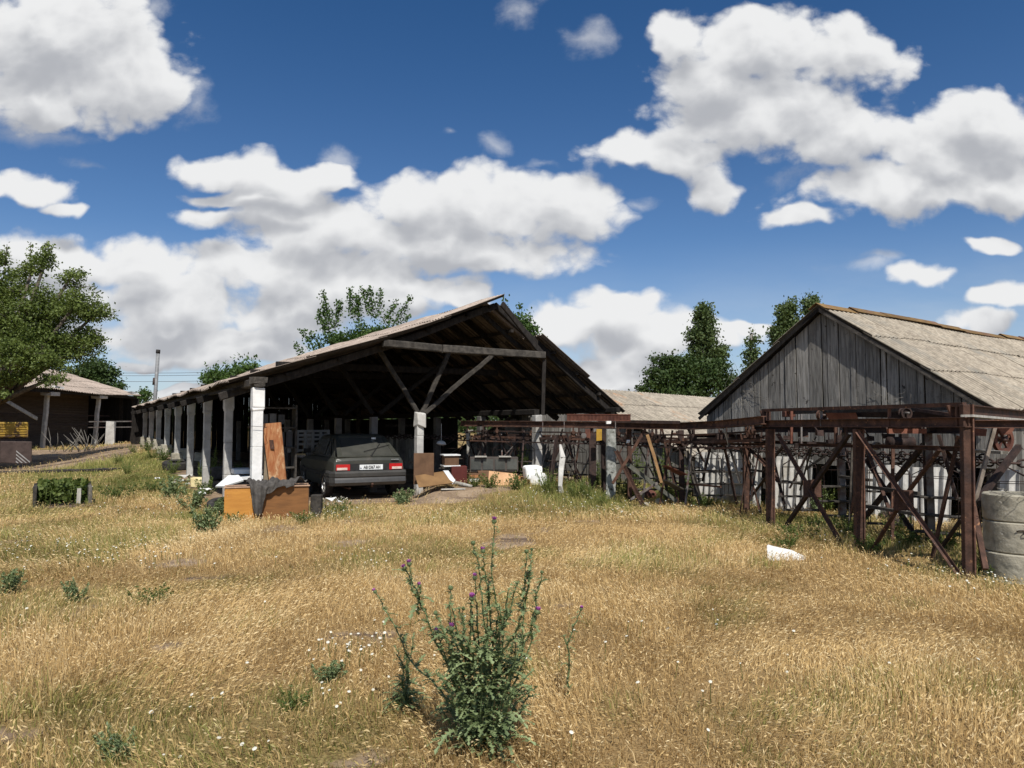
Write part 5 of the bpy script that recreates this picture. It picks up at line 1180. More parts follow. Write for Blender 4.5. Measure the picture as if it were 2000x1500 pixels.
# ------------------------------------------------------------------ furniture and junk inside the shed
def junk():
    def bx(name, label, cat, x0, x1, y0, y1, d, dep, m_, rz=.25, tone=.5, parts=None):
        a = P(x0, y1, d); b = P(x1, y1, d); t = P(x0, y0, d); w = (b - a).length; h = t.z - a.z; zb = max(a.z, tz(a.x, a.y) if a.z < .25 else a.z)
        c = (a + b) / 2; root = thing(name, label, cat, (c.x, c.y, a.z)); mb = MB()
        rot = Matrix.Rotation(rz, 3, 'Z'); mb.box(Vector((c.x, c.y, a.z)) + rot @ Vector((0, dep / 2, h / 2)), (w / math.cos(rz), dep, h), rz=rz, tone=tone); mb.build('carcass', m_, root, bevel=.006)
        return root, Vector((c.x, c.y, a.z)), rot, w / math.cos(rz), h
    bx('brown_wardrobe_panel', 'dark brown upright panel standing right of the car', 'panel', 808, 847, 885, 946, 15.0, .06, brown_board, .1)
    a = [P(811, 930, 14.9), P(868, 921, 15.3), P(886, 944, 15.0), P(818, 953, 14.6)]
    plate_poly('tan_panel', 'shade-toned tan board leaning low in front of the brown panel by the car', 'board', a, mat('tan_shaded', (.17, .095, .04), (.24, .14, .06), 3, .8, .2, tonek=.3), .03, (0, -1, .5))  # tan colour darkened here to stand for shade
    a = [P(866, 921, 15.3), P(876, 921, 15.4), P(890, 940, 15.1), P(884, 947, 15.0)]
    plate_poly('grey_rag', 'grey crumpled sheet at the right end of the leaning tan board', 'rag', a, white_plas, .06, (0, -1, .5), .2)
    bx('dark_red_cabinet', 'dark red cabinet standing in shade behind the tan board', 'cabinet', 882, 912, 911, 944, 15.9, .4, red_board, .15)
    r, c, rot, w, h = bx('small_drawer_box', 'small brown drawer box with pale top standing on the dark red cabinet', 'box', 869, 896, 889, 910, 16.0, .3, brown_board, .3)
    for z in (0, h):
        mb = MB(); mb.box(c + rot @ Vector((0, .17, z)), (w + .06, .42, .025), rz=.3); mb.build('pale_board', white_plas, r)
    r, c, rot, w, h = bx('long_cabinet', 'long dark sideboard with glass doors behind the tan panels', 'cabinet', 918, 1012, 893, 921, 16.9, .4, mat('sideboard', (.06, .05, .045), (.10, .085, .075), 4, .6, .2, tonek=.3), .05)
    for k in range(4):
        mb = MB(); mb.box(c + rot @ Vector((-w / 2 + w * (k + .5) / 4, -.012, h * .5)), (w / 4 - .05, .02, h * .72), rz=.05, tone=.3 + .15 * (k % 2)); mb.build('cabinet_door', mat('dim_glass', (.07, .075, .07), (.11, .115, .105), 3, .25, 0, spec=.7), r)
    for k in (0, 2):
        mb = MB(); mb.box(c + rot @ Vector((-w / 2 + w * (k + .9) / 4, .1, h + .012)), (w / 4, .4, .02), rz=.05, tone=.7); mb.build('loose_top', wood_pale, r)
    bx('brown_chest', 'brown chest standing under the long sideboard', 'cabinet', 934, 957, 921, 946, 16.3, .4, brown_board, .1, .8)
    r, c, rot, w, h = bx('drawer_unit', 'small tilted drawer unit with pale front left of the brown chest', 'drawers', 916, 936, 925, 944, 15.8, .3, brown_board, .3)
    for k in range(2): mb = MB(); mb.box(c + rot @ Vector((0, -.012, h * (.3 + .42 * k))), (w * .86, .02, h * .3), rz=.3, tone=.8 - .4 * k); mb.build('drawer_front', board_rot if k else white_plas, r)
    a = [P(953, 951, 15.5), P(1008, 953, 15.5), P(1010, 926, 15.8), P(955, 920, 15.9)]
    plate_poly('sunlit_tan_panel', 'sunlit tan board leaning upright in front of the long sideboard', 'board', a, tan_board, .03, (0, 1, .2), .6)
    a = [P(1009, 952, 15.7), P(1027, 952, 15.7), P(1027, 931, 15.9), P(1010, 930, 15.9)]
    plate_poly('pinkish_board', 'small pinkish-brown board beside the sunlit tan one', 'board', a, board_rot, .03, (0, 1, .2), .6)
    # white foam body
    b = gp(1043, 948); root = thing('white_foam_casing', 'bulky white foam casing lying in the weeds at the shed corner', 'casing', tuple(b))
    mb = MB(); mb.box(b + Vector((-.04, .1, .26)), (.36, .30, .30), rz=.3, jit=.03, tone=.8); mb.build('upper_block', white_new, root, bevel=.05)
    mb = MB(); mb.box(b + Vector((.10, -.03, .14)), (.30, .26, .26), rz=-.5, jit=.03, tone=.6); mb.build('lower_block', white_new, root, bevel=.05)
    # pole lying along the shade line
    mb = MB(); pts = [gp(822, 951, .03), gp(850, 949, .05), gp(880, 948, .07), gp(905, 951, .05), gp(922, 952, .02)]; mb.tube(pts, [.035, .04, .045, .04, .03], 8); tag(mb.build('lying_pole', wood_pale), 'long crooked grey pole lying on the sand right of the car', 'pole')
    mb = MB(); q = gp(885, 957, .02); mb.box(q, (.5, .12, .02), rz=.2, tone=.9); tag(mb.build('splinter_board', wood_pale), 'short pale splintered board in the sand before the lying pole', 'board')
    # white slotted panel left of the car (a pallet-like grille)
    c0 = P(564, 880, 17.6); c1 = P(640, 878, 18.2); top = .50; root = thing('slotted_panel', 'white slotted crate panel standing in the dark left of the car', 'crate', tuple(c0)); U = (c1 - c0); L = U.length; U.normalize(); N = Vector((U.y, -U.x, 0)); dim = mat('dim_white', (.17, .175, .175), (.25, .255, .255), 4, .7, .2, c3=(.2, .2, .2), tonek=.3)  # panel's white lowered in colour to sit in the shed's dark
    mb = MB()
    for i, z in enumerate((0, .15, .27, .37, .47)): mb.slab([c0 + U * 0 + Vector((0, 0, z - .03)), c0 + U * L + Vector((0, 0, z - .03)), c0 + U * L + Vector((0, 0, z + .03)), c0 + Vector((0, 0, z + .03))], N, .03)
    mb.build('slat_row', dim, root); mb = MB()
    for k in range(6): u = L * k / 5; mb.slab([c0 + U * (u - .03) + Vector((0, 0, -.05)), c0 + U * (u + .03) + Vector((0, 0, -.05)), c0 + U * (u + .03) + Vector((0, 0, .5)), c0 + U * (u - .03) + Vector((0, 0, .5))], N, .045)
    mb.build('upright', dim, root)
    mb = MB(); q = c0 + U * L * .5; mb.bar(Vector((q.x - .5, q.y + .1, 0)), Vector((q.x - .5, q.y + .1, c0.z)), .05, .05); mb.bar(Vector((q.x + .3, q.y + .1, 0)), Vector((q.x + .3, q.y + .1, c0.z)), .05, .05); mb.build('stand_leg', wood_dark, root)
    # second car-like dark bulk is left out of sight; bags and boxes in the dark
    for i, (x, y, s, m_, lab) in enumerate(((580, 900, .30, brown_board, 'brown box in the dark left of the car'), (603, 905, .3, cloth_m, 'dark bag beside the brown box left of the car'), (573, 922, .26, white_plas, 'pale bag low behind the rotten board'), (612, 893, .26, cloth_m, 'small dull bundle on the floor near the left side of the car'), (592, 940, .3, cloth_m, 'dark bundle on the floor behind the cabinet'))):
        c = P(x, y, 17.0 + .2 * i); c.z = s * .38; mb = MB(); mb.box(c, (s, s * .8, s * .8), rz=.3 * i, jit=.04, tone=.2, taper=.8); b_ = mb
        tag(mb.build('stored_bundle', m_, None, bevel=.03), lab, 'bundle', 'bundles stored left of the car')
    # tall shelving seen between first and second column
    c = SH(1.6, 1.2, 0); root = thing('grey_shelf_unit', 'dim grey shelf unit standing behind the first two columns', 'shelf', tuple(c)); mb = MB()
    for k in range(5): mb.box(c + Vector((0, 0, .3 + .42 * k)), (.9, .4, .03), rz=.5)
    mb.build('shelf', wood_mid, root); mb = MB()
    for sx in (-.43, .43): q = c + Matrix.Rotation(.5, 3, 'Z') @ Vector((sx, 0, 1.0)); mb.box(q, (.04, .4, 2.1), rz=.5)
    mb.build('side', wood_mid, root); mb = MB()
    for k in range(9): q = c + Matrix.Rotation(.5, 3, 'Z') @ Vector((-.38 + (k % 5) * .17, -.02, 1.32 + .42 * (k // 5))); mb.box(q, (.13, .22, R.uniform(.2, .32)), rz=.5, tone=R.random())
    mb.build('stacked_box', mat('dim_boxes', (.05, .05, .05), (.10, .10, .10), 3, .8, .1), root)
    # light shade and old lamp-like white thing in the middle of the shed
    q = P(862, 865, 18.6); mb = MB(); mb.lathe(q, (0.1, 0, 1), [(0.02, .06), (.10, .03), (.13, -.03), (.06, -.06), (0, -.06)], 16); mb.bar(q, q + Vector((0, 0, .5)), .01); tag(mb.build('white_bowl_lamp', white_plas), 'whitish bowl hanging in the shed right of the middle column', 'lamp shade')
junk()

# ------------------------------------------------------------------ truck at the left edge
def truck():
    x1 = P(55, 850, 25.5).x; y0 = 25.5; g = tz(x1, y0); root = thing('old_yellow_truck', 'worn yellow and brown truck body with striped mudguard at the left edge', 'truck', (x1, y0, g)); root.rotation_euler = (0, 0, rad(35))
    mb = MB(); mb.box((x1 - 1.6, y0 + 1.4, g + 1.33), (3.2, 2.6, .56), tone=.5, jit=.01); bd = mb.build('cargo_body', yellow_paint, root, bevel=.03)
    for k in range(6):
        mb = MB(); mb.box((x1 - 1.6, y0 + .085, g + 1.12 + k * .085), (3.1, .03, .03), tone=.4); mb.build('rib', yellow_paint, bd)
    mb = MB(); mb.box((x1 - 1.6, y0 + 1.4, g + .98), (3.1, 2.4, .12)); mb.build('chassis', brown_metal, root)
    mb = MB(); pts = [(x1 - .78, .20), (x1 + .0, .12), (x1 + .14, .22), (x1 + .12, .92), (x1 - .80, .95)]
    mb.slab([Vector((x, y0 - .05, g + z)) for x, z in pts], (0, 1, 0), .04); md = mb.build('mudguard', brown_metal, root, bevel=.02)
    strp = mat('dull_white_stripe', (.26, .25, .24), (.34, .33, .32), 5, .8, .1)
    for k in range(4):
        x = x1 - .36 + k * .11; mb = MB(); z1 = .62 - k * .12; mb.slab([Vector((x1 - .33, y0 - .058, g + z1)), Vector((x1 - .33, y0 - .058, g + z1 - .05)), Vector((x1 + .08, y0 - .058, g + z1 - .45 + .0 * k)) if z1 - .45 > .16 else Vector((x1 - .33 + (z1 - .05 - .17) / 1.0, y0 - .058, g + .17)), Vector((x1 + .08, y0 - .058, g + z1 - .40)) if z1 - .45 > .16 else Vector((x1 - .33 + (z1 - .17) / 1.0, y0 - .058, g + .17))], (0, -1, 0), .004); mb.build('stripe', strp, md)
    for xx in (x1 - 1.25, x1 - 3.0):
        for yy in (y0 + .35, y0 + 2.4):
            mb = MB(); mb.lathe((xx, yy, g + .5), (0, 1, 0), [(.28, -.12), (.46, -.13), (.5, -.08), (.5, .08), (.46, .13), (.28, .12), (.26, 0), (.28, -.12)], 28, smooth=True); w = mb.build('wheel', blacken, root)
            mb = MB(); mb.lathe((xx, yy, g + .5), (0, -1, 0), [(.29, .08), (.24, .03), (.10, .05), (.09, .1), (0, .1)], 20); mb.build('rim', brown_metal, w)
    mb = MB(); mb.box((x1 - 3.9, y0 + 1.4, g + 1.4), (1.4, 2.3, 1.6), tone=.5, taper=.86); mb.build('cab', yellow_paint, root, bevel=.08)
truck()

# ------------------------------------------------------------------ sunken pit frame with a plant
PROT = rad(33)
def pit():
    a = gp(70, 990); b = gp(135, 993); w = (b - a).length; root = thing('sunken_pit', 'square wooden-walled pit in the grass with a concrete kerb on its right', 'pit', (a.x, a.y, a.z)); root.rotation_euler = (0, 0, PROT)
    y1 = .75; z = a.z
    mb = MB(); mb.box((a.x + w * .5, a.y + y1 + .03, z + .18), (w + .1, .07, .46), tone=.3, jit=.01); mb.build('back_board', wood_mid, root)
    mb = MB(); mb.box((a.x - .03, a.y + y1 / 2, z + .16), (.06, y1, .46), tone=.3, jit=.01); mb.build('side_board', wood_mid, root)
    mb = MB(); mb.box((b.x + .07, a.y + y1 / 2, z + .14), (.09, y1, .42), tone=.4, jit=.015); mb.build('kerb', mat('old_kerb', (.12, .11, .095), (.22, .20, .17), 8, .95, .6), root, bevel=.015)
    mb = MB(); mb.log((b.x - .14, a.y + .02, z - .1), (b.x - .13, a.y + .02, z + .33), .07, .03, 3, .004, tone=.9); mb.build('stake', wood_pale, root)
    mb = MB(); mb.slab([Vector((a.x, a.y, z + .015)), Vector((b.x + .04, a.y, z + .015)), Vector((b.x + .04, a.y + y1, z + .015)), Vector((a.x, a.y + y1, z + .015))], (0, 0, 1), .01); mb.build('pit_floor', wood_dark, root)
    return a, w, y1, z
PIT = pit()
# dark flat strip of boxes across the yard
mb = MB(); a = gp(8, 924, .02); b = gp(222, 918, .02)
for k in range(14): mb.box(a.lerp(b, (k + .5) / 14), ((b - a).length / 14 + .02, .55 + R.uniform(-.1, .1), .06), rz=math.atan2((b - a).y, (b - a).x), tone=R.random() * .5, jit=.02)
tag(mb.build('dark_yard_strip', mat('dark_strip', (.035, .03, .028), (.07, .06, .055), 5, .95, .5, tonek=.5)), 'long flat dark strip lying along the near edge of the dirt yard', 'planks')
# ------------------------------------------------------------------ trees
def leaves_mesh(name, pos, size, tone, material, parent, dirs=None, asp=.55):
    """leaf-sized folded quads at pos (n,3)"""
    n = len(pos); pos = np.asarray(pos)
    d = NR.normal(size=(n, 3)); 
    if dirs is not None: d = d * .55 + dirs
    d /= np.linalg.norm(d, axis=1)[:, None]
    r = NR.normal(size=(n, 3)); w = np.cross(d, r); w /= np.linalg.norm(w, axis=1)[:, None] + 1e-9
    nn = np.cross(d, w); L = (np.asarray(size) * NR.uniform(.7, 1.3, n))[:, None]; W = L * asp
    a = pos - d * L * .5; b = pos + w * W * .5 + nn * L * .08; c = pos + d * L * .5; e = pos - w * W * .5 + nn * L * .08
    V = np.stack([a, b, c, e], 1).reshape(-1, 3); i = np.arange(n)[:, None] * 4
    T = np.concatenate([i, i + 1, i + 2, i, i + 2, i + 3], 1)
    return fast_mesh(name, V, T.ravel(), np.full(2 * n, 3), np.repeat(tone, 2), None, material, parent)
def tree(name, label, base, clumps, nleaf, lsize, material, trunk_r=.2, trunk_to=None, group=None, cat='tree', bark_m=None, shoots=(), seed=1, leafy=1.0, inner=.35):
    """clumps: ellipsoids (centre, radii) that limbs grow into; leaves gather on twigs"""
    rs = np.random.RandomState(seed); rr = random.Random(seed); base = Vector(base); root = thing(name, label, cat, tuple(base), group)
    bark_m = bark_m or bark; tops = [Vector(c) for c, r in clumps]; cen = sum(tops, Vector()) / len(tops)
    fork = Vector(trunk_to) if trunk_to else base.lerp(cen, .45); fork = Vector((fork.x, fork.y, fork.z))
    mb = MB(); pts = [base - Vector((0, 0, .2)), base.lerp(fork, .35) + Vector((rr.uniform(-.1, .1), rr.uniform(-.1, .1), 0)), base.lerp(fork, .7), fork]
    mb.tube(pts, [trunk_r * 1.25, trunk_r, trunk_r * .85, trunk_r * .7], 9); mb.build('trunk', bark_m, root)
    P_, T_ = [], []; limbs = MB(); tw = MB()
    vol = [r[0] * r[1] * r[2] for c, r in clumps]; tot = sum(v ** .7 for v in vol)
    for (c, r), v in zip(clumps, vol):
        c = Vector(c); mid = fork.lerp(c, .5) + Vector((rr.uniform(-.2, .2) * r[0], 0, rr.uniform(-.1, .2) * r[2]))
        limbs.tube([fork, mid, c], [trunk_r * .55, trunk_r * .35, trunk_r * .15], 6)
        n = int(nleaf * v ** .7 / tot); nt = max(6, n // 70)
        for k in range(nt):
            d = rs.normal(size=3); d /= np.linalg.norm(d); rad_ = (inner + (1 - inner) * rs.rand() ** .6) * (1 + .22 * (rs.rand() ** 3))
            e = np.array(c) + d * np.array(r) * rad_; s0 = np.array(c) + d * np.array(r) * rad_ * .35
            L = np.linalg.norm(e - s0); m = n // nt
            tone = .5 + .30 * (rs.rand() - .5)
            t = rs.rand(m) ** .7; spread = .062 * L + lsize * 1.0
            q = s0 + (e - s0) * t[:, None] + rs.normal(size=(m, 3)) * spread * np.array([1, 1, .75])
            P_.append(q); T_.append(np.clip(tone + rs.normal(size=m) * .16, 0, 1))
            if k % 3 == 0: tw.tube([s0, (s0 + e) / 2 + rs.normal(size=3) * .04 * L, e], [trunk_r * .09, trunk_r * .06, trunk_r * .02], 3)
    for (a, b, n) in shoots:  # long leafy shoots
        a = np.array(a); b = np.array(b); t = rs.rand(n); L = np.linalg.norm(b - a)
        P_.append(a + (b - a) * t[:, None] + rs.normal(size=(n, 3)) * (lsize * .62 + .035 * L * (1 - t))[:, None]); T_.append(np.clip(.45 + rs.normal(size=n) * .2, 0, 1)); tw.tube([a, b], [trunk_r * .1, trunk_r * .03], 3)
    limbs.build('limbs', bark_m, root); tw.build('twigs', bark_m, root)
    leaves_mesh('crown', np.concatenate(P_), lsize, np.concatenate(T_), material, root, asp=.62)
    return root
def el(px, py, d, rx, ry, rd=None):
    """ellipsoid seen at this bearing, radii in picture units"""
    k = d / F; return (P(px, py, d), (rx * k, (rd or (rx + ry) / 2) * k, ry * k))
D1 = 26.0
tree('broadleaf_tree', 'large spreading broadleaf tree hanging over the left barn roof', (P(-70, 800, D1).x, D1, .1),
     [el(40, 640, D1, 95, 75), el(-60, 620, D1, 100, 100), el(20, 560, D1, 60, 55), el(95, 600, D1, 75, 50), el(150, 590, D1 - .5, 55, 35), el(185, 615, D1, 42, 22), el(110, 680, D1, 85, 40),
      el(170, 665, D1, 45, 28), el(70, 708, D1 - 1, 80, 24), el(20, 690, D1 - 1.5, 70, 38), el(90, 510, D1, 18, 30), el(65, 520, D1, 30, 26), el(135, 545, D1, 32, 24), el(-10, 510, D1, 30, 26), el(95, 742, D1 - 1, 38, 13), el(25, 738, D1 - 1, 46, 17), el(-30, 750, D1 - 1, 50, 30), el(5, 770, D1 - 1.5, 18, 10),
      el(-100, 720, D1, 90, 60), el(95, 665, D1, 80, 46)],
     66000, .095, leaf_tree, .26, group='trees around the yard', seed=3,
     shoots=[(P(80, 540, D1), P(92, 470, D1), 110), (P(60, 530, D1), P(60, 475, D1), 80), (P(150, 600, D1), P(228, 622, D1), 160), (P(140, 560, D1), P(185, 560, D1), 80), (P(10, 520, D1), P(14, 478, D1), 60), (P(160, 640, D1), P(210, 665, D1), 120), (P(120, 700, D1), P(205, 690, D1), 90)])
tree('broadleaf_tree', 'smaller dark tree rising behind the left barn roof by the wires', (P(185, 800, 52).x, 52, .4), [el(175, 735, 52, 34, 32), el(205, 730, 52, 30, 26), el(150, 745, 52, 40, 26), el(220, 755, 52, 24, 14), el(190, 712, 52, 22, 12)], 9000, .20, leaf_dark, .2, group='trees around the yard', seed=4)
DC = 33.0
shoots = []
for (x0, y0, x1, y1, n) in ((650, 640, 630, 571, 70), (655, 640, 665, 590, 50), (690, 620, 683, 564, 80), (700, 640, 700, 582, 60), (722, 610, 707, 561, 60), (730, 620, 722, 562, 60), (740, 620, 744, 568, 50), (750, 630, 775, 590, 50), (765, 640, 803, 580, 70),
                        (640, 670, 622, 607, 60), (650, 660, 622, 612, 50), (620, 690, 588, 645, 60), (630, 680, 606, 652, 50), (600, 700, 574, 672, 30), (770, 660, 800, 615, 40), (640, 640, 632, 592, 50), (700, 610, 697, 578, 40), (660, 620, 662, 588, 30)):
    shoots.append((P(x0, y0, DC), P(x1, y1, DC), int(n * 3.2)))
tree('cherry_tree', 'young green cherry tree with upright shoots showing above the shed roof', (P(700, 800, DC).x, DC, 0), [el(680, 665, DC, 36, 22), el(715, 655, DC, 34, 24), el(748, 650, DC, 28, 20), el(655, 665, DC, 16, 20), el(730, 675, DC, 56, 22), el(690, 705, DC, 80, 20)],
     7500, .13, leaf_cherry, .13, group='trees around the yard', seed=5, shoots=shoots, inner=.2)
tree('cherry_tree', 'small leafy tree peeping over the right side of the shed ridge', (P(1025, 800, 32).x, 32, 0), [el(1018, 640, 32, 26, 26), el(1035, 660, 32, 16, 20), el(1030, 690, 32, 30, 40), el(985, 640, 32, 24, 20)], 2600, .17, leaf_cherry, .1, group='trees around the yard', seed=6,
     shoots=[(P(1012, 630, 32), P(1016, 592, 32), 40), (P(1028, 640, 32), P(1034, 606, 32), 50), (P(1035, 650, 32), P(1050, 640, 32), 30), (P(990, 620, 32), P(985, 571, 32), 30)])
sh2 = [(P(x, 745, 55), P(x + dx, y, 55), 34) for x, dx, y in ((408, -6, 712), (425, -4, 706), (440, 0, 700), (452, 3, 696), (465, 4, 692), (478, 6, 694), (488, 8, 690), (470, 14, 700), (418, 2, 716), (498, 4, 698))]
tree('cherry_tree', 'row-like bush with upright shoots behind the far end of the shed roof', (P(450, 800, 55).x, 55, 0), [el(440, 735, 55, 44, 16), el(480, 725, 55, 30, 18), el(410, 740, 55, 20, 10)], 3200, .24, leaf_cherry, .12, group='trees around the yard', seed=7, shoots=sh2)
tree('young_tree', 'tiny green treetop left of the leaning chimney pipe', (P(284, 800, 60).x, 60, .3), [el(284, 770, 60, 9, 8), el(280, 778, 60, 12, 6)], 500, .24, leaf_cherry, .08, seed=8)
# trees between the barns
DP = 70.0
tree('poplar_tree', 'tall broad poplar between the two barns with pale trunk showing', (P(1360, 830, DP).x, DP, 0),
     [el(1372, 622, DP, 20, 30), el(1362, 655, DP, 20, 34), el(1385, 655, DP, 20, 38), el(1376, 602, DP, 12, 12), el(1392, 700, DP, 20, 34), el(1362, 700, DP, 20, 30), el(1412, 684, DP, 8, 20)],
     11000, .28, leaf_pop, .35, trunk_to=P(1368, 690, DP), group='poplars behind the barns', bark_m=bark_pale, seed=9, inner=.1)
tree('round_tree', 'wide dark rounded tree standing at the foot of the tall poplar', (P(1330, 830, 62).x, 62, 0),
     [el(1285, 745, 62, 36, 28), el(1325, 730, 62, 44, 30), el(1385, 738, 62, 46, 28), el(1308, 706, 62, 26, 14), el(1265, 768, 62, 30, 16), el(1412, 745, 62, 30, 24), el(1345, 712, 62, 36, 18), el(1403, 712, 62, 24, 16), el(1282, 702, 62, 10, 8), el(1340, 768, 62, 84, 20)],
     19000, .26, leaf_dark, .35, group='trees around the yard', seed=10, inner=.25)
tree('poplar_tree', 'thin sparse poplar with bare upper twigs left of the plank gable', (P(1468, 830, 75).x, 75, 0), [el(1466, 690, 75, 13, 32), el(1470, 665, 75, 7, 20), el(1465, 715, 75, 12, 20), el(1467, 755, 75, 13, 26), el(1467, 790, 75, 11, 22)], 2400, .30, leaf_pop, .2, trunk_to=P(1468, 650, 75), group='poplars behind the barns', seed=11, bark_m=bark_pale,
     shoots=[(P(1470, 670, 75), P(1473, 632, 75), 14), (P(1464, 680, 75), P(1466, 640, 75), 12)])
tree('poplar_tree', 'tall full poplar rising over the left slope of the plank barn', (P(1535, 830, 66).x, 66, 0), [el(1541, 600, 66, 17, 24), el(1533, 625, 66, 20, 26), el(1522, 655, 66, 18, 24), el(1545, 640, 66, 16, 24), el(1528, 690, 66, 22, 26), el(1533, 730, 66, 22, 30), el(1533, 775, 66, 20, 30)], 9500, .28, leaf_pop, .3, trunk_to=P(1535, 640, 66), group='poplars behind the barns', seed=12, inner=.1)
tree('poplar_tree', 'poplar top just left of the plank barn peak', (P(1586, 830, 66).x, 66, 0), [el(1587, 588, 66, 15, 15), el(1580, 605, 66, 16, 16), el(1588, 625, 66, 17, 26), el(1588, 670, 66, 19, 32), el(1588, 725, 66, 19, 36), el(1588, 780, 66, 17, 28)], 7500, .28, leaf_pop, .3, trunk_to=P(1586, 620, 66), group='poplars behind the barns', seed=13, inner=.1)
# distant wooded horizon all round, one mass
def wood():
    P_, T_ = [], []
    for k in range(900):
        a = NR.uniform(-1.5, 1.5); r = NR.uniform(150, 190); x, y = math.sin(a) * r, math.cos(a) * r; h = 3.5 + 3.5 * vnoise(a * 14, 0, 3)
        n = 46; P_.append(np.stack([x + NR.normal(size=n) * 2.6, y + NR.normal(size=n) * 2.6, NR.uniform(0, 1, n) ** .8 * h], 1)); T_.append(np.clip(.4 + .25 * NR.randn() + NR.normal(size=n) * .12, 0, 1))
    o = leaves_mesh('distant_wood', np.concatenate(P_), 1.3, np.concatenate(T_), leaf_dark, None); tag(o, 'far-off dark treeline along the horizon', 'treeline', None, 'stuff')
wood()

# ------------------------------------------------------------------ meadow grass: blades and seed heads, one object
def grass():
    zones = [(1.6, 3.2, 1600, 1.0), (3.2, 5.2, 3000, 1.0), (5.2, 8.0, 2000, 1.15), (8.0, 12.0, 1150, 1.5), (12.0, 17.5, 560, 2.1), (17.5, 25.0, 110, 3.6), (25.0, 42.0, 22, 7)]
    Xs, Ys, Ws = [], [], []
    for y0, y1, den, wk in zones:
        area = (y1 - y0) * (2 * (.80 * y1 + 1.5)); n = int(area * den); x = NR.uniform(-1, 1, n) * (.80 * y1 + 1.5); y = NR.uniform(y0, y1, n)
        k = np.abs(x) < .80 * y + 1.5; Xs.append(x[k]); Ys.append(y[k]); Ws.append(np.full(k.sum(), wk))
    for (s0, s1, t0, t1, nn, wk_) in ((5, 21, -5.5, .1, 9000, 2.6), (12, 23, -4.5, .2, 6000, 3.2)):   # thicker growth on the mound beside the columns
        ss = NR.uniform(s0, s1, nn); tt = t1 - (t1 - t0) * NR.rand(nn) ** 1.5
        Xs.append(E0.x + Ldir.x * ss + Gdir.x * tt); Ys.append(E0.y + Ldir.y * ss + Gdir.y * tt); Ws.append(np.full(nn, wk_))
    x = np.concatenate(Xs); y = np.concatenate(Ys); wk = np.concatenate(Ws)
    s, t = sh_coords(x, y)
    keep = ~((t > -.1) & (t < 9.3) & (s > .6) & (s < 24))
    keep &= ~((t > .6) & (t < 9.3) & (s > -.3) & (s < 24) & (NR.rand(len(x)) < .8))
    bar_ = np.maximum(bare_at(x, y), yard_at(x, y)); keep &= NR.rand(len(x)) > bar_ * .93
    bu = (x - BM.x) * Bg.x + (y - BM.y) * Bg.y; br_ = (x - BM.x) * Br.x + (y - BM.y) * Br.y
    keep &= ~((np.abs(bu) < HWB) & (br_ > .3) & (br_ < 3))
    px_, py_ = (x - PIT[0].x) * math.cos(PROT) + (y - PIT[0].y) * math.sin(PROT), -(x - PIT[0].x) * math.sin(PROT) + (y - PIT[0].y) * math.cos(PROT)
    keep &= ~((px_ > -.05) & (px_ < PIT[1] + .2) & (py_ > -.02) & (py_ < PIT[2] + .1))
    cx, cy = P(722, 930, 16.15).x, 16.2
    thin = fbm(x * 1.8, y * 1.8, 77, 4); keep &= NR.rand(len(x)) < np.clip(.30 + 1.9 * (thin - .12), 0, 1)
    x, y, wk = x[keep], y[keep], wk[keep]; n = len(x); z = terrain(x, y)
    g = green_at(x, y); gsel = NR.rand(n) < g * 1.15; green = np.where(gsel, NR.uniform(.6, 1, n), NR.uniform(0, .08, n) + .30 * g)
    # a second scatter of thin short green blades between the dry ones
    patch = fbm(x * .7 + 5, y * .7, 61, 4)
    h = (.048 + .072 * NR.rand(n) ** 1.4) * (.62 + .75 * sstep(.25, .7, patch)) * (1 + .45 * g); h = np.where(NR.rand(n) < .06, h * 1.5, h)
    tone = np.clip(.58 + .18 * NR.randn(n) + .5 * (patch - .5) + .3 * (fbm(x * 3, y * 3, 62, 3) - .5), 0, 1)
    lodge = sstep(.42, .62, fbm(x * .9 + 70, y * .9, 91, 4)); wind = 6.28 * 1.6 * fbm(x * .45, y * .45, 92, 2)
    yaw = np.where(NR.rand(n) < .25 + .65 * lodge, wind + NR.randn(n) * .5, NR.uniform(0, 2 * np.pi, n)); lean = np.abs(NR.randn(n)) * .36 + .10 + .38 * lodge; lean = np.clip(lean, 0, 1.15)
    d = np.stack([np.cos(yaw), np.sin(yaw)], 1); w_ = .0021 * wk * NR.uniform(.7, 1.4, n); fa = NR.uniform(0, np.pi, n); side = np.stack([np.cos(fa), np.sin(fa), np.zeros(n)], 1)
    side[:, 0] = side[:, 0] * .7 + .3 * np.sign(side[:, 0] + 1e-6); base = np.stack([x, y, z - .01], 1)
    up = np.array([0, 0, 1.0]); D3 = np.concatenate([d, np.zeros((n, 1))], 1)
    m1 = base + up * (h * .5)[:, None] + D3 * (h * .5 * lean * .45)[:, None]
    tip = base + up * (h * np.cos(lean * .8))[:, None] + D3 * (h * lean * .9)[:, None]
    head = (NR.rand(n) < .62) & ~(gsel & (NR.rand(n) < .75))
    W = (side * w_[:, None])
    # stalk: base pair, mid pair, tip
    V1 = np.stack([base - W, base + W, m1 - W * .8, m1 + W * .8, tip], 1).reshape(-1, 3)
    i = np.arange(n)[:, None] * 5
    L1 = np.concatenate([i, i + 1, i + 3, i + 2, i + 2, i + 3, i + 4], 1).ravel(); T1 = np.tile([4, 3], n)
    # heads: little spindles that droop on from the tip
    hi = np.where(head)[0]; m = len(hi); hl = NR.uniform(.016, .040, m) * (.7 + .3 * wk[hi]) ; hw = NR.uniform(.0022, .0046, m) * wk[hi] ** .85
    tp = tip[hi]; dd = tip[hi] - m1[hi]; dd /= np.linalg.norm(dd, axis=1)[:, None] + 1e-9; dd = dd + D3[hi] * .35 + np.array([0, 0, -.25]); dd /= np.linalg.norm(dd, axis=1)[:, None]
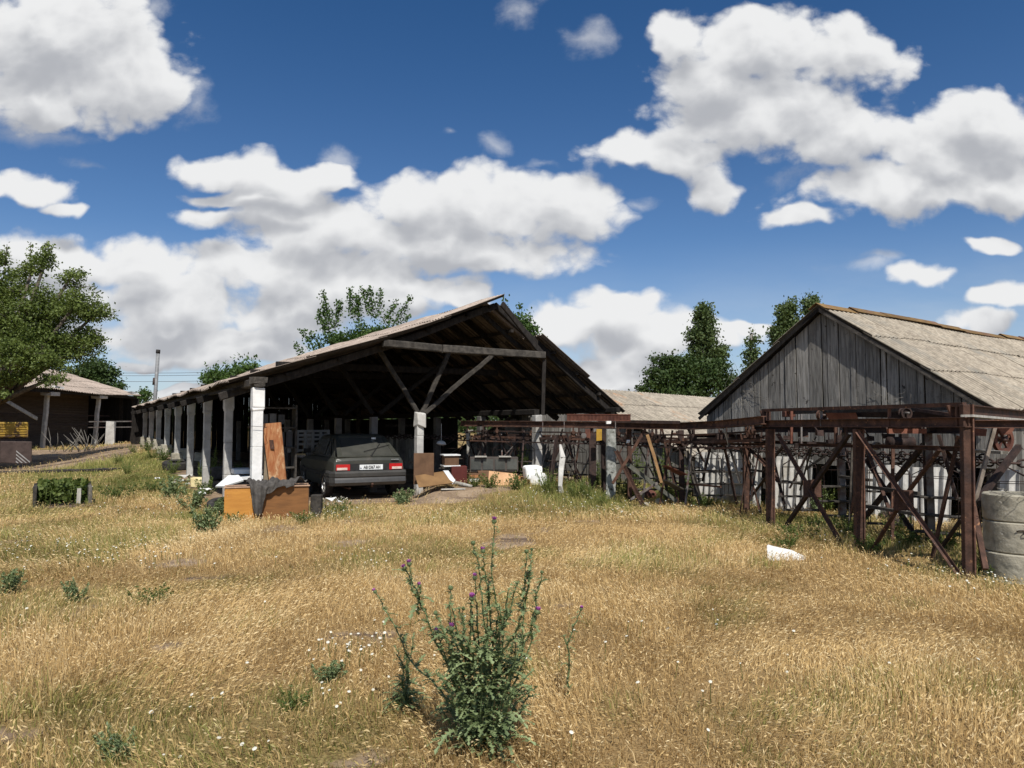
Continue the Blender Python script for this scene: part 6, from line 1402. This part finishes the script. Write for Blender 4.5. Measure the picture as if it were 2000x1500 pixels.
    sd = np.cross(dd, NR.normal(size=(m, 3))); sd /= np.linalg.norm(sd, axis=1)[:, None] + 1e-9
    a = tp - dd * (hl * .35)[:, None]; c = tp + dd * (hl * .65)[:, None]; md = tp + dd * (hl * .1)[:, None]
    V2 = np.stack([a, md + sd * hw[:, None], c, md - sd * hw[:, None]], 1).reshape(-1, 3); j = np.arange(m)[:, None] * 4 + n * 5
    L2 = np.concatenate([j, j + 1, j + 2, j + 3], 1).ravel(); T2 = np.full(m, 4)
    tn = np.concatenate([np.repeat(tone * .8, 2), np.clip(tone[hi] * .8 + .18 + .11 * NR.randn(m), 0, 1)]); gr = np.concatenate([np.repeat(green, 2), green[hi] * .6])
    # stalk first in face order: two faces per blade, then heads
    mt = bpy.data.materials.new('dry_grass'); mt.use_nodes = True; w = NT(mt.node_tree); w.n.remove(w.n['Principled BSDF']); out = [q for q in w.n if q.type == 'OUTPUT_MATERIAL'][0]
    at = w.new('ShaderNodeAttribute', attribute_name='tone').outputs['Fac']; ag = w.new('ShaderNodeAttribute', attribute_name='green').outputs['Fac']
    r = w.new('ShaderNodeValToRGB'); w.l.new(at, r.inputs[0]); e = r.color_ramp.elements; e[0].position = .05; e[0].color = (.33, .21, .09, 1); e[1].position = .95; e[1].color = (.84, .69, .42, 1)
    e2 = e.new(.5); e2.color = (.70, .50, .235, 1)
    gc = w.mix(at, (.10, .14, .028), (.38, .40, .12)); col = w.mix(ag, r.outputs[0], gc)
    df = w.new('ShaderNodeBsdfDiffuse'); w.l.new(col, df.inputs[0]); tr = w.new('ShaderNodeBsdfTranslucent'); w.l.new(col, tr.inputs[0]); ms = w.new('ShaderNodeMixShader'); ms.inputs[0].default_value = .3
    w.l.new(df.outputs[0], ms.inputs[1]); w.l.new(tr.outputs[0], ms.inputs[2]); w.l.new(ms.outputs[0], out.inputs[0])
    o = fast_mesh('meadow_grass', np.concatenate([V1, V2]), np.concatenate([L1, L2]), np.concatenate([T1, T2]), tn, gr, mt)
    tag(o, 'dry straw-coloured meadow grass with greener patches', 'grass', None, 'stuff')
    print('grass', n, m)
grass()

# ------------------------------------------------------------------ small white flowers, one scattered mass
def flowers():
    spots = [(140, 1080, 1.5, 150), (620, 1010, .8, 160), (660, 985, .7, 90), (690, 1290, .35, 55), (260, 1100, 1.0, 60), (720, 1100, .8, 40), (1100, 980, 1.6, 160), (1300, 1010, 1.6, 80), (60, 1080, .8, 40), (1850, 1140, .8, 60), (1950, 1110, .5, 40), (400, 1450, .5, 22),
             (30, 1220, .5, 16), (900, 1010, 1.3, 60), (1500, 1290, 1.2, 30), (650, 1370, .3, 18), (350, 1000, 1.6, 70), (1700, 1060, 1.2, 50), (1450, 1000, 1.5, 70), (30, 960, 2.5, 60), (1200, 1400, 1.0, 14), (800, 1240, 1.4, 20), (1090, 940, 1.0, 50)]
    vs, fs, tn = [], [], []; st = MB()
    fl = MB(); ct = MB()
    for px, py, r, n in spots:
        q = GP(px, py)
        for k in range(int(n * .6)):
            x, y = q.x + R.gauss(0, r * .5), q.y + R.gauss(0, r * .5); z = tz(x, y); h = R.uniform(.05, .15); sz = R.uniform(.006, .012) * (1 + .012 * y); c = Vector((x, y, z + h)); tx, ty = R.uniform(-.4, .4), R.uniform(-.6, .1)
            nrm = Vector((tx, ty - .2, 1)).normalized(); a, b = fl.frame(nrm); np_ = 7
            pts = [c + (a * math.cos(6.283 * i / np_) + b * math.sin(6.283 * i / np_)) * sz * (1 if i % 1 == 0 else .8) for i in range(np_)]
            fl.add([c + nrm * sz * .25] + pts, [(0, 1 + i, 1 + (i + 1) % np_) for i in range(np_)], R.random())
            ct.bar(Vector((x + R.uniform(-.02, .02), y, z)), c, .0022 + .0002 * y, tone=R.random())
    o = fl.build('meadow_flowers', petal); tag(o, 'tiny white daisies scattered through the dry grass', 'flowers', None, 'stuff')
    o = ct.build('flower_stems', leaf_weed); tag(o, 'thin green stems of the scattered white daisies', 'flower stems', None, 'stuff')
flowers()

# ------------------------------------------------------------------ thistle
def spiky_leaf(acc, p, d, L, w, droop, rs, tn):
    """lobed spiny leaf along d; acc gathers verts/faces/tones"""
    d = np.array(d, float); d /= np.linalg.norm(d); sd = np.cross(d, [0, 0, 1.0]); sd /= np.linalg.norm(sd) + 1e-9; up = np.cross(sd, d)
    n = 5; mid = []
    for i in range(n + 1):
        t = i / n; mid.append(p + d * L * t + np.array([0, 0, -droop * L * t * t]) + up * .05 * L * math.sin(t * 3))
    for i in range(n):
        a, b = mid[i], mid[i + 1]; k = len(acc[0]); ww = w * (1.05 - .65 * i / n)
        for sg in (-1, 1):  # each lobe: sharp triangle
            tipv = a * .35 + b * .65 + sd * sg * ww + d * ww * .35 + up * ww * rs.uniform(-.1, .5)
            k = len(acc[0]); acc[0].extend([a, b, tipv]); acc[1].append((k, k + 1, k + 2) if sg > 0 else (k + 1, k, k + 2)); acc[2].append(tn)
            tip2 = a * .8 + b * .2 + sd * sg * ww * .7 - d * ww * .15 + up * ww * rs.uniform(0, .6)
            acc[0].extend([a, a * .5 + b * .5, tip2]); acc[1].append((k + 3, k + 4, k + 5)); acc[2].append(tn)
def thistle(name, label, stems, base, leafL=.13, bush=None, group=None, seed=5, heads=True):
    """stems: list of (path points, head size or 0, open flower?)"""
    rs = np.random.RandomState(seed); root = thing(name, label, 'thistle', tuple(base), group)
    acc = ([], [], []); sm = MB()
    for pts, hs, op in stems:
        pts = [Vector(p) for p in pts]; m = []
        for i in range(len(pts) - 1):
            for k in range(6): m.append(pts[i].lerp(pts[i + 1], k / 6) + Vector((rs.normal() * .004, rs.normal() * .004, 0)))
        m.append(pts[-1]); L = sum((m[i + 1] - m[i]).length for i in range(len(m) - 1)); N = len(m)
        sm.tube(m, [.0062 * (1 - .6 * i / N) for i in range(N)], 5, tone=.4)
        cum = 0
        for i in range(N - 1):
            a, b = m[i], m[i + 1]; seg = (b - a).length; k = max(1, int(seg / .0085)); frac = i / N
            for j in range(k):
                q = np.array(a.lerp(b, (j + rs.rand()) / k)); th = rs.uniform(0, 6.28); dz = rs.uniform(.1, .9)
                big = rs.rand() < .30 * (1.15 - .7 * frac); l = (leafL * (1.1 - .5 * frac) * rs.uniform(.35, 1.0)) if big else .026 * rs.uniform(.6, 1.4)
                spiky_leaf(acc, q, (math.cos(th), math.sin(th), dz), l, l * (.24 if big else .42), rs.uniform(.1, .6), rs, float(np.clip(.5 + rs.normal() * .2, 0, 1)))
        if hs:
            c = m[-1]; d = (m[-1] - m[-3]).normalized(); hs = hs * .8; h = MB()
            h.lathe(c, d, [(0.0, -hs * .1), (hs * .35, 0), (hs * .5, hs * .3), (hs * .46, hs * .6), (hs * .30, hs * .8), (0, hs * .82)], 12, tone=.35, smooth=True)
            x, y = h.frame(d)
            for q in range(46):
                t = rs.uniform(0, 6.28); zz = rs.uniform(.05, .75) * hs; r0 = hs * .47; e = x * math.cos(t) + y * math.sin(t); p0 = c + e * r0 * .9 + d * zz; s_ = (d.cross(e)) * .0016
                h.add([p0 - s_, p0 + s_, p0 + e * hs * .22 + d * hs * .16], [(0, 1, 2)], .6)
            hd = h.build('flower_head', leaf_thistle, root)
            if op:
                f = MB()
                for q in range(110):
                    t = rs.uniform(0, 6.28); rr_ = hs * .38 * math.sqrt(rs.rand()); e = x * math.cos(t) + y * math.sin(t); p0 = c + e * rr_ * .6 + d * hs * .68; s_ = (d.cross(e)) * .0016; p1 = c + e * (rr_ * 1.5) + d * hs * (1.2 + .12 * rs.normal() - .25 * (rr_ / hs))
                    f.add([p0 - s_, p0 + s_, p1 + s_, p1 - s_], [(0, 1, 2, 3)], float(rs.rand()))
                f.build('bloom', purple, hd)
    if bush:
        c, rx, rz_, n = bush
        for k in range(n):
            t = rs.uniform(0, 6.28); e = rs.rand() ** .5; zz = rs.uniform(0, 1); rr = rx * e * (1 - .30 * zz); p = np.array([c.x + math.cos(t) * rr * .35, c.y + math.sin(t) * rr * .35, c.z + zz * rz_])
            l = leafL * rs.uniform(.4, 1.0) * (1.2 - .5 * zz)
            p = p + np.array([math.cos(t), math.sin(t), 0]) * rr * .55
            spiky_leaf(acc, p, (math.cos(t) * 1 + rs.normal() * .5, math.sin(t) + rs.normal() * .5, rs.uniform(.1, 1.4)), l, l * .17, rs.uniform(.2, .7), rs, float(np.clip(.5 + rs.normal() * .22, 0, 1)))
    V = np.array(acc[0]); Fc = np.array(acc[1]); fast_mesh('foliage', V, Fc.ravel(), np.full(len(Fc), 3), acc[2], None, leaf_thistle, root)
    sm.build('stems', leaf_thistle, root)
    return root
TD = 3.62
def T(px, py, dd=0.0): return P(px, py, TD + dd)
tb = T(940, 1430); tb.z = tz(tb.x, tb.y)
def B(dx=0.0, dy=0.0): return Vector((tb.x + dx, tb.y + dy, tb.z))
stems = [
    ([B(.03), T(968, 1300), T(972, 1200, .02), T(960, 1120, .02), T(965, 1022, .03)], .032, True),
    ([B(.01), T(950, 1290, -.05), T(942, 1180, -.04), T(935, 1110, -.03), T(924, 1064, -.03)], .030, False),
    ([B(.02, .05), T(962, 1260, .1), T(955, 1160, .1), T(945, 1110, .08), T(944, 1080, .08)], .030, True),
    ([B(.0), T(935, 1260, .08), T(930, 1180, .1), T(928, 1132, .1)], .032, True),
    ([B(-.02), T(915, 1290, .0), T(920, 1220, -.02), T(921, 1172, -.05)], .034, True),
    ([B(-.02), T(900, 1300, .1), T(878, 1220, .1), T(880, 1152, .1)], .032, False),
    ([B(-.03), T(890, 1310, -.1), T(868, 1235, -.12), T(852, 1200, -.12)], .026, False),
    ([B(-.05), T(890, 1330), T(850, 1250), T(826, 1190), T(806, 1150), T(800, 1105)], .030, True),
    ([T(826, 1190), T(812, 1150, .03), T(792, 1112, .04)], .026, True),
    ([T(818, 1200), T(816, 1170), T(820, 1148)], .026, True),
    ([B(-.05), T(885, 1300, -.1), T(882, 1255, -.12), T(881, 1232, -.12)], .036, True),
    ([B(-.05), T(880, 1310, -.05), T(862, 1260, -.05), T(855, 1238, -.05)], .028, True),
    ([B(.05), T(985, 1330), T(1020, 1260, .05), T(1022, 1160, .08), T(1028, 1080, .1)], .028, False),
    ([T(1022, 1200, .08), T(1034, 1120, .08), T(1038, 1075, .1)], .02, False),
    ([B(.06), T(1000, 1320, .1), T(1035, 1240, .15), T(1050, 1160, .15), T(1058, 1120, .15)], .022, False),
    ([B(.05), T(1000, 1340), T(1035, 1270), T(1048, 1200)], .036, True),
    ([B(-.08, .05), T(865, 1350, .2), T(800, 1290, .3), T(770, 1220, .35), T(734, 1158, .4)], .026, True),
    ([B(.02), T(985, 1240, -.05), T(976, 1180, -.05)], .0, False), ([B(.03), T(1005, 1290, -.1), T(1010, 1230, -.1)], .02, False),
    ([B(-.02), T(905, 1260, .15), T(905, 1190, .15)], .02, False), ([B(0), T(940, 1300, -.1), T(955, 1230, -.15)], .02, False),
    ([B(.04), T(1000, 1350, -.1), T(1040, 1310, -.1)], .0, False), ([B(-.04), T(880, 1350, -.1), T(850, 1310, -.1)], .0, False),
    ([B(.04), T(1010, 1370, .1), T(1050, 1340, .15)], .0, False), ([B(-.04), T(880, 1370, .1), T(855, 1350, .1)], .0, False)]
for k in range(16):
    x0 = R.uniform(885, 1015); y0 = R.uniform(1210, 1400); dd = R.uniform(-.2, .2); sgn = (x0 - 945) / 60
    stems.append(([T(940 + (x0 - 940) * .5, y0 + 40, dd * .5), T(x0, y0, dd), T(x0 + sgn * 26 + R.uniform(-10, 10), y0 - R.uniform(35, 90), dd * 1.3)], 0.018 if k % 5 == 0 else 0, False))
thistle('musk_thistle', 'tall spiny thistle with purple blooms in the foreground meadow', stems, tb, .13, bush=(B(.0) + Vector((.01, 0, .04)), .25, .50, 260), seed=5)
b2 = T(1112, 1330, .7); b2.z = tz(b2.x, b2.y)
thistle('musk_thistle', 'thin lone thistle stem with a small bloom right of the big thistle', [([b2, P(1108, 1260, 4.3), P(1124, 1215, 4.3), P(1134, 1192, 4.3)], .026, True), ([P(1108, 1260, 4.3), P(1100, 1240, 4.3)], 0, False)], b2, .06, seed=6)
b3 = T(792, 1340, .5); b3.z = tz(b3.x, b3.y)
thistle('musk_thistle', 'low leafy thistle without blooms left of the big thistle', [([b3, P(795, 1290, 4.1), P(790, 1250, 4.1)], 0, False), ([b3, P(785, 1300, 4.1), P(772, 1262, 4.1)], 0, False), ([b3, P(800, 1290, 4.1), P(808, 1240, 4.1)], 0, False)], b3, .11, bush=(b3, .07, .18, 70), seed=7)

# ------------------------------------------------------------------ weeds
def weed_mesh(seed, h, r, nst, nl, lsz, material):
    rs = np.random.RandomState(seed); P_, T_ = [], []; mb = MB()
    for k in range(nst):
        t = rs.uniform(0, 6.28); rr = r * rs.rand() ** .6; top = np.array([math.cos(t) * rr, math.sin(t) * rr, h * rs.uniform(.5, 1.0)]); b = top * np.array([.3, .3, 0]); mid = (top + b) / 2 + np.array([rs.normal() * .02, rs.normal() * .02, .04 * h])
        mb.tube([b, mid, top], [.006, .004, .002], 3, tone=.5)
        q = rs.rand(nl) ** .8; P_.append(b + (top - b) * q[:, None] + rs.normal(size=(nl, 3)) * (lsz * .7) * (1.25 - q)[:, None]); T_.append(np.clip(.45 + rs.normal(size=nl) * .22, 0, 1))
    a = leaves_mesh('leaves', np.concatenate(P_), lsz, np.concatenate(T_), material, None, asp=.42); b = mb.build('stems', leaf_weed)
    return a, b
def place_weeds():
    kinds = {}
    for nm, args in dict(tall=(21, .95, .28, 16, 46, .055, leaf_weed), bush=(22, .55, .38, 22, 40, .055, leaf_weed), dark=(23, .50, .34, 26, 44, .06, leaf_thistle), low=(24, .28, .34, 20, 30, .045, leaf_weed), fine=(25, .70, .45, 30, 34, .04, leaf_grass)).items():
        kinds[nm] = weed_mesh(*args)
    used = set()
    L = [('tall', 412, 932, 1.0, 'tall green weed growing between the second and third columns'), ('tall', 395, 948, .8, 'leafy green weed right of the yellow foam block'), ('bush', 470, 921, .6, 'small weed at the foot of the second column'), ('bush', 405, 965, .8, 'bushy green weed left of the orange cabinet'),
         ('dark', 340, 975, 1.0, 'greyish green weed clump left of the white splinters'), ('dark', 375, 995, .9, 'greyish weed clump nearest the left end of the cabinet'), ('dark', 420, 1012, .8, 'dark weed clump touching the lower left corner of the cabinet'), ('dark', 405, 1042, .8, 'lone dark weed clump in the dry grass before the cabinet'), ('low', 455, 1022, .7, 'low weed tuft under the front of the cabinet'),
         ('dark', 787, 985, .75, 'lone dark weed standing behind the car on the dry grass'), ('low', 660, 1003, .8, 'low flowering weed right of the wooden block'), ('low', 590, 1022, .8, 'low weed tuft before the right end of the cabinet'),
         ('bush', 960, 952, .7, 'dry weed tuft before the sunlit tan board'), ('bush', 1012, 955, .7, 'dark weed tuft by the pinkish board'), ('bush', 925, 950, .5, 'small weed before the tilted drawer unit'),
         ('fine', 1075, 965, .75, 'tall fine weeds right of the white foam casing'), ('fine', 1120, 972, .7, 'tall fine weeds right of the peeling post'), ('tall', 1020, 935, .9, 'dark leafy weed behind the white foam casing'), ('tall', 1168, 958, .8, 'leafy weed between the two dark posts'), ('fine', 1150, 975, .6, 'fine weeds in front of the dark twin posts'), ('tall', 1205, 965, .8, 'tall weed at the foot of the mottled concrete post'),
         ('tall', 1236, 950, 1.2, 'tall dense weed behind the crossed braces'), ('tall', 1262, 940, 1.3, 'tallest weed in the gap right of the crossed braces'), ('tall', 1290, 950, 1.2, 'leafy weed under the red sloping plate'), ('bush', 1225, 975, .9, 'bushy weed left of the rusty scrap lump'), ('bush', 1312, 978, .8, 'bushy weed at the foot of the greenish channel'),
         ('fine', 1180, 988, .5, 'fine flowering weeds before the mottled post'), ('dark', 1340, 970, 1.0, 'dark weed between the sloping plates and leaning post'), ('bush', 1395, 968, 1.2, 'bushy weed before the left white wall sheets'), ('tall', 1402, 950, 1.1, 'tall weed reaching up before the left white wall sheets'), ('bush', 1425, 975, 1.0, 'weed clump left of the first gantry brace'), ('low', 1372, 990, 1.0, 'low weeds at the foot of the leaning post'),
         ('fine', 1540, 985, 1.0, 'fine weeds behind the first big gantry post'), ('bush', 1480, 985, .9, 'weed clump at the far foot of the gantry'), ('low', 1600, 1035, .9, 'low weeds under the first crossed braces'), ('low', 1560, 1050, .9, 'low weeds in front of the first crossed braces'), ('fine', 1620, 1000, .9, 'fine weeds in the shade deep under the gantry'), ('low', 1700, 1080, .8, 'low weeds round the middle gantry post'), ('low', 1790, 1065, .9, 'low weeds under the second crossed braces'),
         ('fine', 1275, 925, 1.3, 'fine weeds farthest back before the lean-to sheets'), ('bush', 1210, 935, 1.2, 'bushy weed behind the mottled post'), ('fine', 1335, 940, 1.1, 'fine weeds behind the lower brown plate'), ('low', 1915, 1118, .7, 'low weeds by the nearest gantry post'), ('low', 1960, 1128, .7, 'low weeds before the concrete rings'),
         ('fine', 300, 895, .6, 'tall grass-like weeds on the mound by the farther columns'), ('fine', 262, 885, .55, 'grass-like weeds on top of the green mound'), ('bush', 285, 880, .8, 'broad weed against the farthest columns'), ('bush', 318, 898, .8, 'broad weed on the near side of the mound'), ('fine', 230, 905, .5, 'grass-like weeds at the left foot of the mound'), ('fine', 335, 925, .6, 'grass-like weeds behind the flat tyre'), ('fine', 250, 925, .55, 'grass-like weeds low on the mound side facing the yard'),
         ('fine', 245, 960, .5, 'yellow-green tuft in front of the mound'), ('low', 290, 960, 1.0, 'low green weeds before the flat tyre'), ('low', 230, 975, 1.2, 'low green patch right of the pit kerb'), ('dark', 10, 1160, .5, 'small dark weed at the left edge of the meadow'), ('dark', 150, 1175, .4, 'small dark weed in the meadow left of the bare spots'), ('low', 290, 1180, .6, 'small green tuft in the left meadow'), ('dark', 235, 1480, .35, 'green weed at the lower left picture edge'), ('low', 570, 1380, .4, 'small green tuft under the daisies left of the thistle'), ('dark', 640, 1330, .35, 'small greyish tuft among daisies left of the thistle'),
         ('bush', 1660, 1050, .7, 'bushy weed between the first and second big gantry posts'), ('fine', 1760, 1050, .7, 'fine weeds in shade behind the second crossed braces'), ('bush', 1850, 1075, .6, 'bushy weed behind the nearest gantry post'), ('dark', 1590, 1000, .8, 'dark weed under the back rail of the gantry'), ('fine', 1440, 960, .8, 'fine weeds before the middle white wall sheets'), ('tall', 1350, 955, .8, 'tall weed right of the leaning dark post'),
         ('low', 1540, 1070, .7, 'low green weeds behind the white concrete wedge')]
    for kd, px, py, s, lab in L:
        a, b = kinds[kd]; q = GP(px, py); root = thing('weed_clump', lab, 'weed', (q.x, q.y, q.z - .02), 'green weeds around the yard')
        if kd in used: a = a.copy(); C.objects.link(a); b = b.copy(); C.objects.link(b)
        used.add(kd); a.parent = root; b.parent = root; root.scale = (s, s, s * R.uniform(.9, 1.1)); root.rotation_euler = (0, 0, R.uniform(0, 6.28))
    # plant in the pit
    a0, w, y1, z = PIT; rs = np.random.RandomState(5); n = 900
    p = np.stack([a0.x + rs.uniform(.03, w - .02, n), a0.y + rs.uniform(.05, y1, n), z + rs.uniform(.0, .50, n)], 1)
    root = thing('pit_plant', 'dense green leafy plant filling the square pit', 'plant', (a0.x, a0.y, z)); root.rotation_euler = (0, 0, PROT); mb = MB()
    for k in range(14): q = p[k * 20]; mb.tube([(q[0], q[1], z), (q[0] + .03, q[1], z + .36)], .005, 3)
    mb.build('stems', leaf_weed, root); leaves_mesh('leaves', p, .10, np.clip(.45 + rs.normal(size=n) * .2, 0, 1), leaf_weed, root, asp=.75)
    # dry branches heap by the porch
    q = gp(150, 884); root = thing('brushwood_heap', 'heap of bare grey twigs lying before the left barn opening', 'brushwood', tuple(q))
    for k in range(24):
        mb = MB(); a = q + Vector((R.uniform(-1.3, 1.0), R.uniform(-.4, .4), .05)); d = Vector((R.uniform(-.8, .8), R.uniform(-.3, .3), R.uniform(.3, 1.1))); mb.tube([a, a + d * .5 + Vector((.06, 0, .02)), a + d], [.02, .014, .006], 4); mb.build('branch', bark_pale, root)
place_weeds()
